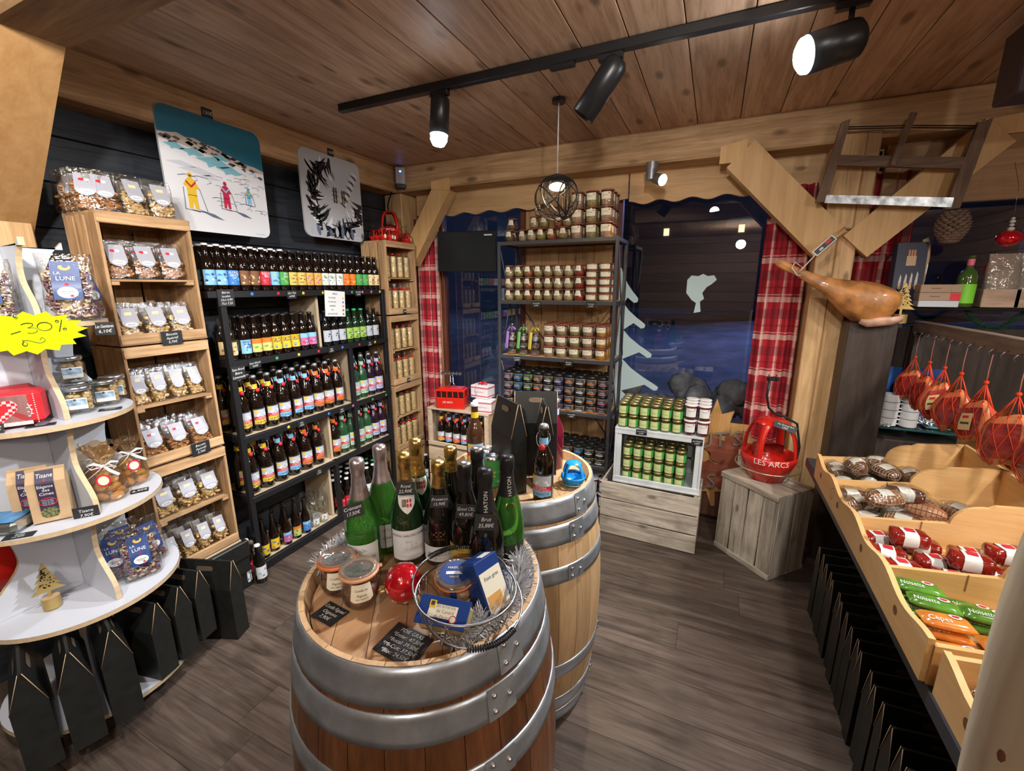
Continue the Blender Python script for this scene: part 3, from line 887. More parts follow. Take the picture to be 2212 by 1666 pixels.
# dark counter table carrying the bins
P = []
DKT = mat('counter_slate', (.035, .04, .05), .45)
b = MB(); b.box((1.103, 1.76, .722), (1.154, 1.80, .044), DKT, .003); P.append(('counter_top', b.mesh()))
for (x, y) in ((1.62, .92), (1.62, 2.6), (.98, .92), (.98, 2.62)):
    b = MB(); b.box((x, y, .35), (.05, .05, .70), BLACKW, .002); P.append(('leg', b.mesh()))
b = MB(); b.box((.93, 1.76, .36), (.012, 1.6, .66), BLACKW); P.append(('back_panel', b.mesh()))
thing('counter_table', 'dark counter table under the beech bins', 'table', parts=P)
b = MB()
thing('wooden_crate', 'brown crate standing under the counter near the log', 'crate', (.70, .82, 0), R(-8), crate_stand(.26, .20, .50, CRATEZ, CRX, shelf=False), None)

# black folded carriers stored under the counter
def gable(wd, dp, h, hr, slot=True):
    """flat-sided black card carrier: wd along x, dp along y, shoulders at h, ridge (with handle) at hr; ridge runs along y"""
    b = MB(); k = .0
    x0 = wd / 2; y0 = dp / 2
    vs = [(-x0, -y0, 0), (x0, -y0, 0), (x0, y0, 0), (-x0, y0, 0), (-x0, -y0, h), (x0, -y0, h), (x0, y0, h), (-x0, y0, h),
          (-.004, -y0 + .002, hr), (.004, -y0 + .002, hr), (.004, y0 - .002, hr), (-.004, y0 - .002, hr), (0, -y0 + .035, h), (0, y0 - .035, h)]
    fs = [(0, 3, 2, 1), (0, 1, 5, 4), (1, 2, 6, 5), (2, 3, 7, 6), (3, 0, 4, 7), (5, 6, 10, 9), (7, 4, 8, 11), (8, 9, 10, 11), (4, 5, 9, 8), (6, 7, 11, 10)]
    b.add(vs, fs, BLACKCARD)
    e = MB()
    for s_ in (-1, 1): e.tube([(s_ * .0045, -y0, hr + .0005), (s_ * (x0 + .0005), -y0 - .0005, h)], .0012, KRAFT, 4)
    if slot:
        T = Matrix.Translation((0, 0, 0))
        hz = h + (hr - h) * .72; xx = x0 * (1 - .72) + .0042
        sl = []
        for sgn in (1, -1):
            for i in range(12):
                a = PI * i / 12 + (0 if sgn > 0 else PI) - PI / 2
                sl.append((.03 * (1 if i is None else 1) * (1 if sgn > 0 else -1) + .011 * math.cos(a), .011 * math.sin(a)))
        nx = (hr - h); nz = x0; L_ = math.hypot(nx, nz); up_ = Vector((-nz / L_, 0, nx / L_)); nn = Vector((nx / L_, 0, nz / L_))
        for sgn in (1, -1):
            pts = [Vector((xx, 0, hz)) + Vector((0, u_, 0)) + up_ * v_ + nn * .0008 for u_, v_ in sl]
            if sgn < 0: pts = [Vector((-p.x, p.y, p.z)) for p in pts][::-1]
            e.add(pts, [tuple(range(len(pts)))], mat('carrier_slot', (.10, .07, .045), .8))
    return [('carton_body', b.mesh(), [('cut_edge', e.mesh(), 'tan cut card edges and handle slot')])]
gbl = gable(.050, .27, .27, .385)
for i in range(20):
    y = 1.06 + i * .070
    thing('gift_carrier', 'folded black card carrier under the counter, %s from the log' % ORD[i + 1], 'box', (.725 - .006 * (i % 2), y, 0), R(-84 + 3 * ((i * 37) % 3 - 1)), gbl, 'black carriers under the counter')
# on the base disc of the round display
for i, (x, y, a) in enumerate([(-1.975, .405, -16), (-1.945, .508, -16), (-1.935, .612, -14), (-1.995, .735, 12), (-2.02, .830, 12), (-2.055, .925, 14)]):
    thing('gift_carrier', 'folded black card carrier on the display base, %s from the left' % ORD[i + 1], 'box', (x, y, .101), R(a) + PI / 2, gable(.075 if i > 2 else .085, .20 if i > 2 else .24, .25 if i < 3 else .22, .375 if i < 3 else .33), 'black carriers on the display base')
thing('gift_carrier', 'black card carrier on the floor beside the display base', 'box', (-2.065, 1.04, 0), R(20) + PI / 2, gable(.08, .26, .27, .40), 'black carriers on the display base')

# ---------------------------------------------------------------- cured meat
MEAT = mat('cured_meat', (.20, .035, .02), .35, noise=.5, nscale=25, bump=.4, coat=.3)
MEATB = mat('dark_cured_meat', (.11, .04, .025), .45, noise=.5, nscale=30, bump=.5, coat=.2)
FAT = mat('meat_rind', (.62, .36, .20), .4, noise=.25, nscale=18, bump=.4, coat=.3)
NET = mat('elastic_net', (.62, .45, .30), .7)
NETR = mat('red_net', (.75, .06, .02), .5)
def pack(L, w_, h, body, band, bandcol2, seed, printed=None):
    """vacuum packed block lying along x with a paper band"""
    r = random.Random(seed); b = MB(); nu, nv = 14, 14
    def fn(u, v, gx=1.0, off=0.0):
        a = 2 * PI * u; x = (v - .5) * L; e = max(0, 1 - abs(2 * v - 1) ** 12) ** .5
        c, s_ = math.cos(a), math.sin(a)
        rr = (abs(c) ** 5 + abs(s_) ** 5) ** (-1 / 5)
        k = 1 + .05 * math.sin(9 * v + 3 * a + seed)
        return (x, (w_ / 2 + off) * c * rr * e * k, h / 2 + (h / 2 + off) * s_ * rr * e * k)
    b.grid(fn, nu, nv, body)
    q = MB()
    def bandf(u, v):
        vv = .30 + .36 * v; p = fn(u, vv, off=.0015); return p
    q.grid(bandf, nu, 3, band)
    if printed:
        T = Matrix.Translation((0, 0, h + .004)) @ Matrix.Rotation(-PI / 2, 4, 'X')
        q.patch([(-.012, 0, -.01), (.012, 0, -.01), (.012, 0, .012), (-.012, 0, .012)], bandcol2, T @ Matrix.Translation((.0, 0, 0)))
    return [('meat', b.mesh(), [('paper_band', q.mesh(), 'printed band')])]
def netted(L, r_, body, net, seed, label=True):
    b = MB()
    def fn(u, v, off=0):
        a = 2 * PI * u; t = PI * v
        rr = (r_ + off) * math.sin(t) ** .6 * (1 + .10 * math.sin(3 * a + seed) * math.sin(t) + .05 * math.sin(11 * v + seed))
        return (-math.cos(t) * L / 2, rr * math.cos(a), r_ * .9 + rr * .85 * math.sin(a))
    b.grid(fn, 14, 12, body)
    q = MB()
    for i in range(10):
        q.tube([fn(i / 10, .04 + .92 * j / 12, .0015) for j in range(13)], .0012, net, 4)
    for j in range(2, 12):
        q.tube([fn(i / 14, j / 13, .0015) for i in range(14)], .0012, net, 4, closed=True)
    P_ = [('netting', q.mesh(), 'pale elastic netting')]
    if label:
        l_ = MB(); l_.grid(lambda u, v: fn(.13 + .22 * u, .35 + .25 * v, .004), 4, 3, PAPER); P_.append(('sticker', l_.mesh(), 'white sticker'))
    return [('meat', b.mesh(), P_)]
def wrapf(L, r_, seed):
    b = MB(); rr_ = random.Random(seed)
    ph = [rr_.uniform(0, 6) for _ in range(4)]
    def fn(u, v):
        a = 2 * PI * u; x = (v - .5) * L * 1.2; e = (1 - .6 * abs(2 * v - 1) ** 3)
        k = 1.18 + .1 * math.sin(5 * a + ph[0] + 6 * v) + .06 * math.sin(9 * a + ph[1] - 11 * v)
        return (x, r_ * k * math.cos(a) * e, r_ * .95 + r_ * k * .92 * math.sin(a) * (e if math.sin(a) > 0 else .95))
    b.grid(fn, 18, 12, FILM); return b.mesh()
def lay(parts, x, y, z, az, label, group, name='ham', cat='cured meat', tilt=0.0, rollx=0.0):
    M_ = Matrix.Translation((x, y, z)) @ Matrix.Rotation(R(az), 4, 'Z') @ Matrix.Rotation(R(tilt), 4, 'Y') @ Matrix.Rotation(R(rollx), 4, 'X')
    return thing(name, label, cat, mtx=M_, parts=parts, group=group)
BZ = .789
r_ = random.Random(3)
# farthest bin
g4 = [netted(.11, .032, MEATB, NET, 1) + [('wrapper', wrapf(.11, .032, 1), 'clear wrapper')], netted(.10, .036, MEATB, mat('net_brown', (.35, .22, .13), .7), 2) + [('wrapper', wrapf(.10, .036, 2), 'clear wrapper')]]
pos = [(.57, 2.16), (.57, 2.25), (.58, 2.33), (.66, 2.17), (.66, 2.26), (.67, 2.34), (.75, 2.17), (.76, 2.26), (.76, 2.34), (.62, 2.21, .065), (.71, 2.30, .065), (.80, 2.21, .05), (.72, 2.2, .065), (.86, 2.30)]
for i, p in enumerate(pos):
    lay(g4[i % 2], p[0], p[1], BZ + (p[2] if len(p) > 2 else 0), 60 + 70 * ((i * 7) % 5) / 5, 'dark netted ham in clear wrap, farthest compartment, %s counted from its near left corner' % ORD[i + 1], 'netted hams in the farthest compartment', tilt=0)
g3 = [netted(.12, .036, mat('brown_rind', (.30, .13, .07), .4, noise=.4, nscale=20, coat=.3), NET, 5) + [('wrapper', wrapf(.12, .036, 5), 'clear wrapper')], pack(.12, .06, .045, MEATB, PAPER, BLU, 6) + [('wrapper', wrapf(.12, .030, 6), 'clear wrapper')], netted(.12, .040, FAT, mat('net_red_brown', (.45, .16, .08), .6), 8, False)]
pos = [(.58, 1.85, 0, 1), (.58, 1.95, 0, 0), (.58, 2.05, 0, 1), (.68, 1.84, 0, 0), (.68, 1.94, 0, 1), (.68, 2.04, 0, 1), (.78, 1.86, 0, 2), (.78, 1.97, 0, 2), (.79, 2.05, .0, 0), (.63, 1.89, .065, 0), (.72, 1.99, .065, 1), (.90, 1.90, 0, 2), (.90, 2.02, 0, 0)]
for i, p in enumerate(pos):
    lay(g3[p[3]], p[0], p[1], BZ + p[2], -50 + 25 * ((i * 3) % 4), '%s, second farthest compartment, %s from its near left corner' % (('brown netted ham', 'wrapped dark cured ham', 'orange ham in reddish netting')[p[3]], ORD[i + 1]), 'hams in the second farthest compartment')
REDM = mat('red_vacuum_meat', (.26, .014, .008), .18, noise=.4, nscale=30, bump=.25, coat=.6)
gr = pack(.105, .058, .048, REDM, PAPER, REDL, 11, True)
pos = [(.585, 1.54, 0, 8), (.70, 1.53, 0, -4), (.815, 1.53, 0, 5), (.93, 1.54, 0, 0), (.57, 1.61, 0, -6), (.685, 1.61, 0, 6), (.80, 1.61, 0, -4), (.92, 1.61, 0, 8), (.57, 1.70, 0, 12), (.685, 1.71, 0, -5), (.80, 1.70, .0, 4), (.63, 1.655, .05, 3), (.745, 1.57, .05, -7), (.86, 1.66, .05, 10), (.95, 1.70, 0, -8)]
for i, p in enumerate(pos):
    lay(gr, p[0], p[1], BZ + p[2], p[3], 'red vacuum-packed dry meat with white band, %s counted from its compartment\'s near left corner' % ORD[i + 1], 'red meat packs in the bin', 'meat_pack', 'meat pack')
GRP = mat('green_print_film', (.10, .28, .03), .2, noise=.5, nscale=20, coat=.6); ORP = mat('orange_print_film', (.72, .25, .04), .2, noise=.4, nscale=20, coat=.6)
def pillow(col, txt, seed):
    b = MB(); L, w_, h = .105, .058, .026
    def fn(u, v, off=0):
        a = 2 * PI * u; x = (v - .5) * L; e = max(0, 1 - abs(2 * v - 1) ** 5) ** .6
        return (x, (w_ / 2) * math.cos(a) * (.82 + .18 * e), h / 2 + .002 + (h / 2 * e + off) * math.sin(a))
    b.grid(fn, 12, 10, col)
    top = lambda x, z, o=.0015: (x, z, h + .002 + o - .25 * z * z / h - 9 * max(0, abs(x) - .03) ** 2)
    pts = [top(.018 + .013 * math.cos(i * PI / 6), .006 + .010 * math.sin(i * PI / 6), .002) for i in range(12)]
    b.add(pts, [tuple(range(12))], PAPER); b.add([(p[0] * .6 + .0072, p[1] * .6 + .0024, p[2] + .001) for p in pts], [tuple(range(12))], REDL)
    b.text(txt, .013, PAPER, fn=lambda x, z: top(x - .018, z - .010, .002), wmax=.05)
    return [('pack', b.mesh())]
gp = [pillow(GRP, 'Noisette', 1), pillow(ORP, 'Cèpes', 2)]
pos = [(.585, 1.42, 0, 0), (.70, 1.415, 0, 0), (.82, 1.42, 0, 0), (.585, 1.355, 0, 0), (.70, 1.35, 0, 0), (.585, 1.42, .03, 0), (.70, 1.35, .03, 0), (.82, 1.35, 0, 0), (.595, 1.285, 0, 1), (.71, 1.28, 0, 1), (.83, 1.28, 0, 1), (.595, 1.285, .03, 1), (.93, 1.40, 0, 0), (.60, 1.215, 0, 1), (.715, 1.21, 0, 1), (.595, 1.355, .03, 0)]
for i, p in enumerate(pos):
    lay(gp[p[3]], p[0], p[1], BZ + p[2], (i * 29) % 14 - 7, '%s printed sausage pack in the nearest full compartment, %s counted from its back left' % (('green', 'orange')[p[3]], ORD[i + 1]), 'printed sausage packs', 'sausage_pack', 'meat pack')
for i, p in enumerate([(.61, 1.05), (.73, 1.04), (.61, .96), (.73, .95)]):
    lay(g4[i % 2], p[0], p[1], BZ, 20 * i, 'dark netted ham in the bin nearest the log, %s from its far left corner' % ORD[i + 1], 'netted hams in the near bin')

# ---------------------------------------------------------------- rail with hanging speck in red nets
P = []
b = MB(); b.box((1.05, 2.45, 1.425), (.045, 1.45, .062), wood('rail_wood', (.13, .09, .07), (.24, .18, .14), 1, .6), .003); P.append(('rail_beam', b.mesh()))
for y in (1.76, 3.14):
    b = MB(); b.box((1.05, y, 1.105), (.05, .05, .575), BLACKW, .002); P.append(('support', b.mesh()))
for i in range(16):
    y = 1.85 + i * .082
    b = MB(); b.tube([(1.027, y, 1.405), (1.015, y, 1.400), (1.008, y, 1.39), (1.010, y, 1.38), (1.018, y, 1.379)], .002, WIRE, 6); P.append(('hook', b.mesh(), 'small metal hook'))
thing('hook_rail', 'brown wooden rail with a row of small metal hooks at the right', 'rail', parts=P)
def speck(seed, w_, h, rind, face, sticker):
    r = random.Random(seed); b = MB(); ph = r.uniform(0, 6)
    def fn(u, v, off=0):
        a = 2 * PI * u; t = v
        zz = -t * h; wv = math.sin(PI * min(1, t * .92 + .04)) ** .45
        c, s_ = math.cos(a), math.sin(a); k = (abs(c) ** 4 + abs(s_) ** 4) ** -.25
        wob = 1 + .08 * math.sin(2 * a + ph) + .06 * math.sin(7 * t + ph)
        return ((.030 + off) * c * k * wv * wob, (w_ / 2 + off) * s_ * k * wv * wob, zz + .012 * math.sin(a * 2))
    b.grid(fn, 20, 14, rind)
    f = MB()
    f.grid(lambda u, v: tuple(Vector(fn(.405 + .19 * u, .16 + .70 * v, .0015))), 8, 8, face)
    P_ = [('cut_face', f.mesh(), 'dark red cut face')]
    n = MB()
    for i in range(12):
        for s_ in (-1, 1):
            n.tube([fn((i / 12 + s_ * .12 * j / 10) % 1, .02 + .95 * j / 10, .003) for j in range(11)], .0011, NETR, 4)
    top = (0, 0, .075)
    for i in range(10):
        n.tube([top, fn(i / 10, .05, .002)], .0015, NETR, 4)
    n.ball((0, 0, .078), .009, NETR, 8); n.tube([(0, 0, .08), (.004, .003, .115), (0, 0, .085)], .002, NETR, 5)
    n.tube([(0, 0, .078), (.0, .002, .13), (0, 0, .19)], .0018, mat('pink_string', (.62, .25, .22), .7), 6)
    P_2 = [('meat', b.mesh(), P_), ('net', n.mesh(), 'red string net and hanging cord')]
    if sticker:
        q = MB(); q.grid(lambda u, v: fn(.44 + .10 * u, .30 + .42 * v, .0045), 4, 5, TAN)
        q.grid(lambda u, v: fn(.455 + .07 * u, .52 + .05 * v, .0055), 4, 1, DKG); q.grid(lambda u, v: fn(.46 + .05 * u, .36 + .06 * v, .0055), 4, 1, REDL)
        P_2.append(('sticker', q.mesh(), 'tan printed sticker'))
    return P_2
RIND = mat('speck_rind', (.55, .20, .08), .3, noise=.35, nscale=16, bump=.35, coat=.5)
FACE = mat('speck_face', (.25, .025, .02), .2, noise=.6, nscale=22, bump=.1, coat=.7)
for i, (y, h, w_, st, a) in enumerate([(3.00, .15, .14, 0, 20), (2.82, .17, .15, 0, -10), (2.66, .17, .12, 1, 25), (2.505, .18, .15, 0, 5), (2.31, .17, .17, 1, -8), (2.10, .19, .17, 0, 10), (1.90, .19, .17, 0, -15)]):
    nm = ORD[i + 1]
    thing('speck', 'cured ham piece in red netting hanging from the rail, %s from the window' % nm, 'cured meat', (1.008, y, 1.385 - .19), R(20 + a), speck(i + 3, w_, h, RIND, FACE, st), 'hams hanging in red nets')

# ---------------------------------------------------------------- dark cabinet and shelves beyond the counter
CAB = wood('cabinet_dark', (.035, .026, .022), (.065, .05, .042), 2, .4, 0, .8, .05, .1)
P = []
b = MB(); b.box((.79, 3.03, .725), (.215, .16, 1.45), CAB, .004); P.append(('side_cabinet', b.mesh()))
b = MB(); b.box((1.645, 3.27, .71), (1.31, .05, 1.42), CAB, .004); P.append(('back_panel', b.mesh()))
b = MB(); b.box((1.60, 3.12, .50), (1.40, .25, .60), CAB, .004); P.append(('lower_cabinet', b.mesh()))
thing('back_counter', 'tall dark brown cabinet and panel behind the meat counter', 'cabinet', parts=P)
SG = film('shelf_glass', (.75, .85, .85), .15, .03, 0)
def gshelf(name, label, x0, x1, y0, y1, z):
    b = MB(); b.box(((x0 + x1) / 2, (y0 + y1) / 2, z), (x1 - x0, y1 - y0, .008), SG)
    e = MB(); e.box(((x0 + x1) / 2, y0 - .001, z), (x1 - x0, .003, .009), mat('glass_edge', (.02, .10, .10), .1))
    thing(name, label, 'shelf', parts=[('glass_plate', b.mesh(), [('edge', e.mesh(), 'green glass edge')])])
gshelf('glass_shelf', 'glass shelf carrying the white mugs', .905, 1.36, 2.98, 3.235, .87)
b = MB(); b.box((1.60, 3.12, 1.53), (1.46, .24, .016), mat('black_gloss_shelf', (.01, .01, .011), .15), .002)
for x in (.94, 2.2): b.box((x, 3.16, 1.472), (.02, .16, .10), BLK)
thing('black_shelf', 'glossy black shelf with bottles and bags before the right window', 'shelf', parts=b.mesh())
# mugs
def mug():
    b = MB(); W_ = mat('white_ceramic', (.75, .75, .77), .15)
    b.lathe([(0, .001), (.038, .001), (.040, .003), (.040, .006), (.040, .042), (.040, .0445), (.0375, .0445), (.036, .010), (0, .008)], W_, 28)
    h = MB(); h.tube([(-.040, 0, .037), (-.058, 0, .036), (-.064, 0, .024), (-.056, 0, .012), (-.040, 0, .010)], .0042, W_, 8)
    return [('cup', b.mesh()), ('handle', h.mesh())]
mg = mug()
for c, x in enumerate((.955, 1.045)):
    for k in range(4):
        thing('mug', 'white mug in the %s stack on the glass shelf, %s from the bottom' % (('left', 'right')[c], ORD[k + 1]), 'mug', (x, 3.04, .875 + .0455 * k), R(8), mg, 'white mugs')
b = MB(); b.box((1.06, 3.235, 1.03), (.32, .008, .30), mat('blue_picture', (.03, .09, .28), .2, noise=.9, nscale=5), .002)
thing('picture', 'blue mountain picture leaning behind the mugs', 'picture', parts=b.mesh())
b = MB(); b.box((1.20, 3.12, .881), (.15, .17, .012), mat('teal_tray', (.10, .35, .38), .2), .005); b.box((1.19, 3.12, .889), (.12, .14, .003), mat('tray_inner', (.05, .06, .07), .3))
thing('tray', 'teal rimmed tray beside the white mugs', 'tray', parts=b.mesh())
SEQ = mat('silver_sequins', (.88, .90, .94), .22, .55)
b = MB()
for i in range(420):
    x, y = (rnd.uniform(1.09, 1.27), rnd.uniform(3.02, 3.20)) if i < 320 else (rnd.uniform(.91, .96), rnd.uniform(2.985, 3.02))
    z = (.893 if i < 320 else .876) + rnd.uniform(0, .018)
    T = Matrix.Translation((x, y, z)) @ Matrix.Rotation(rnd.uniform(0, 3), 4, 'X') @ Matrix.Rotation(rnd.uniform(0, 3), 4, 'Y')
    b.patch([(-.004, 0, -.003), (.004, 0, -.003), (.003, 0, .004), (-.003, 0, .003)], SEQ, T)
thing('tinsel', 'glittering silver tinsel around the tray and mugs', 'tinsel', parts=b.mesh(), kind='stuff')
b = MB(); b.cyl((1.30, 3.03, .875), .015, .13, mat('navy_tube', (.02, .04, .12), .25), 16); b.cyl((1.30, 3.03, .875), .0155, .02, LIDW, 16)
thing('tube', 'dark blue tube with a white cap right of the mugs', 'tube', parts=b.mesh())
# ---------------------------------------------------------------- bottles
def cylfn(r, zc, dr=.0012):
    return lambda x, z: ((r + dr) * math.sin(x / r), -(r + dr) * math.cos(x / r), zc + z)
def wrap(b, r, z0, z1, half, material, dr=.0007, n=10, r2=None):
    """label band around the front of a bottle"""
    r2 = r if r2 is None else r2
    def fn(u, v):
        a = (2 * u - 1) * half; rr = r + (r2 - r) * v + dr
        return (rr * math.sin(a), -rr * math.cos(a), z0 + (z1 - z0) * v)
    return b.grid(fn, n, 1, material)
def art(b, r, z0, z1, half, cols, seed, n=9):
    """small printed patches and mountain shapes on a label"""
    q = random.Random(seed); W_ = r * half
    f = cylfn(r, 0, .0012)
    for c in cols:
        for _ in range(n // len(cols)):
            x = q.uniform(-W_ * .8, W_ * .8); z = q.uniform(z0 + (z1 - z0) * .12, z1 - (z1 - z0) * .2); s_ = q.uniform(.003, .009)
            k = q.choice((3, 4, 5, 6)); a0 = q.uniform(0, 6)
            pts = [(x + s_ * math.cos(a0 + 2 * PI * i / k) * 1.0, z + s_ * .8 * math.sin(a0 + 2 * PI * i / k)) for i in range(k)]
            pts = [(max(-W_ * .95, min(W_ * .95, px)), max(z0 + .001, min(z1 - .001, pz))) for px, pz in pts]
            b.add([f(*p) for p in pts], [tuple(range(k))], c)
B33 = [(0, .001), (.028, 0), (.0305, .005), (.0305, .128), (.029, .142), (.021, .160), (.0145, .176), (.0135, .195), (.0135, .222), (.0145, .223), (.0145, .230), (0, .2305)]
B75 = [(0, .001), (.036, 0), (.0405, .006), (.0405, .165), (.038, .185), (.028, .210), (.0175, .235), (.0155, .262), (.0155, .298), (.017, .300), (.017, .308), (0, .309)]
def bottle33(glass, cap, lab, cols, seed, txt=None, txtc=None, plain=False, top=None, lowtxt=None):
    g = MB(); g.lathe(B33, glass, 18)
    c = MB(); c.lathe([(.0158, .2235), (.0160, .229), (.0135, .2335), (0, .234)], cap, 16)
    P = [('glass_body', g.mesh()), ('crown_cap', c.mesh())]
    l = MB(); wrap(l, .0305, .030, .105, 1.25, lab)
    if top is not None: wrap(l, .0305, .078, .105, 1.25, top, .0010)
    art(l, .0305, .032, .103 if top is None else .076, 1.1, cols, seed, 12)
    if txt:
        for i, t in enumerate(txt): l.text(t, .012, txtc or PAPER, fn=cylfn(.0305, .094 - .015 * i, .0022), wmax=.05)
    P.append(('label', l.mesh(), 'printed label'))
    return P
def bottle75(glass, cap, neck, low, seed, swing=True, word='LA BLANCHE', bg=None, wordc=None, side=None, capb=None):
    g = MB(); g.lathe(B75, glass, 20)
    c = MB()
    if swing: c.lathe([(.0165, .309), (.0175, .313), (.0165, .321), (.010, .325), (0, .3255)], cap, 14)
    else: c.lathe([(.0178, .300), (.0182, .309), (.0155, .314), (0, .3145)], cap, 14)
    P = [('glass_body', g.mesh()), ('stopper', c.mesh())]
    if neck is not None:
        n_ = MB(); wrap(n_, .0172, .245, .272, PI, neck, .0008, 14, .0158); P.append(('neck_label', n_.mesh(), 'coloured neck band'))
    l = MB(); wrap(l, .0405, .035, .132, 1.15, bg or DKG); f = cylfn(.0405, 0, .0012)
    W_ = .0405 * 1.02
    # mountain picture, red ribbon and coloured foot
    def poly(pts, m_, dr=.0014):
        ff = cylfn(.0405, 0, dr)
        out = []
        for i in range(len(pts)):
            x0, z0 = pts[i]; x1, z1 = pts[(i + 1) % len(pts)]
            k = max(1, int(abs(x1 - x0) / .008))
            for j in range(k): out.append((x0 + (x1 - x0) * j / k, z0 + (z1 - z0) * j / k))
        l.add([ff(*p) for p in out], [tuple(range(len(out)))], m_)
    def strip(x0, x1, za, zb, m_, dr, slope=0.0):
        ff = cylfn(.0405, 0, dr)
        l.grid(lambda u, v: ff(x0 + (x1 - x0) * u, za + (zb - za) * v + slope * (x0 + (x1 - x0) * u)), 8, 1, m_)
    strip(-W_, W_, .083, .126, GREYL, .0012); strip(-W_, W_, .042, .066, low, .0012)
    poly([(-.008, .038), (.008, .038), (.016, .044), (-.016, .044)], low, .0013)
    poly([(-.030, .084), (-.018, .108), (-.010, .099), (.002, .120), (.012, .102), (.020, .111), (.034, .084)], PAPER, .0016)
    poly([(-.002, .112), (.002, .120), (.006, .112), (.002, .104)], GREYL, .0019); poly([(-.020, .100), (-.018, .108), (-.013, .098)], GREYL, .0019)
    poly([(-.038, .108), (-.022, .108), (-.022, .125), (-.038, .125)], YEL, .0018)
    strip(-W_, W_, .065, .084, REDL, .0020, -.08)
    l.text('BRASSERIE', .0065, PAPER, fn=lambda x, z: cylfn(.0405, 0, .0026)(x, .079 + z - .08 * x), wmax=.05)
    l.text('DU MONT BLANC', .0065, PAPER, fn=lambda x, z: cylfn(.0405, 0, .0026)(x, .0705 + z - .08 * x), wmax=.062)
    l.text(word, .011, wordc or NAVY, fn=cylfn(.0405, .053, .0024), wmax=.066)
    P.append(('label', l.mesh(), 'printed label with snowy mountain and red band'))
    if swing:
        s_ = MB()
        for sg in (-1, 1):
            s_.tube([(sg * .017, 0, .29), (sg * .024, -.006, .285), (sg * .027, -.012, .268), (sg * .020, -.024, .248), (sg * .006, -.030, .240)], .0013, CHROME, 5)
            s_.tube([(sg * .017, 0, .29), (sg * .019, 0, .305), (sg * .016, 0, .318)], .0013, CHROME, 5)
        P.append(('swing_wire', s_.mesh(), 'steel wire'))
        d = MB(); d.lathe([(0, 0), (.012, .001), (.0125, .006), (.008, .010), (0, .0105)], capb or REDF, 14, c=(0, -.026, .238), rot=Matrix.Rotation(R(75), 4, 'X'))
        P.append(('swing_stopper', d.mesh(), 'red round stopper'))
    return P
CAPW = mat('cap_white', (.80, .80, .80), .35); CAPB = mat('cap_black', (.02, .02, .02), .3); CAPG = mat('cap_green', (.03, .40, .12), .3)
CAPS = mat('cap_grey', (.42, .42, .42), .35, .6)
K33 = dict(
    blueart=(bottle33(BROWNG, CAPW, LBL, [BLU, PAPER, NAVY], 1), 'bright blue mountain label'),
    bluetxt=(bottle33(BROWNG, CAPW, BLU, [LBL], 2, ['BLONDE', 'BIO']), 'plain blue lettered label'),
    brownart=(bottle33(BROWNG, CAPW, BRN, [TAN, ORG, PAPER], 3), 'brown village picture label'),
    redtxt=(bottle33(BROWNG, CAPW, REDL, [PINK], 4, ['ROUSSE', 'BIO']), 'red lettered label'),
    bgart=(bottle33(BROWNG, CAPW, LBL, [GRN, BLU, YEL, NAVY], 5), 'blue and green picture label'),
    greentxt=(bottle33(BROWNG, CAPW, GRN, [LIME], 6, ['IPA', 'BIO']), 'green lettered label'),
    yellow=(bottle33(BROWNG, CAPB, mat('label_mustard', (.72, .52, .12), .55), [BRN], 7), 'mustard yellow label'),
    orange2=(bottle33(BROWNG, CAPB, mat('label_amber', (.78, .42, .08), .55), [NAVY, PINK], 8), 'amber label with dark emblem'),
    white=(bottle33(BROWNG, CAPB, PAPER, [GRN, DKG, LIME], 9), 'white label with green motif'),
    orange=(bottle33(BROWNG, CAPB, ORG, [YEL, REDL], 10), 'orange label'),
    green=(bottle33(BROWNG, CAPB, GRN, [TAN, NAVY, LIME], 11), 'forest green label'),
    cream=(bottle33(BROWNG, CAPB, mat('label_sand', (.76, .58, .30), .55), [BRN], 12), 'sand coloured label'),
    punk=(bottle33(BROWNG, CAPB, LBL, [PAPER, BLU], 13, ['BREWDOG', 'PUNK', 'IPA'], NAVY), 'PUNK IPA label'),
    ogreen=(bottle33(BROWNG, CAPB, mat('label_sand2', (.62, .58, .20), .55), [GRN, LIME, YEL], 14, top=ORG), 'orange over green label'),
    oblue=(bottle33(BROWNG, CAPB, YEL, [BLU, NAVY, BLU], 15, ['MONT', 'BLANC'], BRN), 'orange mountain label'),
    pblue=(bottle33(BROWNG, CAPB, PINK, [BLU, LIL, REDL], 16, top=LBL), 'light blue over pink label'),
    grey=(bottle33(DARKG, CAPB, GREYL, [DKG, NAVY, PAPER], 17), 'pale grey alpine label'),
    lime=(bottle33(GREENG, CAPG, LIME, [GRN, DKG, PAPER], 18), 'lime green alpine label'),
    red2=(bottle33(BROWNG, CAPW, REDL, [PINK, PAPER], 19), 'dark red label'),
    wblue=(bottle33(DARKG, CAPW, PAPER, [NAVY, LBL, GREYL], 20), 'blue wave label'),
)
K75 = dict(
    yel=(bottle75(BROWNG, CAPS, YEL, YEL, 1, word='LA BLONDE'), 'yellow LA BLONDE label'),
    blu=(bottle75(BROWNG, CAPS, LBL, LBL, 2, word='LA BLANCHE'), 'blue LA BLANCHE label'),
    ora=(bottle75(BROWNG, CAPS, ORG, ORG, 3, word='LA ROUSSE'), 'orange LA ROUSSE label'),
    grn=(bottle75(mat('green_lit_glass', (.02, .07, .03), .05, coat=.5, spec=.7), CAPS, LGR, LGR, 4, word='LA VERTE', bg=LGR), 'pale green LA VERTE label'),  # LA VERTE bottles have their own brighter green glass colour
    lil=(bottle75(mat('plum_glass', (.02, .008, .018), .05, coat=.5, spec=.7), CAPS, LIL, LIL, 5, word='VIOLETTE', bg=LIL), 'lilac VIOLETTE label'),
)
def body_only(parts, keep=2): return parts[:keep]
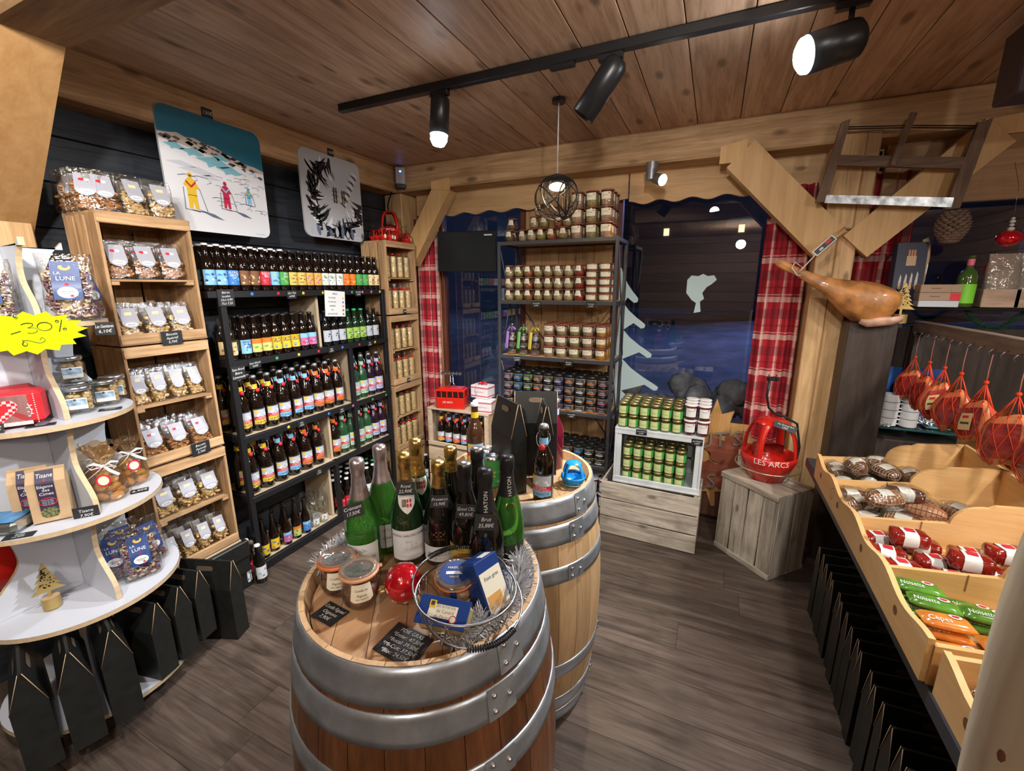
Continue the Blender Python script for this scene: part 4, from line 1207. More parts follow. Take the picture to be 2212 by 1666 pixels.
def bottle(kind, tbl, x, y, z, where, rz=PI / 2, group='beer bottles', front=True, jit=8):
    parts, desc = tbl[kind]
    big = tbl is K75
    nm = ('swing-top beer' if big else 'beer bottle')
    return thing('beer_bottle', '%s with %s, %s' % (nm, desc, where), 'bottle', (x, y, z), rz + R(rnd.uniform(-jit, jit)), parts if front else parts[:3], group)
SH = ['top', 'second', 'third', 'fourth', 'lowest']
# top shelf: one front row, one row behind
seq = ['blueart', 'blueart', 'bluetxt', 'brownart', 'brownart', 'redtxt', 'bgart', 'greentxt', 'yellow', 'yellow', 'orange2', 'orange2', 'white', 'white', 'white', 'orange', 'orange', 'green', 'green', 'cream', 'cream']
y = RY0 + .045
for row, x in ((0, RX - .045), (1, RX - .115), (2, RX - .185)):
    for i, k in enumerate(seq):
        yy_ = y + i * .0605 + (.01 * row)
        if yy_ > RY1 - .03: continue
        bottle(k, K33, x + rnd.uniform(-.004, .004), yy_, shelf_z[0], 'rack top, %s in row %s' % (ORD[i + 1], ('one', 'two', 'three')[row]), group='small beers on the rack top')
# second shelf
seq = ['punk', 'ogreen', 'ogreen', 'oblue', 'oblue', 'oblue', 'pblue', 'pblue']
for row in range(3):
    for i, k in enumerate(seq):
        bottle(k, K33, RX - .05 - .066 * row, 1.555 + i * .0635, shelf_z[1], 'second shelf, left, %s in row %s' % (ORD[i + 1], ('one', 'two', 'three')[row]), group='small beers on the second shelf, left')
seq = ['grey', 'grey', 'grey', 'lime', 'lime', 'lime', 'grey', 'grey']
for row in range(2):
    for i, k in enumerate(seq):
        bottle(k, K33, RX - .05 - .066 * row, 2.12 + i * .066, shelf_z[1], 'second shelf, right, %s in row %s' % (ORD[i + 1], ('one', 'two')[row]), group='small beers on the second shelf, right')
g = MB(); g.lathe(B33, CLEARG, 16)
l = MB(); wrap(l, .0305, .03, .10, 1.1, TAN); art(l, .0305, .032, .1, 1, [BRN, PAPER], 5)
for i, (x, y) in enumerate(((RX - .05, 1.475), (RX - .12, 1.475), (RX - .12, 1.535))):
    thing('clear_bottle', 'clear glass lemonade bottle behind the left upright, %s counted inward' % ORD[i + 1], 'bottle', (x, y, shelf_z[1]), PI / 2, [('glass_body', g.mesh()), ('label', l.mesh(), 'tan label')], 'clear bottles')
# third shelf: swing-top bottles
seq = ['yel', 'yel', 'yel', 'blu', 'blu', 'blu', 'ora', 'ora', 'ora']
for row in range(3):
    for i, k in enumerate(seq):
        bottle(k, K75, RX - .076 - .085 * row, 1.503 + i * .0862 + .02 * (row % 2), shelf_z[2], 'third shelf, left, %s in row %s' % (ORD[i + 1], ('one', 'two', 'three')[row]), group='large beers on the third shelf, left', jit=16)
for row in range(2):
    for i, k in enumerate(['grn', 'grn', 'lil', 'lil']):
        bottle(k, K75, RX - .076 - .085 * row, 2.356 + i * .0825, shelf_z[2], 'third shelf, right, %s in row %s' % (ORD[i + 1], ('one', 'two')[row]), group='large beers on the third shelf, right')
for row in range(2):
    for i, k in enumerate(['yel', 'yel', 'blu', 'blu', 'ora', 'ora']):
        bottle(k, K75, RX - .076 - .09 * row, 1.50 + i * .0945, shelf_z[3], 'fourth shelf, left, %s in row %s' % (ORD[i + 1], ('one', 'two')[row]), group='large beers on the fourth shelf, left', jit=16)
    for i, k in enumerate(['ora', 'grn', 'grn', 'grn', 'grn', 'lil', 'lil']):
        bottle(k, K75, RX - .076 - .09 * row, 2.125 + i * .0805, shelf_z[3], 'fourth shelf, right, %s in row %s' % (ORD[i + 1], ('one', 'two')[row]), group='large beers on the fourth shelf, right')
# lowest shelf
B50 = [(0, .001), (.026, 0), (.0285, .005), (.0285, .105), (.026, .125), (.018, .150), (.0125, .175), (.0120, .235), (.0135, .236), (.0135, .243), (0, .2435)]
def tall(lab, cols, seed, top=None):
    g = MB(); g.lathe(B50, BROWNG, 18); l = MB(); wrap(l, .0285, .020, .085, 1.3, lab)
    if top: wrap(l, .0285, .066, .085, 1.3, top, .001)
    art(l, .0285, .022, .083, 1.1, cols, seed, 10); return [('glass_body', g.mesh()), ('label', l.mesh(), 'bright printed label')]
KT = [(tall(YEL, [BLU, NAVY], 1), 'orange label with blue peaks'), (tall(PINK, [BLU, LIL], 2, LBL), 'light blue and pink label'), (tall(mat('label_sand2', (.5, .5, .2)), [GRN, LIME], 3, ORG), 'orange and green label'), (tall(BLU, [PINK, LBL], 4, LBL), 'two-tone blue label')]
for i, (x, y, k) in enumerate([(.05, 1.50, 0), (.06, 1.575, 0), (.05, 1.655, 1), (.055, 1.73, 2), (.05, 1.80, 3), (.12, 1.54, 1), (.12, 1.62, 2), (.13, 1.70, 0), (.12, 1.78, 1)]):
    thing('beer_bottle', 'slim uncapped bottle with %s, lowest shelf left, %s counted' % (KT[k][1], ORD[i + 1]), 'bottle', (RX - x, y, shelf_z[4]), PI / 2, KT[k][0], 'slim bottles on the lowest shelf')
GL = film('drinking_glass', (.93, .95, .95), .14, .03, 0)
g = MB(); g.lathe([(0, .004), (.024, .004), (.026, .0), (.030, .07), (.024, .098), (.020, .108), (.022, .118)], GL, 18)
l = MB(); wrap(l, .0285, .02, .062, 1.0, PAPER, .001); art(l, .0285, .022, .06, .9, [DKG, TAN], 3, 8)
for i, (x, y, k) in enumerate([(.055, 1.875, 0), (.055, 1.945, 0), (.125, 1.86, 0), (.125, 1.93, 0), (.055, 1.875, 1), (.125, 1.86, 1), (.125, 1.93, 1), (.055, 1.945, 1)]):
    thing('beer_glass', 'clear beer glass in the %s layer on the lowest shelf, %s counted' % (('lower', 'upper')[k], ORD[i + 1]), 'glass', (RX - x, y, shelf_z[4] + .121 * k), PI / 2, [('glass_body', g.mesh()), ('print', l.mesh(), 'printed picture')] if k == 0 else [('glass_body', g.mesh())], 'glasses on the lowest shelf')
seq = ['red2', 'red2', 'wblue', 'wblue', 'wblue', 'wblue', 'lime', 'grey']
for row in range(4):
    for i, k in enumerate(seq):
        bottle(k, K33, RX - .045 - .066 * row, 2.10 + i * .069, shelf_z[4], 'lowest shelf, right, %s in row %s' % (ORD[i + 1], ('one', 'two', 'three', 'four')[row]), group='small beers on the lowest shelf, right')
for i, (x, y, k) in enumerate([(-2.27, 1.325, 'wblue'), (-2.225, 1.385, 'wblue'), (-2.33, 1.39, 'red2')]):
    bottle(k, K33, x, y, 0, 'floor by the rack foot, %s of three' % ORD[i + 1], group='bottles on the floor')
# dots, tags and the colour key on the rack
dots = [(0, 1.60, BLU), (0, 1.76, REDL), (0, 1.93, YEL), (0, 2.08, YEL), (0, 2.33, GRN), (0, 2.43, PINK), (0, 2.52, PINK), (0, 2.61, YEL), (1, 1.70, GRN), (1, 1.85, YEL), (1, 2.0, REDL), (1, 2.20, BLU), (1, 2.36, REDL), (1, 2.52, YEL), (2, 1.72, YEL), (2, 2.03, BLU), (2, 2.25, PINK), (2, 2.45, GRN), (2, 2.60, GRN)]
for i, (k, y, m_) in enumerate(dots):
    b = MB(); b.lathe([(.0, .001), (.0095, .001), (.0095, 0)], m_, 16, rot=Matrix.Rotation(PI / 2, 4, 'Y'))
    cn = m_.name.split('_')[1]
    thing('colour_dot', 'small %s dot sticker on the %s shelf edge, %s dot of that edge' % (cn, SH[k], ORD[1 + sum(1 for q in dots[:i] if q[0] == k)]), 'sticker', (RX + .0035, y, shelf_z[k] - .018), 0, b.mesh(), 'colour dots')
RF = RX + .006
tag(['Bières', 'locales', '33cl 4,90', '75cl 7,55'], (RF, 1.455, 1.595), PI / 2, 'chalk tag Bières locales at the rack top\'s left corner', .085, .085)
tag(['33cl 75cl', '4,90€'], (RF, 1.845, 1.605), PI / 2, 'chalk tag 4,90€ in the middle of the rack top edge', .062, .048)
tag(['33cl Nat', '4,90€'], (RF, 2.385, 1.605), PI / 2, 'chalk tag on the right part of the rack top edge', .055, .042)
tag(['Sans Alcool', 'Bière', 'Limonade'], (RF, 1.462, 1.20), PI / 2, 'chalk tag Sans Alcool on the left upright', .075, .075)
tag(['Sans Alcool', '3,60€'], (RF, 1.56, 1.232), PI / 2, 'chalk tag 3,60€ left on the second shelf edge', .07, .042)
tag(['33cl', '4,90€'], (RF, 2.10, 1.24), PI / 2, 'chalk tag in the middle of the second shelf edge', .05, .036)
tag(['33cl', '5,60€'], (RF, 2.46, 1.24), PI / 2, 'chalk tag on the right of the second shelf edge', .045, .036)
tag(['75cl', '7,55€'], (RF, 1.81, .812), PI / 2, 'chalk tag 7,55€ left on the third shelf edge', .055, .038)
tag(['75cl', '7,55€'], (RF, 2.14, .812), PI / 2, 'chalk tag 7,55€ centred on the third shelf edge', .055, .038)
tag(['75cl', '7,55€'], (RF, 1.90, .452), PI / 2, 'chalk tag left on the fourth shelf edge', .055, .038)
tag(['75cl', '7,55€'], (RF, 2.45, .452), PI / 2, 'chalk tag right on the fourth shelf edge', .055, .038)
b = MB(); b.box((0, .001, 0), (.17, .0015, .165), PAPER)
for i, (t, m_) in enumerate((('BLONDE', YEL), ('BLANCHE', BLU), ('AMBRÉE', PINK), ('IPA', REDL), ('AROMATISÉE', GRN))):
    T = Matrix.Translation((-.025, 0, .038 - .026 * i)); b.text(t, .010, DKG, T, .10)
    b.lathe([(0, .001), (.007, .001)], m_, 12, c=(.066, -.0005, .038 - .026 * i), rot=Matrix.Rotation(PI / 2, 4, 'X'))
b.text('BIERES', .010, DKG, Matrix.Translation((0, 0, .064)))
thing('colour_key', 'white paper sheet listing beer colours, hung under the rack top', 'sign', mtx=Matrix.Translation((RF + .01, 2.16, 1.54)) @ Matrix.Rotation(PI / 2, 4, 'Z') @ Matrix.Rotation(R(4), 4, 'Y'), parts=b.mesh())

# ---------------------------------------------------------------- biscuit bags
def bagshape(wd, ht, dp, seed=0, top=.25):
    ph = seed * 1.7
    def fn(u, v, off=0.0):
        a = 2 * PI * u; c, s_ = math.cos(a), math.sin(a)
        k = (abs(c) ** 3 + abs(s_) ** 3) ** (-1 / 3)
        d = dp / 2 * (1 - max(0, (v - (1 - top * 2)) / (top * 2)) ** .8 * .93) if v > 1 - top * 2 else dp / 2
        w_ = wd / 2 * (1 + .03 * math.sin(6 * v + ph)) * (.94 + .06 * min(1, v * 8))
        crk = 1 + .04 * math.sin(7 * a + 9 * v + ph)
        return ((w_ + off) * c * k * crk, (d + off) * s_ * k * crk, ht * v)
    return fn
def biscuitbag(wd, ht, dp, bis, lab, seed, shape='disc', fill=.55, nb=60):
    r = random.Random(seed); fn = bagshape(wd, ht, dp, seed)
    f = MB(); f.grid(fn, 18, 10, FILM)
    f.add([fn(i / 18, 0) for i in range(18)], [tuple(range(18))], FILM)
    s_ = MB()
    for i in range(nb):
        z = ht * fill * r.random() ** .9 + .008
        sx = 1 if r.random() < .5 else -1
        x = r.uniform(-1, 1) * (wd / 2 - .012 - .0 * z); y = -abs(r.uniform(.2, 1)) * (dp / 2 - .008) if r.random() < .75 else r.uniform(-1, 1) * (dp / 2 - .008)
        if z > ht * .45: y *= max(.1, 1 - (z / ht - .45) * 2.0)
        if shape == 'ring': y *= .72
        rot = Matrix.Rotation(r.uniform(0, PI), 4, 'Z') @ Matrix.Rotation(r.uniform(0, PI), 4, 'X')
        if shape == 'disc': s_.ball((x, y, z), .0115, bis, 8, (1, .85, .36), rot)
        elif shape == 'nut': s_.ball((x, y, z), .008, bis, 6, (1.2, .9, .8), rot)
        elif shape == 'ring':
            s_.tube([tuple(Vector((x, y, z)) + rot.to_3x3() @ Vector((.008 * math.cos(q), .008 * math.sin(q), .002 * math.sin(3 * q)))) for q in [2 * PI * j / 7 for j in range(7)]], .0035, r.choice(bis) if isinstance(bis, tuple) else bis, 5, closed=True)
    b = MB(); b.ball((0, 0, ht * fill * .45), 1, bis[0] if isinstance(bis, tuple) else bis, 8, (wd / 2 - .014, dp / 2 - .014, ht * fill * .42))
    s_.v and None
    s_.add(b.v, b.f, bis[0] if isinstance(bis, tuple) else bis, True)
    P = [('biscuits', s_.mesh(), {'kind': 'stuff'}), ('wrapper', f.mesh(), 'clear crinkled wrapper')]
    if lab: P.append(('label', lab(fn, wd, ht, dp), 'printed label'))
    return P
LABG = mat('bag_label_grey', (.42, .42, .48), .5)
def biscuit_label(icon):
    def mk_(fn, wd, ht, dp):
        l = MB(); w_ = wd * .31
        yf = lambda z: -dp / 2 * (1 - (max(0, (z / ht - .5) / .5) ** .8 * .93 if z > ht * .5 else 0)) - .003
        def pl(pts, m_, o=0.0): l.add([(x, yf(z) - o, z) for x, z in pts], [tuple(range(len(pts)))], m_)
        z0, z1 = ht * .30, ht * .86
        l.grid(lambda u, v: ((2 * u - 1) * w_ * (1 if v > .3 else math.sin(PI / 2 * (v / .3)) ** .5), yf(z0 + (z1 - z0) * v), z0 + (z1 - z0) * v), 6, 12, LABG)
        c = ht * .41; pl([(w_ * .72 * math.cos(a), c + ht * .055 * math.sin(a)) for a in [2 * PI * i / 16 for i in range(16)]], PAPER, .0008)
        l.text('Biscuits' if icon is TAN else 'Tomate', ht * .035, DKG, fn=lambda x, z: (x, yf(c + z) - .0014, c + z), wmax=w_ * 1.1)
        if icon is TAN: pl([(-w_ * .45, ht * .66), (w_ * .4, ht * .665), (w_ * .45, ht * .745), (-w_ * .4, ht * .74)], mat('cheese_yellow', (.85, .72, .38), .6), .0012)
        else:
            for dx in (-.3, .15): pl([(w_ * (dx + .3 * math.cos(a)), ht * .70 + ht * .035 * math.sin(a)) for a in [2 * PI * i / 10 for i in range(10)]], REDL if dx < 0 else PAPER, .0012)
        return l.mesh()
    return mk_
BISY = mat('pale_biscuit', (.68, .46, .20), .65, noise=.25, nscale=60); BISB = mat('brown_biscuit', (.46, .21, .07), .6, noise=.3, nscale=60)
BG = [(biscuitbag(.104, .165, .052, BISY, biscuit_label(TAN), s_, nb=58), 'pale biscuits') for s_ in (1, 2, 3)] + [(biscuitbag(.104, .165, .052, BISB, biscuit_label(REDL), s_, nb=58), 'brown tomato biscuits') for s_ in (4, 5)]
LX = -2.27
lev = [('on the crate top', 1.951, [4, 0, 1], 1.955), ('top crate\'s upper space', 1.405 + .2775, [3, 4, 4], 0), ('top crate\'s lower space', 1.425, [0, 1, 2], 0),
       ('middle crate\'s upper space', .855 + .2775, [0, 2, 1, 0], 0), ('middle crate\'s lower space', .875, [3, 4, 3], 0), ('lowest crate\'s upper space', .30 + .2775, [0, 1, 2], 0), ('lowest crate\'s lower space', .322, [1, 0, 2, 1], 0)]
for where, z, ks, _ in lev:
    n = len(ks); sp = .31 / n
    for row in range(3 if z < 1.9 else 2):
        for i, k in enumerate(ks):
            sc = min(1.0, sp / .104)
            M_ = Matrix.Translation((LX - .035 - row * .062, 1.135 - .155 + sp * (i + .5), z)) @ Matrix.Rotation(PI / 2 + R(rnd.uniform(-6, 6)), 4, 'Z') @ Matrix.Rotation(R(-7), 4, 'X') @ Matrix.Diagonal((sc, .92, 1 if z > 1.5 else .96, 1))
            thing('biscuit_bag', 'clear bag of %s, %s, %s from left, row %s' % (BG[k][1], where, ORD[i + 1], ('one', 'two', 'three')[row]), 'bag', mtx=M_, parts=BG[k][0], group='biscuit bags in the crates')
for i in range(4):
    thing('biscuit_bag', 'clear bag of brown biscuits, back left on top of the crates, %s inward' % ORD[i + 1], 'bag', mtx=Matrix.Translation((LX - .05 - .045 * i, .985, 1.951)) @ Matrix.Rotation(R(60), 4, 'Z') @ Matrix.Rotation(R(-8), 4, 'X'), parts=BG[3 + i % 2][0], group='biscuit bags in the crates')
LF = -2.232
tag(['Biscuits', 'Apéritif', '5,70€'], (LF, 1.15, 1.425), PI / 2, 'chalk tag Biscuits Apéritif under the top biscuit crate', .085, .062)
tag(['Biscuits', 'Apéritif', '5,70€'], (LF, 1.19, .878), PI / 2, 'chalk tag Biscuits Apéritif under the middle biscuit crate', .085, .062)
# ---------------------------------------------------------------- cookie rolls in the narrow crates
COOK = mat('round_cookie', (.72, .52, .25), .6, noise=.2, nscale=50)
def roll(bow, seed):
    r = random.Random(seed); s_ = MB(); prof = []
    for i in range(14):
        z = .004 + i * .0115; o = r.uniform(-.0015, .0015)
        prof += [(.022, z), (.0265 + o, z + .002), (.0265 + o, z + .008), (.022, z + .0098)]
    s_.lathe([(0, .004)] + prof + [(0, prof[-1][1])], COOK, 14)
    f = MB(); f.lathe([(0, .0), (.028, .001), (.030, .01), (.0295, .15), (.022, .172), (.008, .180), (.018, .215), (.020, .222)] if bow else [(0, 0), (.028, .001), (.030, .01), (.0295, .155), (.024, .17), (.010, .178)], FILM, 14)
    P = [('cookies', s_.mesh()), ('wrapper', f.mesh(), 'clear wrapper')]
    b = MB(); b.lathe([(.009, .175), (.0105, .180), (.009, .185)], REDF, 10)
    if bow:
        for sg in (-1, 1): b.ball((sg * .014, -.008, .183), .009, REDF, 8, (1.4, .5, .7)); b.ball((sg * .008, -.012, .172), .006, REDF, 6, (.5, .4, 1.6))
    P.append(('ribbon', b.mesh(), 'red ribbon')); return P
RL = [roll(False, 1), roll(True, 2), roll(True, 3)]
NX = -2.30
spaces = [(1.435 + .282, 0, 'top crate, upper space'), (1.455, 1, 'top crate, lower space'), (.87 + .282, 0, 'middle crate, upper space'), (.892, 1, 'middle crate, lower space'), (.31 + .282, 0, 'lowest crate, upper space'), (.332, 2, 'lowest crate, lower space')]
for z, k, where in spaces:
    for row in range(2):
        for i in range(4):
            thing('cookie_roll', 'clear-wrapped roll of round cookies, corner stack, %s, %s from left, row %s' % (where, ORD[i + 1], ('one', 'two')[row]), 'cookies', (NX - .03 - .07 * row, 2.87 - .118 + i * .079, z), PI / 2 + R(rnd.uniform(-20, 20)), RL[k], 'cookie rolls in the corner crates')
tag(['5,80€'], (-2.262, 2.86, 1.455), PI / 2, 'tiny black tag on the top narrow crate', .036, .032)
tag(['5,80€'], (-2.262, 2.86, .89), PI / 2, 'tiny black tag on the middle narrow crate', .036, .032)
# ---------------------------------------------------------------- things on the round display
PUR = mat('purple_pasta', (.24, .13, .16), .6, noise=.3, nscale=60); BEI = mat('beige_pasta', (.58, .46, .30), .6, noise=.2, nscale=60)
def lune_label(fn, wd, ht, dp):
    l = MB(); w_ = wd * .27
    yf = lambda z: -dp / 2 * (1 - (max(0, (z / ht - .5) / .5) ** .8 * .93 if z > ht * .5 else 0)) - .004
    z0, z1 = ht * .30, ht * .88
    l.grid(lambda u, v: ((2 * u - 1) * w_, yf(z0 + (z1 - z0) * v), z0 + (z1 - z0) * v), 2, 8, mat('lune_navy', (.025, .06, .20), .4))
    c = ht * .405
    def disc(cx, cz, rx, rz, m_, o, n=20): l.add([(cx + rx * math.cos(2 * PI * i / n), yf(cz + rz * math.sin(2 * PI * i / n)) - o, cz + rz * math.sin(2 * PI * i / n)) for i in range(n)], [tuple(range(n))], m_)
    disc(0, c, w_ * .72, ht * .085, PAPER, .0012)
    pts = []
    for i in range(13): a = PI * .1 - PI * 1.25 * i / 12; pts.append((w_ * .42 * math.cos(a), ht * .79 + ht * .05 * math.sin(a)))
    for i in range(13): a = PI * .1 - PI * 1.25 * (12 - i) / 12; pts.append((w_ * .22 * math.cos(a) + w_ * .06, ht * .805 + ht * .028 * math.sin(a)))
    for i in range(12): l.add([(p[0], yf(p[1]) - .0014, p[1]) for p in (pts[i], pts[i + 1], pts[24 - i], pts[25 - i])], [(0, 1, 2, 3)], mat('moon_gold', (.80, .50, .10), .5))
    g = lambda z: (lambda x, q: (x, yf(z + q) - .002, z + q))
    l.text('LA', ht * .045, PAPER, fn=lambda x, q: g(ht * .70)(x - w_ * .55, q)); l.text('LUNE', ht * .062, PAPER, fn=g(ht * .62), wmax=w_ * 1.6)
    l.text('Gentianes', ht * .026, DKG, fn=g(c + ht * .02), wmax=w_ * 1.15); l.text('des alpes', ht * .020, DKG, fn=g(c - ht * .012), wmax=w_ * .8)
    disc(w_ * .25, c - ht * .05, w_ * .14, ht * .018, REDL, .002, 8)
    for d in ((.10, .03), (.03, .10)): l.add([(sx * w_ * d[0] * 1.6, yf(ht * .53) - .0022, ht * .53 + sz_ * ht * d[1] * .26) for sx, sz_ in ((-1, -1), (1, -1), (1, 1), (-1, 1))], [(0, 1, 2, 3)], REDL)
    r = random.Random(4)
    for i in range(30):
        x, z = r.choice((-1, 1)) * r.uniform(.6, .95) * w_, r.uniform(z0 + .004, z1 - .004)
        l.add([(x - .0006, yf(z) - .001, z), (x + .0006, yf(z) - .001, z), (x, yf(z + .0012) - .001, z + .0012)], [(0, 1, 2)], PAPER)
    return l.mesh()
def lune(seed, wd=.12, ht=.20, dp=.06):
    r = random.Random(seed)
    P = biscuitbag(wd, ht, dp, PUR, lune_label, seed, 'ring', .74, 120)
    q = biscuitbag(wd, ht, dp, BEI, None, seed + 50, 'ring', .74, 60)
    return [('pasta', P[0][1], {'kind': 'stuff'}), ('pasta', q[0][1], 'beige flower shaped pasta', {'kind': 'stuff'})] + P[1:]
LN = [lune(1), lune(2), lune(3)]
def put(parts, x, y, z, az, label, name, cat, group=None, tilt=0, sc=1.0, tx=0):
    M_ = Matrix.Translation((x, y, z + .0042)) @ Matrix.Rotation(R(az), 4, 'Z') @ Matrix.Rotation(R(tilt), 4, 'X') @ Matrix.Rotation(R(tx), 4, 'Y') @ Matrix.Scale(sc, 4)
    return thing(name, label, cat, mtx=M_, parts=parts, group=group)
G = 'pasta bags on the display'
put(LN[0], -2.03, .757, TZ[4], 62, 'purple pasta bag with navy LA LUNE label, right of the fin on the top disc', 'pasta_bag', 'bag', G, -5, 1.12)
put(LN[1], -2.07, .575, TZ[4], 66, 'purple pasta bag left of the fin on the top disc', 'pasta_bag', 'bag', G, -4)
put(LN[2], -2.15, .845, TZ[4], 125, 'purple pasta bag seen from its side at the right of the top disc', 'pasta_bag', 'bag', G, -3)
put(LN[2], -2.12, .49, TZ[4], 45, 'purple pasta bag cut by the left picture edge, top disc', 'pasta_bag', 'bag', G, -4)
put(LN[0], -2.015, .785, TZ[1], 72, 'front purple pasta bag with LA LUNE label on the low disc by the big fin', 'pasta_bag', 'bag', G, -6)
put(LN[1], -2.085, .735, TZ[1], 62, 'purple pasta bag half hidden behind the front one, low disc', 'pasta_bag', 'bag', G, -6)
put(LN[2], -2.09, .855, TZ[1], 98, 'purple pasta bag at the right rear of the low disc', 'pasta_bag', 'bag', G, -6)
put(LN[0], -2.155, .79, TZ[1], 80, 'purple pasta bag at the back against the low disc\'s fin', 'pasta_bag', 'bag', G, -6)
# yellow star sign
STAR = mat('fluo_yellow', (.62, .82, .0), .5, spec=.2)
b = MB(); pts = []
rs = random.Random(2)
for i in range(32):
    a = 2 * PI * i / 32; k = (1.0 if i % 2 == 0 else .80)
    pts.append((.142 * k * math.cos(a), .072 * k * math.sin(a)))
b.prism(pts, .0012, STAR)
INK = mat('black_ink', (.03, .03, .02), .6)
def stroke(pts, r=.0019):
    pts = [(x * .82 + .022, z) for x, z in pts]
    q = [pts[0]] + pts + [pts[-1]]; pts = []
    for i in range(1, len(q) - 2):
        for k in range(5):
            t = k / 5; pts.append(tuple(.5 * (2 * q[i][j] + (q[i + 1][j] - q[i - 1][j]) * t + (2 * q[i - 1][j] - 5 * q[i][j] + 4 * q[i + 1][j] - q[i + 2][j]) * t * t + (3 * q[i][j] - q[i - 1][j] - 3 * q[i + 1][j] + q[i + 2][j]) * t ** 3) for j in (0, 1)))
    pts.append(q[-1])
    b.tube([(x, -.001, z) for x, z in pts], r, INK, 4, flat=.3)
stroke([(-.080, .003), (-.050, .010)])
stroke([(-.045, .030), (-.030, .034), (-.012, .031), (-.015, .022), (-.028, .018), (-.008, .016), (-.004, .006), (-.018, .000), (-.034, .002)])
stroke([(.020 + .021 * math.cos(2 * PI * i / 14 + 1), .018 + .014 * math.sin(2 * PI * i / 14 + 1)) for i in range(15)])
stroke([(.076, .036), (.058, -.004)]); stroke([(.060 + .005 * math.cos(2 * PI * i / 8), .031 + .004 * math.sin(2 * PI * i / 8)) for i in range(9)]); stroke([(.076 + .005 * math.cos(2 * PI * i / 8), .003 + .004 * math.sin(2 * PI * i / 8)) for i in range(9)])
stroke([(-.052, -.026), (-.058, -.034), (-.050, -.040), (-.044, -.030), (-.056, -.022), (-.040, -.022), (-.010, -.034), (.006, -.030), (.008, -.022), (.000, -.018), (-.006, -.026)])
pin = MB(); pin.ball((-.02, -.004, .058), .006, CHROME, 10)
thing('discount_sign', 'fluorescent yellow star sign reading -30% pinned on the display', 'sign', mtx=Matrix.Translation((-1.915, .60, 1.512)) @ Matrix.Rotation(R(62), 4, 'Z') @ Matrix.Rotation(R(-4), 4, 'Y') @ Matrix.Scale(.93, 4), parts=[('card', b.mesh()), ('pin', pin.mesh(), 'silver pin')])
tag(['Les Gentianes', '6,10€'], (-1.99, .815, 1.505), R(55), 'chalk tag 6,10€ at the right rim of the top disc', .055, .046)
# cookie jars on the second highest disc
JARG = film('jar_glass', (.95, .96, .95), .10, .03, 0)
def cookiejar():
    g = MB(); g.lathe([(0, .001), (.042, 0), (.045, .004), (.045, .070), (.039, .078), (.038, .084)], JARG, 8, a0=PI / 8, a1=2 * PI + PI / 8, smooth=False)
    s_ = MB(); r = random.Random(5)
    for i in range(26): a = r.uniform(0, 6.28); s_.ball((.026 * math.cos(a), .026 * math.sin(a), .012 + .058 * r.random()), .013, BISY, 8, (1, 1, .5), Matrix.Rotation(r.uniform(0, 3), 4, 'X'))
    l = MB(); l.box((0, -.0425, .038), (.055, .001, .040), PAPER); l.box((0, -.0432, .043), (.053, .0006, .022), mat('label_sky', (.30, .42, .55), .6, noise=.5, nscale=60)); l.lathe([(0, 0), (.004, 0)], DKG, 10, c=(-.004, -.0437, .052), rot=Matrix.Rotation(PI / 2, 4, 'X')); l.text('Alpes', .006, GREYL, Matrix.Translation((.0, -.0434, .03)))
    t = MB(); t.lathe([(.0405, .082), (.0415, .083), (.0415, .094), (.039, .097), (0, .097)], LIDS, 24)
    return [('jar_body', g.mesh(), 'clear faceted glass'), ('cookies', s_.mesh(), {'kind': 'stuff'}), ('label', l.mesh(), 'white and sky-blue label'), ('lid', t.mesh(), 'silver lid')]
cj = cookiejar()
for i, (x, y, z, w_) in enumerate([(-2.085, .735, 1.20, 'front left of four on the disc'), (-2.135, .835, 1.20, 'middle of the disc behind the front one'), (-2.215, .895, 1.20, 'right rear of the disc by the rim'), (-2.19, .77, 1.20, 'hidden one carrying another jar'), (-2.185, .765, 1.2985, 'stacked on top of another')]):
    put(cj, x, y, z, 62 + 4 * i, 'square glass jar of cookies with silver lid, ' + w_, 'cookie_jar', 'jar', 'cookie jars on the display')
tag(['Cookies', '8,50€'], (-2.035, .80, 1.2035), R(60), 'black tag lying in front of the cookie jars', .065, .034, tilt=R(-88))
# heart tin
b = MB(); WDP = wood('printed_planks', (.55, .42, .38), (.80, .70, .66), 2, .4, 0, 2.0, .0, 0)
b.box((0, 0, .058), (.15, .085, .115), WDP, .010); 
q = MB(); q.box((0, 0, .062), (.156, .092, .11), REDF, .012); q2 = MB()
hp = []
for i in range(28):
    t = 2 * PI * i / 28; hp.append((16 * math.sin(t) ** 3, 13 * math.cos(t) - 5 * math.cos(2 * t) - 2 * math.cos(3 * t) - math.cos(4 * t)))
CHK = bpy.data.materials.new('red_gingham'); CHK.use_nodes = True
_b = CHK.node_tree.nodes['Principled BSDF']; _c = CHK.node_tree.nodes.new('ShaderNodeTexChecker'); _c.inputs['Scale'].default_value = 110; _t = CHK.node_tree.nodes.new('ShaderNodeTexCoord')
_c.inputs[1].default_value = (.55, .01, .03, 1); _c.inputs[2].default_value = (.75, .55, .55, 1)
CHK.node_tree.links.new(_t.outputs['Object'], _c.inputs[0]); CHK.node_tree.links.new(_c.outputs[0], _b.inputs[0])
f = MB(); f.box((-.012, -.0445, .056), (.122, .003, .10), WDP, .001)
h1 = [(-.02 + x * .0027, .060 + z * .0027) for x, z in hp]; f.add([(x, -.0465, z) for x, z in h1], [tuple(range(28))], CHK)
h2 = [(-.02 + x * .0014, .062 + z * .0014) for x, z in hp]; f.add([(x, -.0475, z) for x, z in h2], [tuple(range(28))], REDF)
f.tube([(.045, -.047, .03), (.052, -.047, .05), (.046, -.047, .075)], .0012, PAPER, 4)
for i in range(6): f.ball((.048 + (.004 if i % 2 else -.004), -.047, .034 + .007 * i), .0025, PAPER, 6, (1.6, .3, .7))
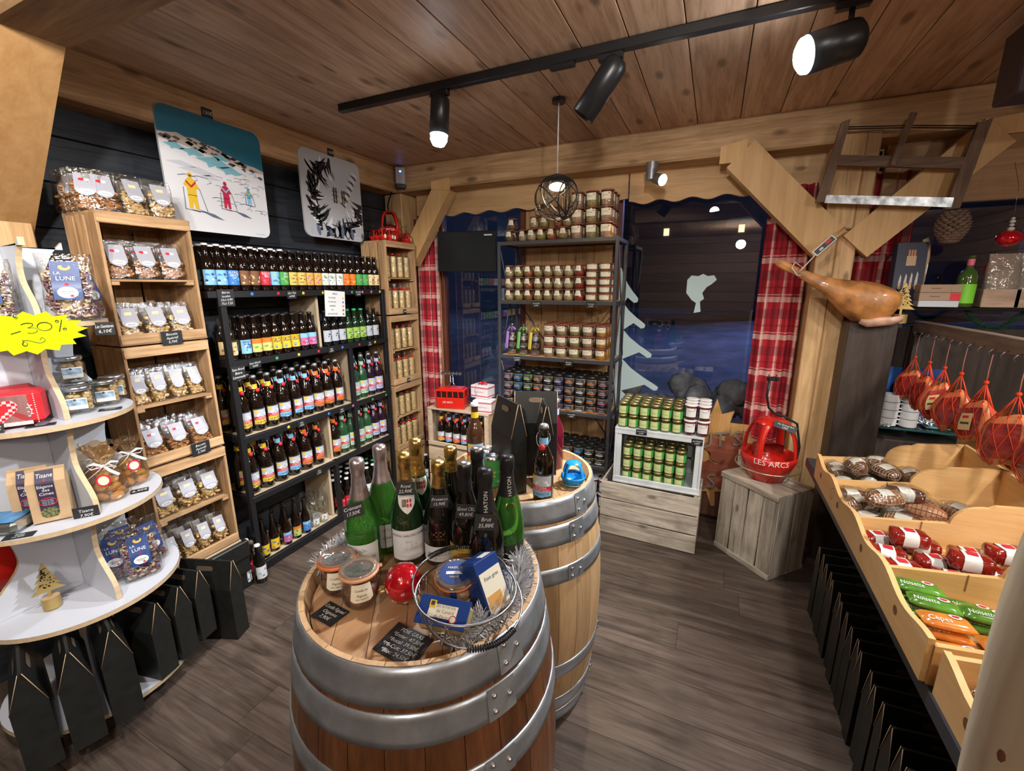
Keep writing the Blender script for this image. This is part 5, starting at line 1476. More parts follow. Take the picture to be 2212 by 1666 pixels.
for i in range(14): f.ball((.062, -.0465, .012 + .0072 * i), .002, PAPER, 6)
put([('tin_body', q.mesh(), [('front_print', f.mesh(), 'wood pattern with gingham heart')])], -2.075, .565, TZ[3], 62, 'red gift tin with a gingham heart left of the fin on the second highest disc', 'gift_tin', 'tin')
put([('tin_body', q.mesh())], -2.17, .575, TZ[3], 70, 'second red gift tin behind the heart tin', 'gift_tin', 'tin')
tag(['Biscuits', '9,90€'], (-2.005, .60, 1.2035), R(62), 'black tag lying before the heart tin', .07, .03, tilt=R(-88))
tag(['5,50€'], (-2.03, .50, 1.215), R(50), 'round edged black tag leaning on the heart tin', .05, .03, tilt=R(-20))
# third disc: herbal tea bags, cookie pouches, tin
def tisane():
    b = MB()
    vs = [(-.045, -.03, 0), (.045, -.03, 0), (.045, .03, 0), (-.045, .03, 0), (-.045, -.028, .13), (.045, -.028, .13), (.045, .02, .13), (-.045, .02, .13), (-.043, -.004, .168), (.043, -.004, .168), (.043, .001, .168), (-.043, .001, .168)]
    b.add(vs, [(0, 3, 2, 1), (0, 1, 5, 4), (1, 2, 6, 5), (2, 3, 7, 6), (3, 0, 4, 7), (4, 5, 9, 8), (5, 6, 10, 9), (6, 7, 11, 10), (7, 4, 8, 11), (8, 9, 10, 11)], KRAFT)
    b.box((0, -.003, .166), (.09, .008, .012), KRAFT, .001)
    l = MB()
    yl = lambda z: -.0312 if z < .13 else -.0312 + (z - .13) / .038 * .026
    PRP = mat('label_aubergine', (.035, .025, .06), .5)
    l.grid(lambda u, v: (-.002 + (2 * u - 1) * .021, yl(.038 + .128 * v), .038 + .128 * v), 1, 14, PRP)
    g = lambda z0: (lambda x, q: (x - .002, yl(z0 + q) - .001, z0 + q))
    l.text('Tisane', .012, PAPER, fn=g(.150), wmax=.038, shear=.1); l.text('+', .012, REDL, fn=g(.137))
    for i, t in enumerate(('Elégance', 'des', 'Cimes')): l.text(t, .009, PAPER, fn=g(.117 - .012 * i), wmax=.036)
    n = 20
    l.add([g(.066)(.021 * math.cos(2 * PI * i / n), .014 * math.sin(2 * PI * i / n)) for i in range(n)], [tuple(range(n))], REDL)
    l.add([(p[0], p[1] - .0006, p[2]) for p in [g(.066)(.019 * math.cos(2 * PI * i / n), .012 * math.sin(2 * PI * i / n)) for i in range(n)]], [tuple(range(n))], PRP)
    for i in range(4): l.text('herbes des alpes', .0028, PAPER, fn=lambda x, q, zz=.073 - .005 * i: (x - .002, -.0335, zz + q), wmax=.026)
    w_ = MB(); n = 16
    w_.add([(-.002 + .021 * math.cos(2 * PI * i / n) * 1, -.0313, .030 + .016 * max(-1, min(1, 1.3 * math.sin(2 * PI * i / n)))) for i in range(n)], [tuple(range(n))], mat('herbs', (.16, .17, .07), .8, noise=.9, nscale=160, bump=1))
    return [('paper_bag', b.mesh()), ('label', l.mesh(), 'dark label reading Tisane'), ('window', w_.mesh(), 'window showing dried herbs')]
ts = tisane()
put(ts, -2.045, .592, TZ[2], 60, 'front kraft paper bag labelled Tisane on the middle disc', 'tea_bag', 'tea', 'herbal tea bags', -3, 1.08)
put(ts, -2.10, .565, TZ[2], 60, 'rear kraft paper bag labelled Tisane, behind the front one', 'tea_bag', 'tea', 'herbal tea bags', -3, 1.08)
tag(['Tisane', '7,90€'], (-1.955, .64, .872), R(52), 'chalk tag Tisane 7,90€ on the rim of the middle disc', .07, .045)
def pouch(seed):
    r = random.Random(seed); s_ = MB(); CK = mat('big_cookie', (.66, .42, .19), .6, noise=.25, nscale=40)
    for (x, y, z) in [(-.018, -.018, .018), (.02, -.02, .016), (0, .02, .02), (-.02, .01, .035), (.016, -.016, .045), (-.015, -.020, .055), (.01, .012, .060), (.022, .0, .032), (0, -.02, .075), (-.01, .012, .085)]:
        s_.ball((x, y, z), .020, CK, 12, (1, .9, .55), Matrix.Rotation(r.uniform(-.9, .9), 4, 'X') @ Matrix.Rotation(r.uniform(-.6, .6), 4, 'Y'))
    f = MB(); prof = [(.035, 0), (.046, .015), (.048, .05), (.042, .085), (.018, .112), (.010, .122), (.018, .135), (.034, .165), (.042, .182)]
    def fn(u, v):
        k = v * (len(prof) - 1); i = min(int(k), len(prof) - 2); t = k - i
        rr = prof[i][0] * (1 - t) + prof[i + 1][0] * t; z = prof[i][1] * (1 - t) + prof[i + 1][1] * t
        a = 2 * PI * u; w_ = 1 + (.05 + .16 * max(0, v - .6)) * math.sin(9 * a + seed)
        sq = 1 if v < .6 else (1 - (v - .6) * 1.1 * abs(math.sin(a)))
        return (rr * w_ * math.cos(a), rr * w_ * math.sin(a) * sq, z + (.006 * math.sin(5 * a) if v > .95 else 0))
    f.grid(fn, 36, 24, FILMB)
    w_ = MB(); RIB = mat('white_ribbon', (.75, .75, .72), .4)
    w_.lathe([(.011, .116), (.0125, .119), (.0125, .125), (.011, .128)], RIB, 12)
    for sg in (-1, 1):
        w_.tube([(0, -.013, .122), (sg * .022, -.018, .136), (sg * .040, -.018, .132), (sg * .030, -.018, .118), (0, -.014, .121)], .005, RIB, 6, flat=.15)
        w_.tube([(0, -.014, .122), (sg * .018, -.032, .108), (sg * .040, -.040, .092)], .0055, RIB, 6, flat=.15)
    l = MB(); n = 20
    for rr, m_, o in ((.021, REDL, 0), (.0155, CREAM, .0006)): l.add([(rr * .9 * math.cos(2 * PI * i / n), -.0475 - o + .18 * abs(rr * math.sin(2 * PI * i / n)) ** 1.5, .083 + rr * math.sin(2 * PI * i / n)) for i in range(n)], [tuple(range(n))], m_)
    for i, t in enumerate(('Sablés', 'au beurre')): l.text(t, .005, REDL, Matrix.Translation((0, -.0472, .086 - .007 * i)), .024)
    return [('cookies', s_.mesh(), {'kind': 'stuff'}), ('wrapper', f.mesh(), 'brown tinted cellophane gathered at the neck'), ('bow', w_.mesh(), 'white satin bow'), ('sticker', l.mesh(), 'round red and cream sticker')]
pc = [pouch(1), pouch(2)]
put(pc[0], -2.04, .748, TZ[2], 58, 'cookie pouch with white bow, nearest the tea bags on the middle disc', 'cookie_pouch', 'bag', 'cookie pouches', 0, 1.12)
put(pc[1], -2.12, .86, TZ[2], 78, 'cookie pouch with white bow at the right rim of the middle disc', 'cookie_pouch', 'bag', 'cookie pouches', 0, 1.08)
put(pc[1], -2.128, .765, TZ[2], 70, 'cookie pouch behind the two front ones on the middle disc', 'cookie_pouch', 'bag', 'cookie pouches', 0, 1.12)
tag(['6,90€'], (-2.02, .83, .858), R(62), 'black tag lying at the right of the middle disc', .055, .036, tilt=R(-85))
b = MB(); b.box((0, 0, .022), (.14, .10, .044), mat('tin_side', (.55, .58, .56), .25, .9), .012)
q = MB(); q.box((0, 0, .0455), (.132, .092, .003), mat('tin_print', (.06, .22, .45), .3, noise=.7, nscale=18), .001)
put([('tin_body', b.mesh()), ('lid_print', q.mesh(), 'blue mountain print')], -2.095, .475, TZ[2], 40, 'flat metal tin with blue lid at the left of the middle disc', 'biscuit_tin', 'tin')
tag(['Boîte', '12,00€'], (-2.0, .485, .858), R(50), 'black tag lying before the flat blue tin', .075, .032, tilt=R(-85))
# golden tree ornament
def goldtree(h, n, holes, base):
    pts = []
    for i in range(n):
        w0 = h * .30 * (1 - i / n) + h * .03; w1 = h * .30 * (1 - (i + 1) / n) * .55 + h * .02
        z0 = h * .18 + h * .8 * i / n; z1 = z0 + h * .8 / n
        pts += [(w0, z0 - h * .02), (w1, z1)]
    pts.append((0, h * 1.0))
    pts += [(-x, z) for x, z in pts[:-1][::-1]]
    pts = [(h * .03, 0)] + [(h * .03, h * .17)] + pts + [(-h * .03, h * .17), (-h * .03, 0)]
    b = MB(); T = Matrix.Translation((0, -.002, base))
    GM = mat('gold_paint', (.50, .36, .13), .45, .55, noise=.1)
    b.prism(pts[::-1], .004, GM, T)
    r = random.Random(9)
    for i in range(holes):
        z = r.uniform(.25, .85) * h; x = r.uniform(-1, 1) * h * .22 * (1 - z / h); rr = r.uniform(.002, .0035)
        for y in (-.0026,): b.lathe([(0, 0), (rr, 0)], mat('tree_hole', (.02, .015, .01), .9), 8, c=(x, y, base + z), rot=Matrix.Rotation(PI / 2, 4, 'X'))
    q = MB(); q.cyl((0, 0, 0), h * .19, base, GM, 24); q.lathe([(h * .185, base + .0005), (0, base + .0005)], KRAFT, 24, smooth=False)
    return [('tree', b.mesh()), ('base', q.mesh(), 'round wooden base')]
put(goldtree(.135, 5, 40, .042), -2.115, .545, TZ[1], 78, 'golden perforated fir tree on a round base, low disc of the display', 'tree_ornament', 'ornament')
b = MB(); b.ball((0, 0, .15), .15, RED, 28, (1, 1, 1.0))
for zz in (.02,): b.lathe([(0, 0), (.06, 0), (.05, .03)], RED, 20)
put([('body', b.mesh())], -2.44, .50, TZ[1], 0, 'glossy red round object behind the fins at the left picture edge', 'red_ball', 'ball', None, 0, .8)
put([('body', b.mesh())], -2.44, .50, TZ[2], 0, 'glossy red round object on the middle disc at the left picture edge', 'red_ball', 'ball', None, 0, .5)
tag(['*'], (-2.01, .835, .103), R(60), 'small printed sticker on the base disc', .014, .010, tilt=R(-88), board=PAPER, ink=DKG, name='sticker', group='stickers')

# ---------------------------------------------------------------- terrine jars
TG = film('terrine_glass', (.93, .92, .88), .12, .03, 0)
LIDR = mat('rubber_lid', (.30, .09, .05), .4)
def food(c): return mat('food_%d_%d_%d' % tuple(int(v * 100) for v in c), c, .45, noise=.35, nscale=70, bump=.15)
def jar_tulip(c):
    f = MB(); f.lathe([(0, .003), (.027, .003), (.034, .018), (.0345, .034), (.031, .050), (0, .050)], food(c), 16)
    g = MB(); g.lathe([(.028, 0), (.0355, .018), (.036, .034), (.031, .056), (.029, .070), (.032, .074)], TG, 16)
    t = MB(); t.lathe([(.033, .073), (.0345, .075), (.0345, .079), (.031, .081), (.012, .0825), (0, .0825)], LIDR, 16)
    l = MB(); l.grid(lambda u, v: ((.0365 - .0055 * v) * math.sin((2 * u - 1) * (.62 - .12 * v)), -(.0365 - .0055 * v) * math.cos((2 * u - 1) * (.62 - .12 * v)) - .0006, .036 + .034 * v), 6, 1, CREAM)
    l.text('Terrine', .0045, BRN, fn=lambda x, z: (x, -.0366 + 3 * x * x * 3, .052 + z), wmax=.026)
    return [('food', f.mesh()), ('glass_body', g.mesh(), 'clear glass'), ('lid', t.mesh(), 'red-brown sealed lid'), ('label', l.mesh(), 'cream paper label')]
def jar_cyl(c, r, h, lab=CREAM, lid=LIDR, fill=.8, lz=(.38, .82)):
    f = MB(); f.lathe([(0, .003), (r - .005, .003), (r - .003, h * fill), (0, h * fill)], food(c), 16)
    g = MB(); g.lathe([(r * .86, 0), (r * .93, .004), (r, h * .9), (r * 1.0, h - .006)], TG, 16)
    t = MB(); t.lathe([(r * 1.04, h - .009), (r * 1.06, h - .006), (r * 1.05, h - .002), (r * .8, h), (0, h)], lid, 18)
    l = MB(); wrap(l, r * .97, h * lz[0], h * lz[1], .85, lab, .0014, 8, r * 1.0)
    l.text('Terrine', h * .07, BRN, fn=cylfn(r, h * .62, .003), wmax=r)
    l.add([cylfn(r, 0, .003)(x, z) for x, z in ((r * .45, h * .68), (r * .6, h * .68), (r * .6, h * .76), (r * .45, h * .76))], [(0, 1, 2, 3)], REDL)
    return [('food', f.mesh()), ('glass_body', g.mesh(), 'clear glass'), ('lid', t.mesh(), 'sealed lid'), ('label', l.mesh(), 'cream paper label')]
def jar_black(c, acc, r=.031, h=.052):
    f = MB(); f.lathe([(0, .002), (r - .002, .002), (r - .001, h * .62), (0, h * .62)], food(c), 16)
    g = MB(); g.lathe([(r * .9, 0), (r, .004), (r, h * .66), (r * .94, h * .72)], TG, 16)
    t = MB(); t.lathe([(r * .99, h * .70), (r * 1.01, h * .72), (r * 1.01, h * .97), (r * .93, h), (0, h)], LIDB, 18)
    l = MB(); wrap(l, r, h * .12, h * .60, .95, DKG, .0010, 8); wrap(l, r, h * .10, h * .20, .7, acc, .0014, 6); 
    l.text('~ ~', h * .12, PAPER, fn=cylfn(r, h * .48, .0018), wmax=r * .8); l.text('tartinade', h * .10, PAPER, fn=cylfn(r, h * .34, .0018), wmax=r * 1.2)
    return [('food', f.mesh()), ('glass_body', g.mesh(), 'clear glass'), ('lid', t.mesh(), 'black lid'), ('label', l.mesh(), 'black label with coloured foot')]
OL, GB, RO, DB, PK, CR, OR_, PG = (.30, .27, .08), (.32, .25, .12), (.34, .11, .05), (.14, .08, .05), (.52, .34, .26), (.50, .40, .24), (.78, .36, .04), (.38, .36, .16)
NM = {OL: 'olive green', GB: 'grey-brown', RO: 'rust red', DB: 'dark brown', PK: 'pale pink', CR: 'cream', OR_: 'bright orange', PG: 'pale green', (.30, .03, .02): 'deep red'}
DR = (.30, .03, .02)
TU = {c: jar_tulip(c) for c in (OL, GB, RO, DB, CR, DR, PG)}
CY = {c: jar_cyl(c, .041, .098) for c in (PK, CR, PG)}
CS = {c: jar_cyl(c, .0415, .080, fill=.72) for c in (PK, CR, PG, OR_)}
FL = jar_cyl(CR, .043, .050, lz=(.2, .8), fill=.75)
def jar(parts, x, y, z, label, group, rz=0, name='terrine_jar'):
    return thing(name, label, 'jar', (x, y, z), R(rz + rnd.uniform(-7, 7)), parts, group)
row_w = ('front', 'second', 'third', 'fourth')
# shelf with tulip jars
cols = [CR, OL, RO, GB, GB, CR, CR, DR]
for row in range(2):
    for i, c in enumerate(cols):
        for k in range(3):
            jar(TU[c], -1.385 + i * .0755, 2.98 + .085 * row, sz[1] + .0828 * k, 'tulip jar of %s terrine, column %s, %s row, layer %s' % (NM[c], ORD[i + 1], row_w[row], ('one', 'two', 'three')[k]), 'tulip jars on the second steel shelf')
    for i in range(2):
        for k in range(5):
            jar(FL, -1.385 + 8 * .0755 + .012 + i * .092, 2.985 + .095 * row, sz[1] + .0502 * k, 'flat jar of cream terrine, %s column at right, %s row, layer %s upward' % (('inner', 'outer')[i], row_w[row], ('one', 'two', 'three', 'four', 'five')[k]), 'flat jars on the second steel shelf')
# top: loose pyramid of tulip jars and cylinders
tops = [(-1.385, 2.99, 0, DB), (-1.29, 3.01, 0, CR), (-1.21, 2.975, 0, CR), (-1.135, 2.97, 0, OL), (-1.06, 2.97, 0, RO), (-.975, 2.965, 0, GB), (-1.31, 3.08, 0, DB), (-1.385, 3.07, 0, DB), (-1.385, 3.03, 1, DB), (-1.20, 3.0, 1, CR), (-1.125, 3.0, 1, OL), (-1.03, 3.03, 1, RO), (-.955, 2.995, 1, GB), (-1.165, 3.01, 2, CR), (-1.21, 3.07, 0, OL), (-1.13, 3.07, 0, GB), (-1.05, 3.07, 0, RO), (-.97, 3.06, 0, GB)]
for i, (x, y, k, c) in enumerate(tops):
    jar(TU[c], x, y, sz[0] + .0828 * k, 'tulip jar of %s terrine, steel shelf top, heap item %s, layer %s' % (NM[c], ORD[i + 1], ('one', 'two', 'three')[k]), 'tulip jars on the steel shelf top')
for row in range(3):
    for i, c in enumerate((PK, PG, PK)):
        for k in range(3):
            jar(CY[c], -.885 + i * .098, 2.985 + .092 * row, sz[0] + .0982 * k, 'tall jar of %s terrine, steel shelf top, column %s, %s row, layer %s' % (NM[c], ORD[i + 1], row_w[row], ('one', 'two', 'three')[k]), 'tall jars on the steel shelf top')
# third shelf: cylinders + bagged gifts
for row in range(3):
    for i, c in enumerate((PK, CR, PG, PK, OR_)):
        for k in range(3):
            jar(CS[c], -1.07 + i * .0955, 2.985 + .09 * row, sz[2] + .0802 * k, 'jar of %s terrine, third steel shelf, column %s, %s row, layer %s' % (NM[c], ORD[i + 1], row_w[row], ('one', 'two', 'three')[k]), 'jars on the third steel shelf')
JB = [jar_black(PK, a) for a in (ORG, BLU, LIME, PAPER, PINK)]
LIL2 = mat('ribbon_violet', (.42, .22, .62), .4); GR2 = mat('ribbon_green', (.20, .55, .15), .4); YE2 = mat('ribbon_yellow', (.75, .62, .10), .4)
for i, (m_, nm) in enumerate(((LIL2, 'violet'), (GR2, 'green'), (YE2, 'yellow'))):
    x = -1.37 + i * .094
    for k in range(3):
        thing('spread_jar', 'small black-lid jar inside the %s-ribboned gift bag, layer %s upward' % (nm, ('one', 'two', 'three')[k]), 'jar', (x, 2.99, sz[2] + .003 + .0522 * k), 0, JB[(i * 2 + k) % 5], 'jars in the ribboned gift bags')
    f = MB(); f.lathe([(.034, .0), (.040, .004), (.041, .155), (.030, .175), (.010, .188), (.022, .21), (.034, .232)], FILM, 14); f.lathe([(.0, .001), (.034, .001)], FILM, 14)
    w_ = MB(); w_.tube([(-.012, -.014, .19), (-.024, -.044, .170), (-.026, -.0455, .120), (-.030, -.0455, .055)], .010, m_, 6, flat=.12)
    w_.box((-.022, -.0445, .112), (.022, .0015, .125), m_, rot=Matrix.Rotation(R(6), 4, 'Y'))
    for a in range(7): w_.tube([(0, 0, .188), (.02 * math.cos(a * 1.3), -.012 + .01 * math.sin(a), .205), (.036 * math.cos(a * 1.3), -.02, .19 + .012 * math.sin(a * 2))], .005, m_, 5, flat=.4)
    w_.lathe([(.011, .184), (.0125, .188), (.011, .192)], m_, 12)
    thing('gift_bag', 'clear gift bag with %s curled ribbon on the third steel shelf' % nm, 'bag', (x, 2.99, sz[2]), 0, [('wrapper', f.mesh(), 'clear wrapper'), ('ribbon', w_.mesh(), nm + ' ribbon')], 'ribboned gift bags')
# fourth shelf: four layers of black-lid jars
acc = [PINK, BLU, LIME, ORG, PAPER, LIL, ORG, PAPER, ORG, PINK]
JA = [jar_black(c, a, .0375, .066) for c, a in zip([PK, LBL and (.10, .30, .50), (.30, .45, .10), PK, PG, (.16, .12, .40), PK, CR, (.60, .30, .16), PK], acc)]
an = ['pink', 'blue', 'lime', 'orange', 'white', 'violet', 'orange', 'white', 'orange', 'pink']
for row in range(3):
    for i in range(10):
        for k in range(4 if row < 2 else 4):
            jar(JA[i], -1.395 + i * .0815, 2.975 + .088 * row, sz[3] + .0662 * k, 'black-lid jar with %s accent, fourth steel shelf, %s column, %s row, layer %s' % (an[i], ORD[i + 1], row_w[row], ('one', 'two', 'three', 'four')[k]), 'black-lid jars on the fourth steel shelf', name='spread_jar')
for row in range(3):
    for i in range(10):
        for k in range(2):
            jar(JA[(i * 3 + row) % 10], -1.395 + i * .0815, 2.975 + .088 * row, sz[4] + .0662 * k, 'black-lid jar on the fifth steel shelf, %s column, %s row, layer %s' % (ORD[i + 1], row_w[row], ('one', 'two')[k]), 'black-lid jars on the fifth steel shelf', name='spread_jar')
JW = jar_cyl((.20, .01, .02), .036, .115, PAPER, LIDW, .9, (.2, .8))
for row in range(2):
    for i in range(6):
        for k in range(2):
            jar(JW if i > 2 else JA[i], -1.0 + i * .075, 2.985 + .085 * row, sz[5] + (.1152 if i > 2 else .0662) * k, '%s-lid jar on the lowest steel shelf, %s column, %s row, layer %s' % ('white' if i > 2 else 'black', ORD[i + 1], row_w[row], ('one', 'two')[k]), 'jars on the lowest steel shelf', name='spread_jar')
SF = SY0 - .013
tag(['Tartinable', '5,40€'], (-1.15, SF, sz[1] - .026), 0, 'chalk tag Tartinable on the second steel shelf edge', .072, .040)
tag(['Terrines', '6,70€'], (-.755, SF, sz[1] - .026), 0, 'chalk tag Terrines on the second steel shelf edge', .066, .040)
tag(['Trio Savoie', '22,90€'], (-1.30, SF, sz[2] - .024), 0, 'chalk tag Trio on the third steel shelf edge', .066, .042)
tag(['Bocaux', '8,40€'], (-.90, SF, sz[2] - .030), 0, 'chalk tag 8,40€ on the third steel shelf edge', .062, .040)
tag(['Tartinades', '4,60€'], (-.87, SF, sz[3] - .026), 0, 'chalk tag 4,60€ on the fourth steel shelf edge', .066, .040)
# ---------------------------------------------------------------- crates and jars under the large window
def crate_box(w_, d, h, mx, n=3, inner=True, lip=None):
    """open-topped slatted crate lying down, origin at bottom centre"""
    P = []; t = .012; q = h / n
    for sy in (-1, 1):
        b = MB()
        for i in range(n): b.box((0, sy * (d / 2 - t / 2), q * (i + .5)), (w_, t, q - .010), mx, .0015)
        P.append(('side_panel', b.mesh()))
    for sx in (-1, 1):
        b = MB()
        for i in range(n): b.box((sx * (w_ / 2 - t / 2), 0, q * (i + .5)), (t, d - 2 * t, q - .008), mx, .0015)
        for sy in (-1, 1): b.box((sx * (w_ / 2 - t - .012), sy * (d / 2 - t - .012), h / 2), (.022, .022, h), mx, .002)
        P.append(('end_panel', b.mesh()))
    b = MB()
    for i in range(4): b.box((0, -d / 2 + t + (d - 2 * t) * (i + .5) / 4, .006), (w_ - 2 * t, (d - 2 * t) / 4 - .006, .010), mx, .001)
    P.append(('bottom', b.mesh())); return P
thing('wooden_crate', 'weathered grey slatted crate on the floor under the white crate', 'crate', (-.272, 2.85, 0), R(-2), crate_box(.61, .33, .385, GREYX))
WCR = mat('white_painted_wood', (.66, .70, .72), .6, noise=.12, nscale=12)
P = []
b = MB(); b.box((0, 0, .37), (.53, .30, .014), WCR, .002); b.box((0, -.141, .355), (.53, .014, .04), WCR, .002); P.append(('top_board', b.mesh()))
b = MB(); b.box((0, 0, .007), (.53, .30, .014), WCR, .002); b.box((0, -.141, .024), (.53, .014, .036), WCR, .002); P.append(('bottom_board', b.mesh()))
for sx in (-1, 1):
    b = MB()
    for i in range(2): b.box((sx * .257, -.075 + .15 * i, .188), (.014, .144, .35), WCR, .002)
    b.box((sx * .236, -.135, .188), (.03, .014, .32), WCR, .002)
    P.append(('side_panel', b.mesh()))
b = MB()
for i in range(3): b.box((0, .143, .07 + .115 * i), (.50, .012, .10), WCR, .002)
P.append(('back_panel', b.mesh()))
WX, WY2 = -.245, 2.85
thing('white_crate', 'white painted crate on its side, full of green-labelled jars', 'crate', (WX, WY2, .388), 0, P)
LBG = mat('label_cornichon', (.62, .66, .30), .5)
def pickle():
    f = MB(); f.lathe([(0, .002), (.026, .002), (.0275, .012), (.0275, .055), (0, .055)], food((.16, .20, .04)), 12, sq=8)
    g = MB(); g.lathe([(.027, 0), (.0305, .006), (.031, .056), (.026, .068), (.025, .072)], TG, 12, sq=0)
    t = MB(); t.lathe([(.0275, .068), (.0285, .070), (.0285, .080), (.026, .082), (0, .0815)], LIDG, 16)
    l = MB(); wrap(l, .0312, .010, .058, .70, LBG, .0008, 8); 
    for s_ in (0,): 
        q = [cylfn(.0312, 0, .0014)(x, z) for x, z in ((-.020, .058), (0, .044), (.020, .058))]; l.add(q, [(0, 1, 2)], mat('label_dark_olive', (.06, .08, .02), .5))
    l.grid(lambda u, v: tuple(Vector(((.0322) * math.sin(.70 + .75 * u), -(.0322) * math.cos(.70 + .75 * u), .010 + .048 * v))), 5, 1, GRN)
    l.text('Cornichons', .006, GRN, fn=cylfn(.0312, .030, .0018), wmax=.034)
    return [('pickles', f.mesh()), ('glass_body', g.mesh(), 'clear glass'), ('lid', t.mesh(), 'gold lid'), ('label', l.mesh(), 'yellow and green label')]
pk = pickle(); JWB = jar_cyl((.20, .01, .02), .036, .095, PAPER, LIDW, .9, (.22, .78))
for row in range(4):
    for i in range(6):
        for k in range(2):
            jar(pk, WX - .225 + i * .0655, WY2 - .112 + .066 * row, .388 + .379 + .0825 * k, 'green-label pickle jar on the white crate, %s column, %s row, layer %s' % (ORD[i + 1], row_w[row], ('one', 'two')[k]), 'pickle jars on the white crate', -6, 'pickle_jar')
    for i in range(2):
        for k in range(2):
            jar(JWB, WX + .175 + i * .0745, WY2 - .110 + .076 * row if row < 3 else WY2 + .120, .388 + .379 + .0955 * k, 'white-lid jam jar on the white crate, column %s, %s row, layer %s' % (ORD[i + 1], row_w[row], ('one', 'two')[k]), 'white-lid jars on the white crate', 0, 'jam_jar') if row < 3 else None
for row in range(3):
    for i in range(6):
        for k in range(3):
            jar(pk, WX - .185 + i * .0655, WY2 - .095 + .068 * row, .388 + .0145 + .0825 * k, 'green-label pickle jar inside the white crate, %s column, %s row, layer %s' % (ORD[i + 1], row_w[row], ('one', 'two', 'three')[k]), 'pickle jars inside the white crate', -6, 'pickle_jar')
tag(['Cornichons', '5,40€'], (WX - .10, WY2 - .151, .388 + .362), 0, 'chalk tag Cornichons on the white crate\'s top edge', .066, .034)
tag(['Jus Raisin', '3,80€'], (WX + .226, WY2 - .151, .388 + .345), 0, 'chalk tag on the white crate\'s right upper corner', .062, .038)
# upright grey crate with the red gondola
cm = Matrix.Translation((.378, 2.82, 0)) @ Matrix.Rotation(R(-43), 4, 'Z')
P = []
W1, D1, H1 = .385, .285, .52
for sy in (-1, 1):
    b = MB()
    for i in range(4): b.box((-W1 / 2 + W1 * (i + .5) / 4, sy * (D1 / 2 - .006), H1 / 2), (W1 / 4 - .006 - .004 * (i % 2), .012, H1 - .05), GREYZ, .0015, rot=Matrix.Rotation(R((.8, -.6, 1.0, 0)[i]), 4, 'Y'))
    for z in (.016, H1 - .016): b.box((0, sy * (D1 / 2 + .001), z), (W1, .013, .032), GREYX, .002)
    P.append(('side_panel', b.mesh()))
for sx in (-1, 1):
    b = MB()
    for i in range(2): b.box((sx * (W1 / 2 - .006), -D1 / 4 + D1 / 2 * i, H1 / 2), (.012, D1 / 2 - .014, H1 - .02), GREYZ, .0015)
    P.append(('side_panel', b.mesh()))
for k, z in enumerate((.007, H1 - .005)):
    b = MB()
    for i in range(3): b.box((0, -D1 / 3 + D1 / 3 * i, z), (W1, D1 / 3 - .006, .012), GREYX, .0015)
    P.append((('bottom_panel', 'top_panel')[k], b.mesh()))
thing('wooden_crate', 'weathered grey crate standing on end under the big red gondola', 'crate', mtx=cm, parts=P)

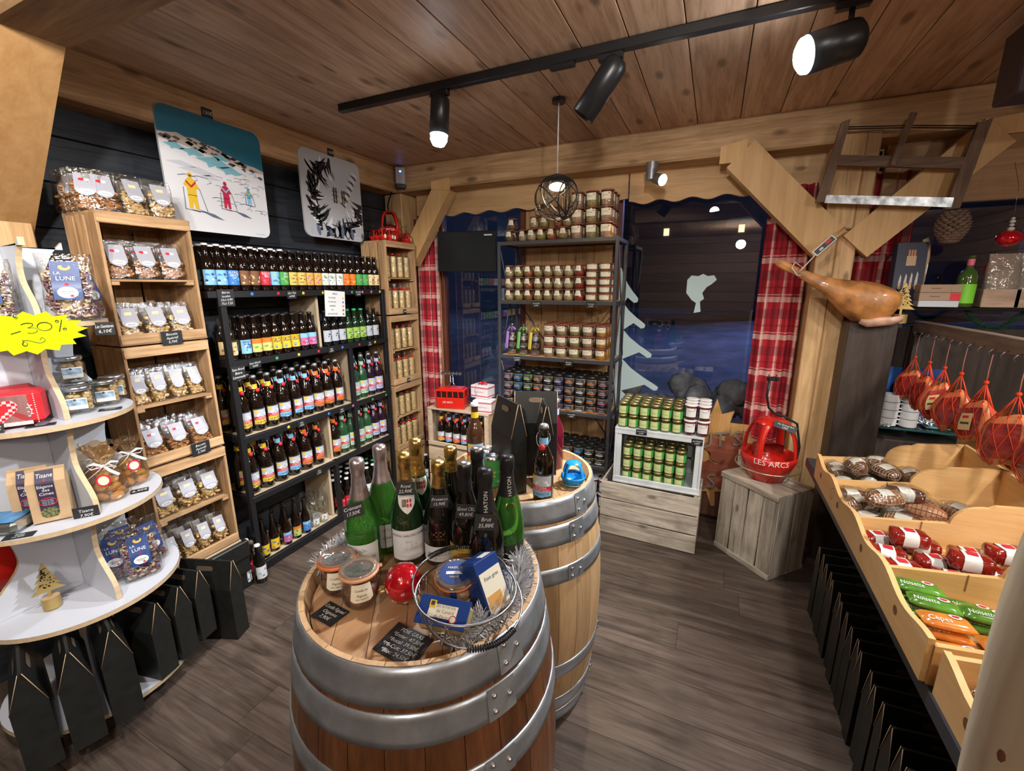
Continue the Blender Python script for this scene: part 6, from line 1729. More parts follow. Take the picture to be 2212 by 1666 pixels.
# ---------------------------------------------------------------- gondola lanterns
def gondola(r, h, col, text=True, arm=True, ringwire=True, dark=None, textcol=None):
    """bubble-cabin lantern: tapered tub, four ribs, domed cap, window openings"""
    hb = h * .42
    P = []
    b = MB(); b.lathe([(0, .001), (r * .60, 0), (r * .66, .004), (r * .93, hb * .62), (r * 1.0, hb * .80), (r * 1.0, hb), (r * .97, hb), (r * .90, hb * .62), (r * .62, .008), (0, .008)], col, 40)
    P.append(('tub', b.mesh()))
    c = MB(); n = 12
    def rib(a, w0):
        pts = []
        for i in range(n + 1):
            t = i / n; z = hb + (h - hb) * math.sin(t * PI / 2) ** 1.0; rr = r * (1.0 - .0 * t) * math.cos(t * PI / 2) ** .62 * (1 - .08 * t)
            if i == n: rr = 0.01 * r
            pts.append((rr, z))
        for j in range(n):
            w1 = w0 * (1 + 2.0 * max(0, (j / n) - .45)); w2 = w0 * (1 + 2.0 * max(0, ((j + 1) / n) - .45))
            (ra, za), (rb, zb) = pts[j], pts[j + 1]
            vs = []
            for (rr, z, w_) in ((ra, za, w1), (rb, zb, w2)):
                for dd in (1, .96):
                    for s_ in (-1, 1):
                        aa = a + s_ * w_ / max(rr, r * .25) / 2 * 1.0
                        aa = max(a - PI / 4, min(a + PI / 4, aa))
                        vs.append((rr * dd * math.cos(aa), rr * dd * math.sin(aa), z - (0 if dd == 1 else r * .02)))
            c.add(vs, [(0, 1, 5, 4), (3, 2, 6, 7), (0, 4, 6, 2), (1, 3, 7, 5)], col, True)
    for k in range(4): rib(PI / 4 + k * PI / 2 + .12, r * .30)
    top = [(r * .80 * math.cos(t * PI / 2) ** .62, hb + (h - hb) * math.sin(t * PI / 2)) for t in (.74, .80, .86, .92, .97, 1.0)]
    top[-1] = (0, h)
    t0 = [(r * math.cos(t * PI / 2) ** .62 * (1 - .08 * t), hb + (h - hb) * math.sin(t * PI / 2)) for t in (.66, .74, .82, .9, .96)] + [(0, h)]
    c.lathe(t0, col, 40)
    P.append(('cabin_frame', c.mesh()))
    d = MB(); d.lathe([(r * .60, hb * .9), (r * .62, hb * 1.25), (r * .30, hb * 1.35), (0, hb * 1.35)], dark or mat('gondola_seat_red', (.32, .02, .015), .5), 24, a0=.3, a1=PI + .3)
    P.append(('seat', d.mesh(), 'darker red seat'))
    if text:
        l = MB(); l.text('LES ARCS', hb * .20, textcol or PAPER, fn=lambda x, z: (r * 1.004 * math.sin((x - r * .15) / r), -r * 1.004 * math.cos((x - r * .15) / r), hb * .88 + z), wmax=r * 1.25)
        P.append(('lettering', l.mesh(), 'lettering LES ARCS'))
    if ringwire:
        w_ = MB(); n = 40; w_.tube([(r * 1.16 * math.cos(2 * PI * i / n), r * 1.12 * math.sin(2 * PI * i / n), hb * .52 + .004 * math.sin(2 * PI * i / n)) for i in range(n)], r * .026, mat('bumper_wire', (.62, .55, .42), .35, .8), 8, closed=True)
        P.append(('bumper_ring', w_.mesh(), 'brass-coloured bumper ring'))
    if arm:
        w_ = MB(); w_.tube([(r * .66, .0, hb * .1), (r * 1.02, .0, hb * .75), (r * 1.05, 0, hb * 1.3), (r * .85, 0, h * .92), (r * .35, 0, h * 1.03), (r * .02, 0, h * 1.06), (-r * .22, 0, h * 1.15), (-r * .34, 0, h * 1.35), (-r * .30, 0, h * 1.62)], r * .045, BLK, 8)
        w_.box((-r * .20, 0, h * 1.61), (r * .42, r * .10, r * .16), BLK, .002)
        for dx in (-.26, .0): w_.tube([(r * (dx - .10), -r * .06, h * 1.58), (r * (dx - .12), -r * .06, h * 1.68)], r * .02, BLK, 6)
        P.append(('hanger_arm', w_.mesh(), 'black hanger arm'))
    return P
GM_ = gondola(.148, .375, RED)
thing('gondola_lantern', 'large red gondola lantern lettered LES ARCS on the upright grey crate', 'lantern', (.375, 2.85, .522), R(10), GM_)
tag(['Au Grand Arc', '125€'], (.425, 2.755, .522 + .352), R(8), 'chalk tag 125€ laid over the top of the big red gondola', .115, .042, tilt=R(-38), roll=R(20))
b = MB(); b.box((0, 0, .055), (.05, .03, .11), CREAM, .001); b.box((0, -.001, .113), (.052, .032, .006), REDF)
thing('carton', 'small cream and red carton standing left of the big gondola', 'box', (.255, 2.99, .522), R(-20), b.mesh())
# gondolas above the narrow crates
thing('gondola_lantern', 'red gondola lantern lettered LES ARCS on the corner cookie stack', 'lantern', (-2.38, 2.88, 1.992), R(35), gondola(.088, .235, RED, arm=False, ringwire=False))
b = MB(); b.tube([(-2.385, 2.885, 2.225), (-2.42, 2.92, 2.27), (-2.47, 3.0, 2.33), (-2.475, 3.06, 2.42)], .006, BLK, 8)
thing('hanging_cable', 'black cord from the grey power box down to the red gondola', 'cord', parts=b.mesh())
mini = gondola(.034, .080, RED, text=False, arm=True, ringwire=False)
for i, (x, y) in enumerate([(-2.31, 2.72), (-2.30, 2.775), (-2.38, 2.74), (-2.31, 2.83), (-2.37, 2.80), (-2.31, 3.0), (-2.37, 3.03), (-2.44, 2.76)]):
    m2 = MB(); m2.box((.0, -.034, .026), (.014, .001, .026), CREAM)
    thing('key_ring', 'miniature red gondola with price sticker, corner stack, %s from the near end' % ORD[i + 1], 'souvenir', (x, y, 1.992), R(60 + 20 * (i % 3)), mini + [('price_sticker', m2.mesh(), 'cream sticker')], 'miniature red gondolas')
# red cable car, gift boxes, bottle crate under the black screen
thing('wooden_crate', 'pale slatted crate on the floor under the bottle crate', 'crate', (-1.77, 2.95, 0), 0, crate_box(.56, .30, .362, wood('crate_pale_x', (.42, .30, .19), (.62, .48, .33), 0, .75, .07, 1.3, .14, stain=.4)))
P = []
CP = MATS['crate_pale_x']
b = MB(); b.box((0, 0, .322), (.56, .30, .012), CP, .001); P.append(('top_panel', b.mesh()))
b = MB(); b.box((0, 0, .007), (.56, .30, .014), CP, .001); b.box((0, -.143, .024), (.56, .014, .04), CP, .001); P.append(('bottom_panel', b.mesh()))
for sx in (-1, 1):
    b = MB()
    for i in range(2): b.box((sx * .273, -.075 + .15 * i, .165), (.014, .14, .30), CP, .0015)
    b.box((sx * .255, -.135, .165), (.022, .022, .30), CP, .0015); P.append(('side_panel', b.mesh()))
thing('wooden_crate', 'open crate on its side holding swing-top beers under the red cable car', 'crate', (-1.77, 2.95, .365), 0, P)
for row in range(2):
    for i, k in enumerate(['yel', 'blu', 'ora', 'blu', 'ora', 'yel']):
        o = thing('beer_bottle', 'small swing-top beer in the crate under the cable car, %s from left, row %s' % (ORD[i + 1], ('one', 'two')[row]), 'bottle', (-1.955 + i * .074, 2.86 + .08 * row, .381), R(rnd.uniform(-12, 12)), K75[k][0], 'beers in the low crate')
        o.scale = (.86, .86, .86)
for i, (x, y, k) in enumerate([(-2.16, 2.90, 'wblue'), (-2.13, 2.98, 'cream'), (-2.085, 2.93, 'cream'), (-2.16, 3.05, 'white')]):
    bottle(k, K33, x, y, 0, 'floor by the pale crates, %s of four' % ORD[i + 1], 0, 'bottles by the corner')
P = []
b = MB(); b.box((0, 0, .045), (.235, .125, .09), RED, .006); b.box((0, 0, .147), (.24, .13, .018), RED, .006); b.box((0, 0, .16), (.20, .10, .012), RED, .004); P.append(('body', b.mesh()))
b = MB()
for y in (-.060, .060):
    for x in (-.116, -.07, -.024, .024, .07, .116): b.box((x, y, .115), (.008, .005, .055), RED)
for x in (-.116, .116):
    for y in (-.03, .03): b.box((x, y, .115), (.005, .008, .055), RED)
P.append(('window_posts', b.mesh()))
b = MB(); b.box((0, 0, .113), (.222, .112, .055), mat('cable_car_windows', (.03, .012, .010), .15)); P.append(('windows', b.mesh(), 'dark windows'))
b = MB(); b.text('LES ARCS', .014, PAPER, Matrix.Translation((-.02, -.0628, .055))); P.append(('lettering', b.mesh(), 'white lettering'))
b = MB()
for sx in (-1, 1):
    b.tube([(sx * .03, -.02, .166), (sx * .012, 0, .20), (sx * .012, 0, .275)], .0028, CHROME, 6); b.tube([(sx * .03, .02, .166), (sx * .012, 0, .20)], .0028, CHROME, 6)
for z in (.21, .235, .26): b.tube([(-.012, 0, z), (.012, 0, z)], .002, CHROME, 6)
for i in range(6): b.cyl((-.075 + .03 * i, -.012, .278), .012, .024, CHROME, 12, axis='Y')
b.box((0, 0, .276), (.17, .006, .010), CHROME)
P.append(('hanger', b.mesh(), 'silver hanger with wheels'))
thing('toy_cable_car', 'red toy cable car lettered LES ARCS on the bottle crate', 'toy', (-1.86, 2.89, .694), R(14), P)
def gift(bow):
    b = MB(); b.box((0, 0, .05), (.155, .11, .10), mat('gift_paper', (.72, .68, .70), .5, noise=.1, nscale=40), .003)
    q = MB()
    for z in (.018, .084): q.box((0, -.0555, z), (.153, .001, .010), mat('gift_red_print', (.60, .12, .12), .6)); q.box((.0780, 0, z), (.001, .108, .010), MATS['gift_red_print'])
    q.text('Joyeuses fêtes', .010, MATS['gift_red_print'], Matrix.Translation((0, -.0555, .051)))
    P_ = [('box_body', b.mesh(), [('printed_band', q.mesh(), 'red printed bands')])]
    if bow:
        w_ = MB()
        for a in range(6): w_.tube([(0, 0, .101), (.022 * math.cos(a), .018 * math.sin(a), .118), (.040 * math.cos(a), .03 * math.sin(a), .106)], .006, REDF, 6, flat=.4)
        w_.tube([(-.02, -.02, .10), (-.03, -.057, .098), (-.032, -.058, .05), (-.022, -.058, .02)], .004, REDF, 6, flat=.3)
        P_.append(('bow', w_.mesh(), 'red curled bow'))
    return P_
ga, gb_ = gift(False), gift(True)
thing('gift_box', 'white and red printed gift box at the front of the gift pile', 'box', (-1.555, 2.87, .694), R(6), ga, 'gift boxes by the cable car')
thing('gift_box', 'white and red printed gift box behind and left in the gift pile', 'box', (-1.655, 3.01, .694), R(-60), ga, 'gift boxes by the cable car')
thing('gift_box', 'white gift box with red bow, on top of the gift pile', 'box', (-1.60, 2.93, .796), R(-6), gb_, 'gift boxes by the cable car')

# ---------------------------------------------------------------- black screen, curtains, stickers
b = MB(); b.box((0, 0, 0), (.545, .035, .315), mat('screen_black', (.012, .015, .018), .35), .006)
q = MB(); q.box((.205, -.0185, .125), (.07, .001, .010), PAPER)
w_ = MB()
for x in (-.22, .12): w_.tube([(x, .01, .15), (x - .03, .03, .24)], .0015, CHROME, 5)
thing('screen', 'black flat panel hung in the narrow window', 'screen', mtx=Matrix.Translation((-1.875, 3.20, 1.925)) @ Matrix.Rotation(R(1.5), 4, 'Y'), parts=[('panel', b.mesh(), [('small_label', q.mesh(), 'white label')]), ('wire', w_.mesh())])
PL = bpy.data.materials.new('red_plaid'); PL.use_nodes = True
nt = PL.node_tree; bb = nt.nodes['Principled BSDF']; bb.inputs['Roughness'].default_value = .85
uv = nt.nodes.new('ShaderNodeUVMap'); sp = nt.nodes.new('ShaderNodeSeparateXYZ'); nt.links.new(uv.outputs[0], sp.inputs[0])
def band(ch, per, a, c):
    m1 = nt.nodes.new('ShaderNodeMath'); m1.operation = 'MULTIPLY'; m1.inputs[1].default_value = 1 / per; nt.links.new(sp.outputs[ch], m1.inputs[0])
    m2 = nt.nodes.new('ShaderNodeMath'); m2.operation = 'FRACT'; nt.links.new(m1.outputs[0], m2.inputs[0])
    m3 = nt.nodes.new('ShaderNodeMath'); m3.operation = 'COMPARE'; m3.inputs[1].default_value = (a + c) / 2; m3.inputs[2].default_value = (c - a) / 2; nt.links.new(m2.outputs[0], m3.inputs[0])
    return m3.outputs[0]
col = None
cur = nt.nodes.new('ShaderNodeRGB'); cur.outputs[0].default_value = (.50, .015, .03, 1); last = cur.outputs[0]
for ch in (0, 1):
    for (a, c, cc, f_) in ((.0, .26, (.12, .01, .02, 1), .55), (.44, .58, (.85, .68, .60, 1), .62), (.62, .65, (.85, .68, .60, 1), .5), (.80, .84, (.10, .01, .02, 1), .6)):
        fo = band(ch, .24, a, c); mm = nt.nodes.new('ShaderNodeMath'); mm.operation = 'MULTIPLY'; mm.inputs[1].default_value = f_ * .85; nt.links.new(fo, mm.inputs[0])
        mx = nt.nodes.new('ShaderNodeMix'); mx.data_type = 'RGBA'; nt.links.new(mm.outputs[0], mx.inputs[0]); nt.links.new(last, mx.inputs[6]); mx.inputs[7].default_value = cc; last = mx.outputs[2]
nt.links.new(last, bb.inputs['Base Color'])
def curtain(x0, x1, z0, z1, y, folds, label, seed, flare=0.0):
    n, m_ = folds * 12, 24; vs = []; uvs = []; r = random.Random(seed); ph = [r.uniform(0, 1) for _ in range(folds)]
    for j in range(m_ + 1):
        v = j / m_; z = z0 + (z1 - z0) * v
        for i in range(n + 1):
            u = i / n; am = .026 * (.8 + .3 * math.sin(6 * u + seed))
            x = x0 + (x1 - x0) * u + flare * (1 - v) * (u - .3)
            vs.append((x, y + am * math.sin(2 * PI * folds * u + .5 * math.sin(3 * v + u * 5)), z)); uvs.append((u * (x1 - x0) * 2.6, z))
    fs = [(j * (n + 1) + i, j * (n + 1) + i + 1, (j + 1) * (n + 1) + i + 1, (j + 1) * (n + 1) + i) for j in range(m_) for i in range(n)]
    me = bpy.data.meshes.new('curtain'); me.from_pydata(vs, [], fs); me.materials.append(PL)
    ul = me.uv_layers.new(name='UVMap')
    for lp in me.loops: ul.data[lp.index].uv = uvs[lp.vertex_index]
    me.polygons.foreach_set('use_smooth', [True] * len(fs)); me.update()
    thing('curtain', label, 'curtain', parts=me)
curtain(-2.44, -2.20, .20, 2.22, 3.27, 4, 'red plaid curtain in the corner left of the black screen', 1)
curtain(.25, .50, .30, 2.24, 3.27, 4, 'red plaid curtain at the right of the large window, by the post', 2)
curtain(.72, .98, .95, 2.28, 3.29, 5, 'red plaid curtain right of the window post, behind the knife box', 3)
VIN = mat('frosted_vinyl', (.55, .72, .76), .6, emit=0)
fir = [(-.72, .60), (-.72, 1.80), (-.655, 1.78)]
fz = [1.76, 1.56, 1.37, 1.15, .90, .64]
for i in range(5):
    z0, z1 = fz[i], fz[i + 1]; tip = -.52 + .062 * i; inn = -.60 + .055 * i
    fir += [(-.64 + (tip + .64) * t ** 1.3 * 1.0, z0 + (z1 - z0) * (t ** .8)) for t in (.15, .4, .7, .92)]
    fir += [(tip, z1 - .005), (tip - .005, z1 - .028), (tip - .03, z1 - .035), (inn + (0 if i < 4 else .02), z1 + .005)]
fir += [(-.40, .60)]
b = MB(); b.prism(fir[::-1], .001, VIN, Matrix.Translation((0, 3.395, 0)))
thing('window_sticker', 'pale blue fir tree sticker on the large window', 'sticker', parts=b.mesh())
bear = [(-.19, 1.69), (-.165, 1.72), (-.12, 1.715), (-.09, 1.73), (-.06, 1.715), (-.02, 1.72), (0, 1.69), (-.03, 1.66), (-.06, 1.64), (-.085, 1.60), (-.07, 1.56), (-.095, 1.54), (-.085, 1.47), (-.13, 1.46), (-.12, 1.53), (-.15, 1.55), (-.19, 1.60)]
b = MB(); b.prism(bear[::-1], .001, VIN, Matrix.Translation((0, 3.395, 0)))
thing('window_sticker', 'small pale cloud-like sticker in the middle of the large window', 'sticker', parts=b.mesh())
# wooden sign with maple leaves
OW = wood('sign_orange_wood', (.50, .26, .08), (.66, .38, .15), 2, .5, .05); RW = wood('sign_red_wood', (.26, .07, .04), (.38, .12, .07), 0, .5, 0); DW = wood('sign_brown_wood', (.10, .04, .025), (.16, .07, .04), 2, .5, 0)
P = []
b = MB(); b.prism([(-.16, .02), (.22, .02), (.22, .55), (.12, .62), (-.02, .58), (-.16, .60)][::1], .02, DW); P.append(('board', b.mesh()))
def leaf(cx, cz, s_, m_, ang, y):
    b = MB(); k = [(0, 1), (.12, .62), (.38, .72), (.30, .42), (.78, .40), (.62, .22), (.90, -.02), (.50, -.10), (.42, -.30), (.10, -.28), (.05, -.7), (-.05, -.7), (-.10, -.28), (-.42, -.30), (-.50, -.10), (-.90, -.02), (-.62, .22), (-.78, .40), (-.30, .42), (-.38, .72), (-.12, .62)]
    ca, sa = math.cos(ang), math.sin(ang); pts = [(cx + s_ * (x * ca - z * sa), cz + s_ * (x * sa + z * ca)) for x, z in k]
    b.prism(pts[::-1], .012, m_, Matrix.Translation((0, y, 0))); return b.mesh()
P.append(('leaf', leaf(-.01, .60, .28, OW, .05, -.014), 'orange wooden leaf')); P.append(('leaf', leaf(.08, .48, .22, RW, -.35, -.028), 'red wooden leaf'))
P.append(('leaf', leaf(-.02, .28, .26, OW, .2, -.014), 'orange wooden leaf')); P.append(('leaf', leaf(.0, .36, .17, RW, 2.6, -.028), 'red wooden leaf'))
SM = mat('brushed_letter_metal', (.42, .36, .32), .35, .6)
def letters(t, h, x, z, m_, y, th=.014):
    v, f = text2d(t); b = MB(); T = Matrix.Translation((x, 0, z)) @ Matrix.Rotation(R(-14), 4, 'Y')
    for d in (0, th): b.add([T @ Vector((p[0] * h + .2 * p[1] * h, y - d, p[1] * h)) for p in v], f, m_)
    ed = {}
    for q in f:
        for i in range(len(q)):
            e = (q[i], q[(i + 1) % len(q)]); k = tuple(sorted(e)); ed[k] = ed.get(k, 0) + 1
    for (a, c), n in ed.items():
        if n == 1: b.add([T @ Vector((v[i][0] * h + .2 * v[i][1] * h, y - d, v[i][1] * h)) for i, d in ((a, 0), (c, 0), (c, th), (a, th))], [(0, 1, 2, 3)], m_)
    return b.mesh()
P.append(('letters', letters("UT'S", .10, .02, .555, SM, -.032), "metal letters UT'S")); P.append(('letters', letters('RS', .10, -.05, .24, SM, -.032), 'metal letters RS'))
b = MB(); b.text('LOCAL PRODUCTS', .026, DKG, Matrix.Translation((.03, -.001, .085))); P.append(('lettering', b.mesh(), 'dark lettering'))
thing('leaf_sign', 'wooden sign with orange and red leaves and metal letters between the crates', 'sign', (.10, 3.15, .03), R(-3), P)
# ---------------------------------------------------------------- on the front barrel: sparkling wine
HZ = .9155
WIN = [(0, .004), (.030, .003), (.040, 0), (.0440, .006), (.0440, .115), (.0425, .140), (.036, .172), (.026, .205), (.0185, .235), (.0155, .262), (.0150, .290)]
def wine(glass, foil, top, lab, lz=(.030, .098), half=1.05, neck=None, text=(), tcol=NAVY, fo=.205, extra=None, foiltxt=None, foiltc=PAPER, fat=1.0, h=1.0, flare=True):
    def sc(p): return [(r * (fat if z < .2 else 1), z * h) for r, z in p]
    g = MB(); g.lathe(sc(WIN), glass, 28)
    P = [('glass_body', g.mesh())]
    f = MB(); fz = fo
    pr_ = []
    for r, z in ((.0255 if fz < .21 else .0195, fz), (.0235 if fz < .21 else .0182, fz + .010), (.0195, .235), (.0168, .262), (.0162, .272), (.0185, .276), (.0188, .300), (.0172, .309), (.008, .312), (0, .3122)):
        if z >= fz: pr_.append((r * (1.02 if z < .235 else 1), z * h))
    if flare: f.lathe(pr_, foil, 24)
    P.append(('foil', f.mesh(), 'metallic neck foil' if foil in (GOLD, SILVER) else 'black neck foil'))
    if top: 
        t = MB(); t.lathe([(.0176, .3075 * h), (.0165, .3105 * h), (.008, .3133 * h), (0, .3135 * h)], top, 20); P.append(('foil_top', t.mesh(), 'pale round foil top'))
    if foiltxt:
        t = MB(); L_ = len(foiltxt)
        T = Matrix.Translation((0, -.0245, (.222) * h)) @ Matrix.Rotation(R(-12), 4, 'X') @ Matrix.Rotation(R(-90), 4, 'Y')
        t.text(foiltxt, .010, foiltc, Matrix.Translation((0, -.0232, .235 * h)) @ Matrix.Rotation(R(-9), 4, 'X') @ Matrix.Rotation(R(-90), 4, 'Y'), .055)
        P.append(('foil_lettering', t.mesh(), 'vertical pale lettering'))
    if lab:
        l = MB(); wrap(l, .044 * fat, lz[0], lz[1], half, lab, .0008, 14)
        for (s_, hh, z, m_) in text: l.text(s_, hh, m_, fn=cylfn(.044 * fat, z, .0016), wmax=.044 * fat * half * 1.8)
        if extra: extra(l)
        P.append(('label', l.mesh(), 'printed paper label'))
    if neck: P.append(neck)
    return P
GG = bpy.data.materials.new('bright_green_glass'); GG.use_nodes = True
_b = GG.node_tree.nodes['Principled BSDF']; _b.inputs['Base Color'].default_value = (.10, .42, .06, 1); _b.inputs['Roughness'].default_value = .03; _b.inputs['Transmission Weight'].default_value = .78; _b.inputs['IOR'].default_value = 1.3; _b.inputs['Coat Weight'].default_value = .6
SILV2 = mat('pink_silver_foil', (.66, .58, .60), .3, .9, bump=.1, nscale=60)
BFO = mat('black_foil', (.018, .018, .02), .35, bump=.1, nscale=80)
def mtn(l, r, z, s_, m_):
    for k in ((-1, .0), (.1, .003), (.9, -.001)):
        l.tube([cylfn(r, z, .0014)((k[0] - 1) * s_, 0), cylfn(r, z, .0014)(k[0] * s_, s_ * .9 + k[1]), cylfn(r, z, .0014)((k[0] + .8) * s_, 0)], .0004, m_, 3)
def etch(l):
    r = random.Random(3)
    for i in range(46):
        x = r.uniform(-.022, .022); z = .052 + r.uniform(0, .014); l.tube([cylfn(.044, z, .0013)(x, 0), cylfn(.044, z, .0013)(x + r.uniform(-.004, .004), r.uniform(-.003, .006))], .0003, GREYL, 3)
def shield():
    n = MB(); r = .0285
    rz_ = lambda q: (.036 - .303 * (q - .172) if q > .172 else .036 - .203 * (q - .172)) + .0012
    ff = lambda x, z: (x, -math.sqrt(max(1e-6, rz_(.182 + z) ** 2 - x * x)), .182 + z)
    pts = [(-.021, .018), (-.010, .022), (0, .020), (.010, .022), (.021, .018), (.022, .002), (.014, -.016), (0, -.030), (-.014, -.016), (-.022, .002)]
    def gr(x0, x1, z0, z1, m_, o):
        n.grid(lambda u, v: (lambda p: (p[0], p[1] - o, p[2]))(ff(x0 + (x1 - x0) * u, z0 + (z1 - z0) * v)), 6, 4, m_)
    def sh(u, v):
        z = .020 - .048 * v; w_ = .021 * (1 if v < .35 else math.cos((v - .35) / .65 * PI / 2) ** .8); return (lambda p: p)(ff((2 * u - 1) * w_, z))
    n.grid(sh, 12, 12, PAPER)
    gr(.000, .012, -.010, .010, REDL, .0010); gr(.0045, .0068, -.010, .010, PAPER, .0016); gr(.000, .012, -.001, .0015, PAPER, .0016)
    gr(-.012, -.001, -.008, .010, DKG, .0010)
    for a in range(5): gr(-.014 + a * .003, -.013 + a * .003, -.009 + (a % 2) * .004, .006 + (a % 3) * .003, TAN, .0016)
    return ('neck_label', n.mesh(), 'white shield label with red and black crest')
CAI = wine(GG, SILV2, None, PAPER, (.022, .092), 1.0, text=(('LES CAILLES', .0085, .052, DKG), ('CRÉMANT DE SAVOIE', .0032, .040, GREYL)), extra=lambda l: mtn(l, .044, .072, .007, DKG))
ROY = wine(GREENG, GOLD, None, PAPER, (.022, .108), 1.15, text=(('ROYAL HAUTECOMBE', .0068, .094, NAVY), ('MÉTHODE TRADITIONNELLE', .003, .034, GREYL), ('Brut', .007, .076, GREYL)), extra=etch, neck=shield())
PRO = wine(DARKG, GOLD, None, PAPER, (.018, .062), 1.1, fo=.215, fat=1.03, h=.93, text=(('PROSECCO', .0085, .040, DKG), ('SELECTION', .0036, .028, GREYL), ('SUPERIORE', .003, .052, GREYL)))
em = MB(); 
for a in range(6): em.ball((.012 * math.cos(a * 1.05), -.0448, .098 + .007 * math.sin(a * 1.05)), .0028, mat('copper_print', (.45, .15, .05), .4, .6), 6, (1, .2, 1))
em.text('COLLEZIONE', .004, MATS['copper_print'], Matrix.Translation((0, -.0462, .085)), .03)
PRO.append(('emblem', em.mesh(), 'small copper emblem'))
HAY = wine(DARKG, BFO, LIDS, mat('label_old_gold', (.72, .52, .12), .45), (.020, .082), 1.1, text=(('GRAND CRU', .0048, .070, BRN), ('CHAMPAGNE', .0036, .060, BRN), ('HATON', .011, .046, BRN)), fo=.212, h=.95)
HAT = wine(DARKG, BFO, None, None, foiltxt='HATON')
HAT2 = wine(GG, BFO, None, mat('label_dark_olive2', (.03, .035, .025), .5), (.02, .08), 1.0, foiltxt='HATON')
md = MB(); md.lathe([(0, .001), (.0125, .001), (.013, 0)], GOLD, 20, c=(0, -.030, .182), rot=Matrix.Rotation(R(78), 4, 'X')); md.lathe([(0, .0015), (.0085, .0015)], BFO, 16, c=(0, -.0305, .182), rot=Matrix.Rotation(R(78), 4, 'X'))
HAT2.append(('medallion', md.mesh(), 'round gold medallion'))
G = 'sparkling wines on the front barrel'
def wb(parts, x, y, label, a=0): return thing('wine_bottle', label, 'bottle', (x, y, HZ), math.atan2(y, x) - PI / 2 + R(a) + 0.0, parts, G)
wb(CAI, -.788, .770, 'bright green Crémant bottle with pale silver foil, leftmost on the front barrel', -6)
wb(CAI, -.802, .869, 'second bright green bottle with silver foil, behind the leftmost one', 4)
wb(ROY, -.706, .852, 'green bottle with gold foil and red shield label, label reading ROYAL HAUTECOMBE', 2)
wb(ROY, -.742, .950, 'gold-foiled green bottle behind the ROYAL HAUTECOMBE one', 16)
wb(PRO, -.624, .889, 'dark PROSECCO bottle with bright gold foil, front', -8)
wb(PRO, -.650, .990, 'dark bottle with bright gold foil behind the PROSECCO one', 30)
wb(HAY, -.545, .893, 'dark bottle with yellow label and white-topped black foil', -14)
wb(HAY, -.566, .995, 'white-topped black-foil bottle at the back, behind the yellow-label one', 10)
wb(HAT, -.462, .850, 'black bottle with black foil lettered HATON, nearest the basket', 0)
wb(HAT2, -.449, .945, 'green bottle with black HATON foil and gold medallion, rightmost on the barrel', 14)
def face(x, y): return math.atan2(y, x) - PI / 2
def hangtag(lines, x, y, z, label, w_=.05, h=.035, roll=0):
    d = Vector((-x, -y, 0)).normalized() * .034
    tag(lines, (x + d.x, y + d.y, z), face(x, y), label, w_, h, tilt=R(-14), roll=R(roll))
hangtag(['Crémant', '17,50€'], -.800, .755, HZ + .188, 'chalk tag Crémant 17,50€ on the leftmost green bottle', .048, .034, -6)
hangtag(['Royal', '22,90€'], -.706, .852, HZ + .224, 'chalk tag Royal 22,90€ on the shield-label bottle', .046, .034, 6)
hangtag(['Prosecco', '15,90€'], -.624, .889, HZ + .188, 'chalk tag Prosecco 15,90€ on the gold-foiled dark bottle', .046, .032, 4)
hangtag(['Grand CRU', '49,80€'], -.545, .893, HZ + .175, 'chalk tag Grand CRU 49,80€ on the yellow-label bottle', .050, .036, 8)
hangtag(['Brut', '35,88€'], -.462, .850, HZ + .188, 'chalk tag Brut 35,88€ on the HATON bottle', .054, .038, 4)
# fig jam jars
def weck(c, seal):
    g = MB(); g.lathe([(0, .003), (.030, .003), (.040, .015), (.044, .035), (.042, .055), (.036, .072), (.036, .082), (.041, .086)], TG, 28)
    f = MB(); f.lathe([(0, .006), (.028, .006), (.038, .017), (.0415, .035), (.039, .055), (0, .056)], food(c), 24)
    s_ = MB(); s_.lathe([(.037, .083), (.0455, .084), (.046, .088), (.0445, .0915), (.034, .092)], seal, 32); s_.box((.047, 0, .087), (.012, .012, .004), seal, .001)
    t = MB(); t.lathe([(.043, .0915), (.043, .097), (.040, .0995), (.033, .0995), (.031, .0965), (0, .0965)], film('lid_glass', (.85, .87, .86), .25, .05, dens=.18, dcol=(.4, .42, .40)), 32)
    l = MB(); 
    def lf(x, z): return (x, -math.sqrt(max(1e-6, (.0445 - .10 * max(0, z - .05)) ** 2 - x * x)) - .001, z)
    pts = [(-.020, .078), (.020, .078), (.026, .040), (.018, .034), (-.018, .034), (-.026, .040)]
    l.grid(lambda u, v: lf((2 * u - 1) * (.026 - .006 * v if v > .15 else .018 + .008 * v / .15), .034 + .044 * v), 8, 8, CREAM)
    l.text("Confit de", .0052, BRN, fn=lambda x, z: (lambda p: (p[0], p[1] - .001, p[2]))(lf(x, z + .064))); l.text('Figues', .0062, BRN, fn=lambda x, z: (lambda p: (p[0], p[1] - .001, p[2]))(lf(x, z + .052)))
    l.text('aux oignons', .004, BRN, fn=lambda x, z: (lambda p: (p[0], p[1] - .001, p[2]))(lf(x, z + .043)))
    return [('jam', f.mesh(), 'dark jam'), ('glass_body', g.mesh(), 'clear glass'), ('seal', s_.mesh(), 'orange rubber seal'), ('lid', t.mesh(), 'glass lid'), ('label', l.mesh(), 'cream paper label')]
wk = weck((.10, .03, .015), mat('seal_orange', (.72, .19, .05), .35)); wk2 = weck((.13, .05, .03), mat('seal_pale', (.75, .36, .20), .35))
thing('jam_jar', 'round jam jar with orange rubber seal, left of the pair on the front barrel', 'jar', (-.780, .672, HZ), face(-.78, .67) + R(-6), wk, 'jam jars on the barrel')
thing('jam_jar', 'round jam jar with paler seal, right one of the pair on the front barrel', 'jar', (-.700, .662, HZ), face(-.70, .67) + R(2), wk2, 'jam jars on the barrel')
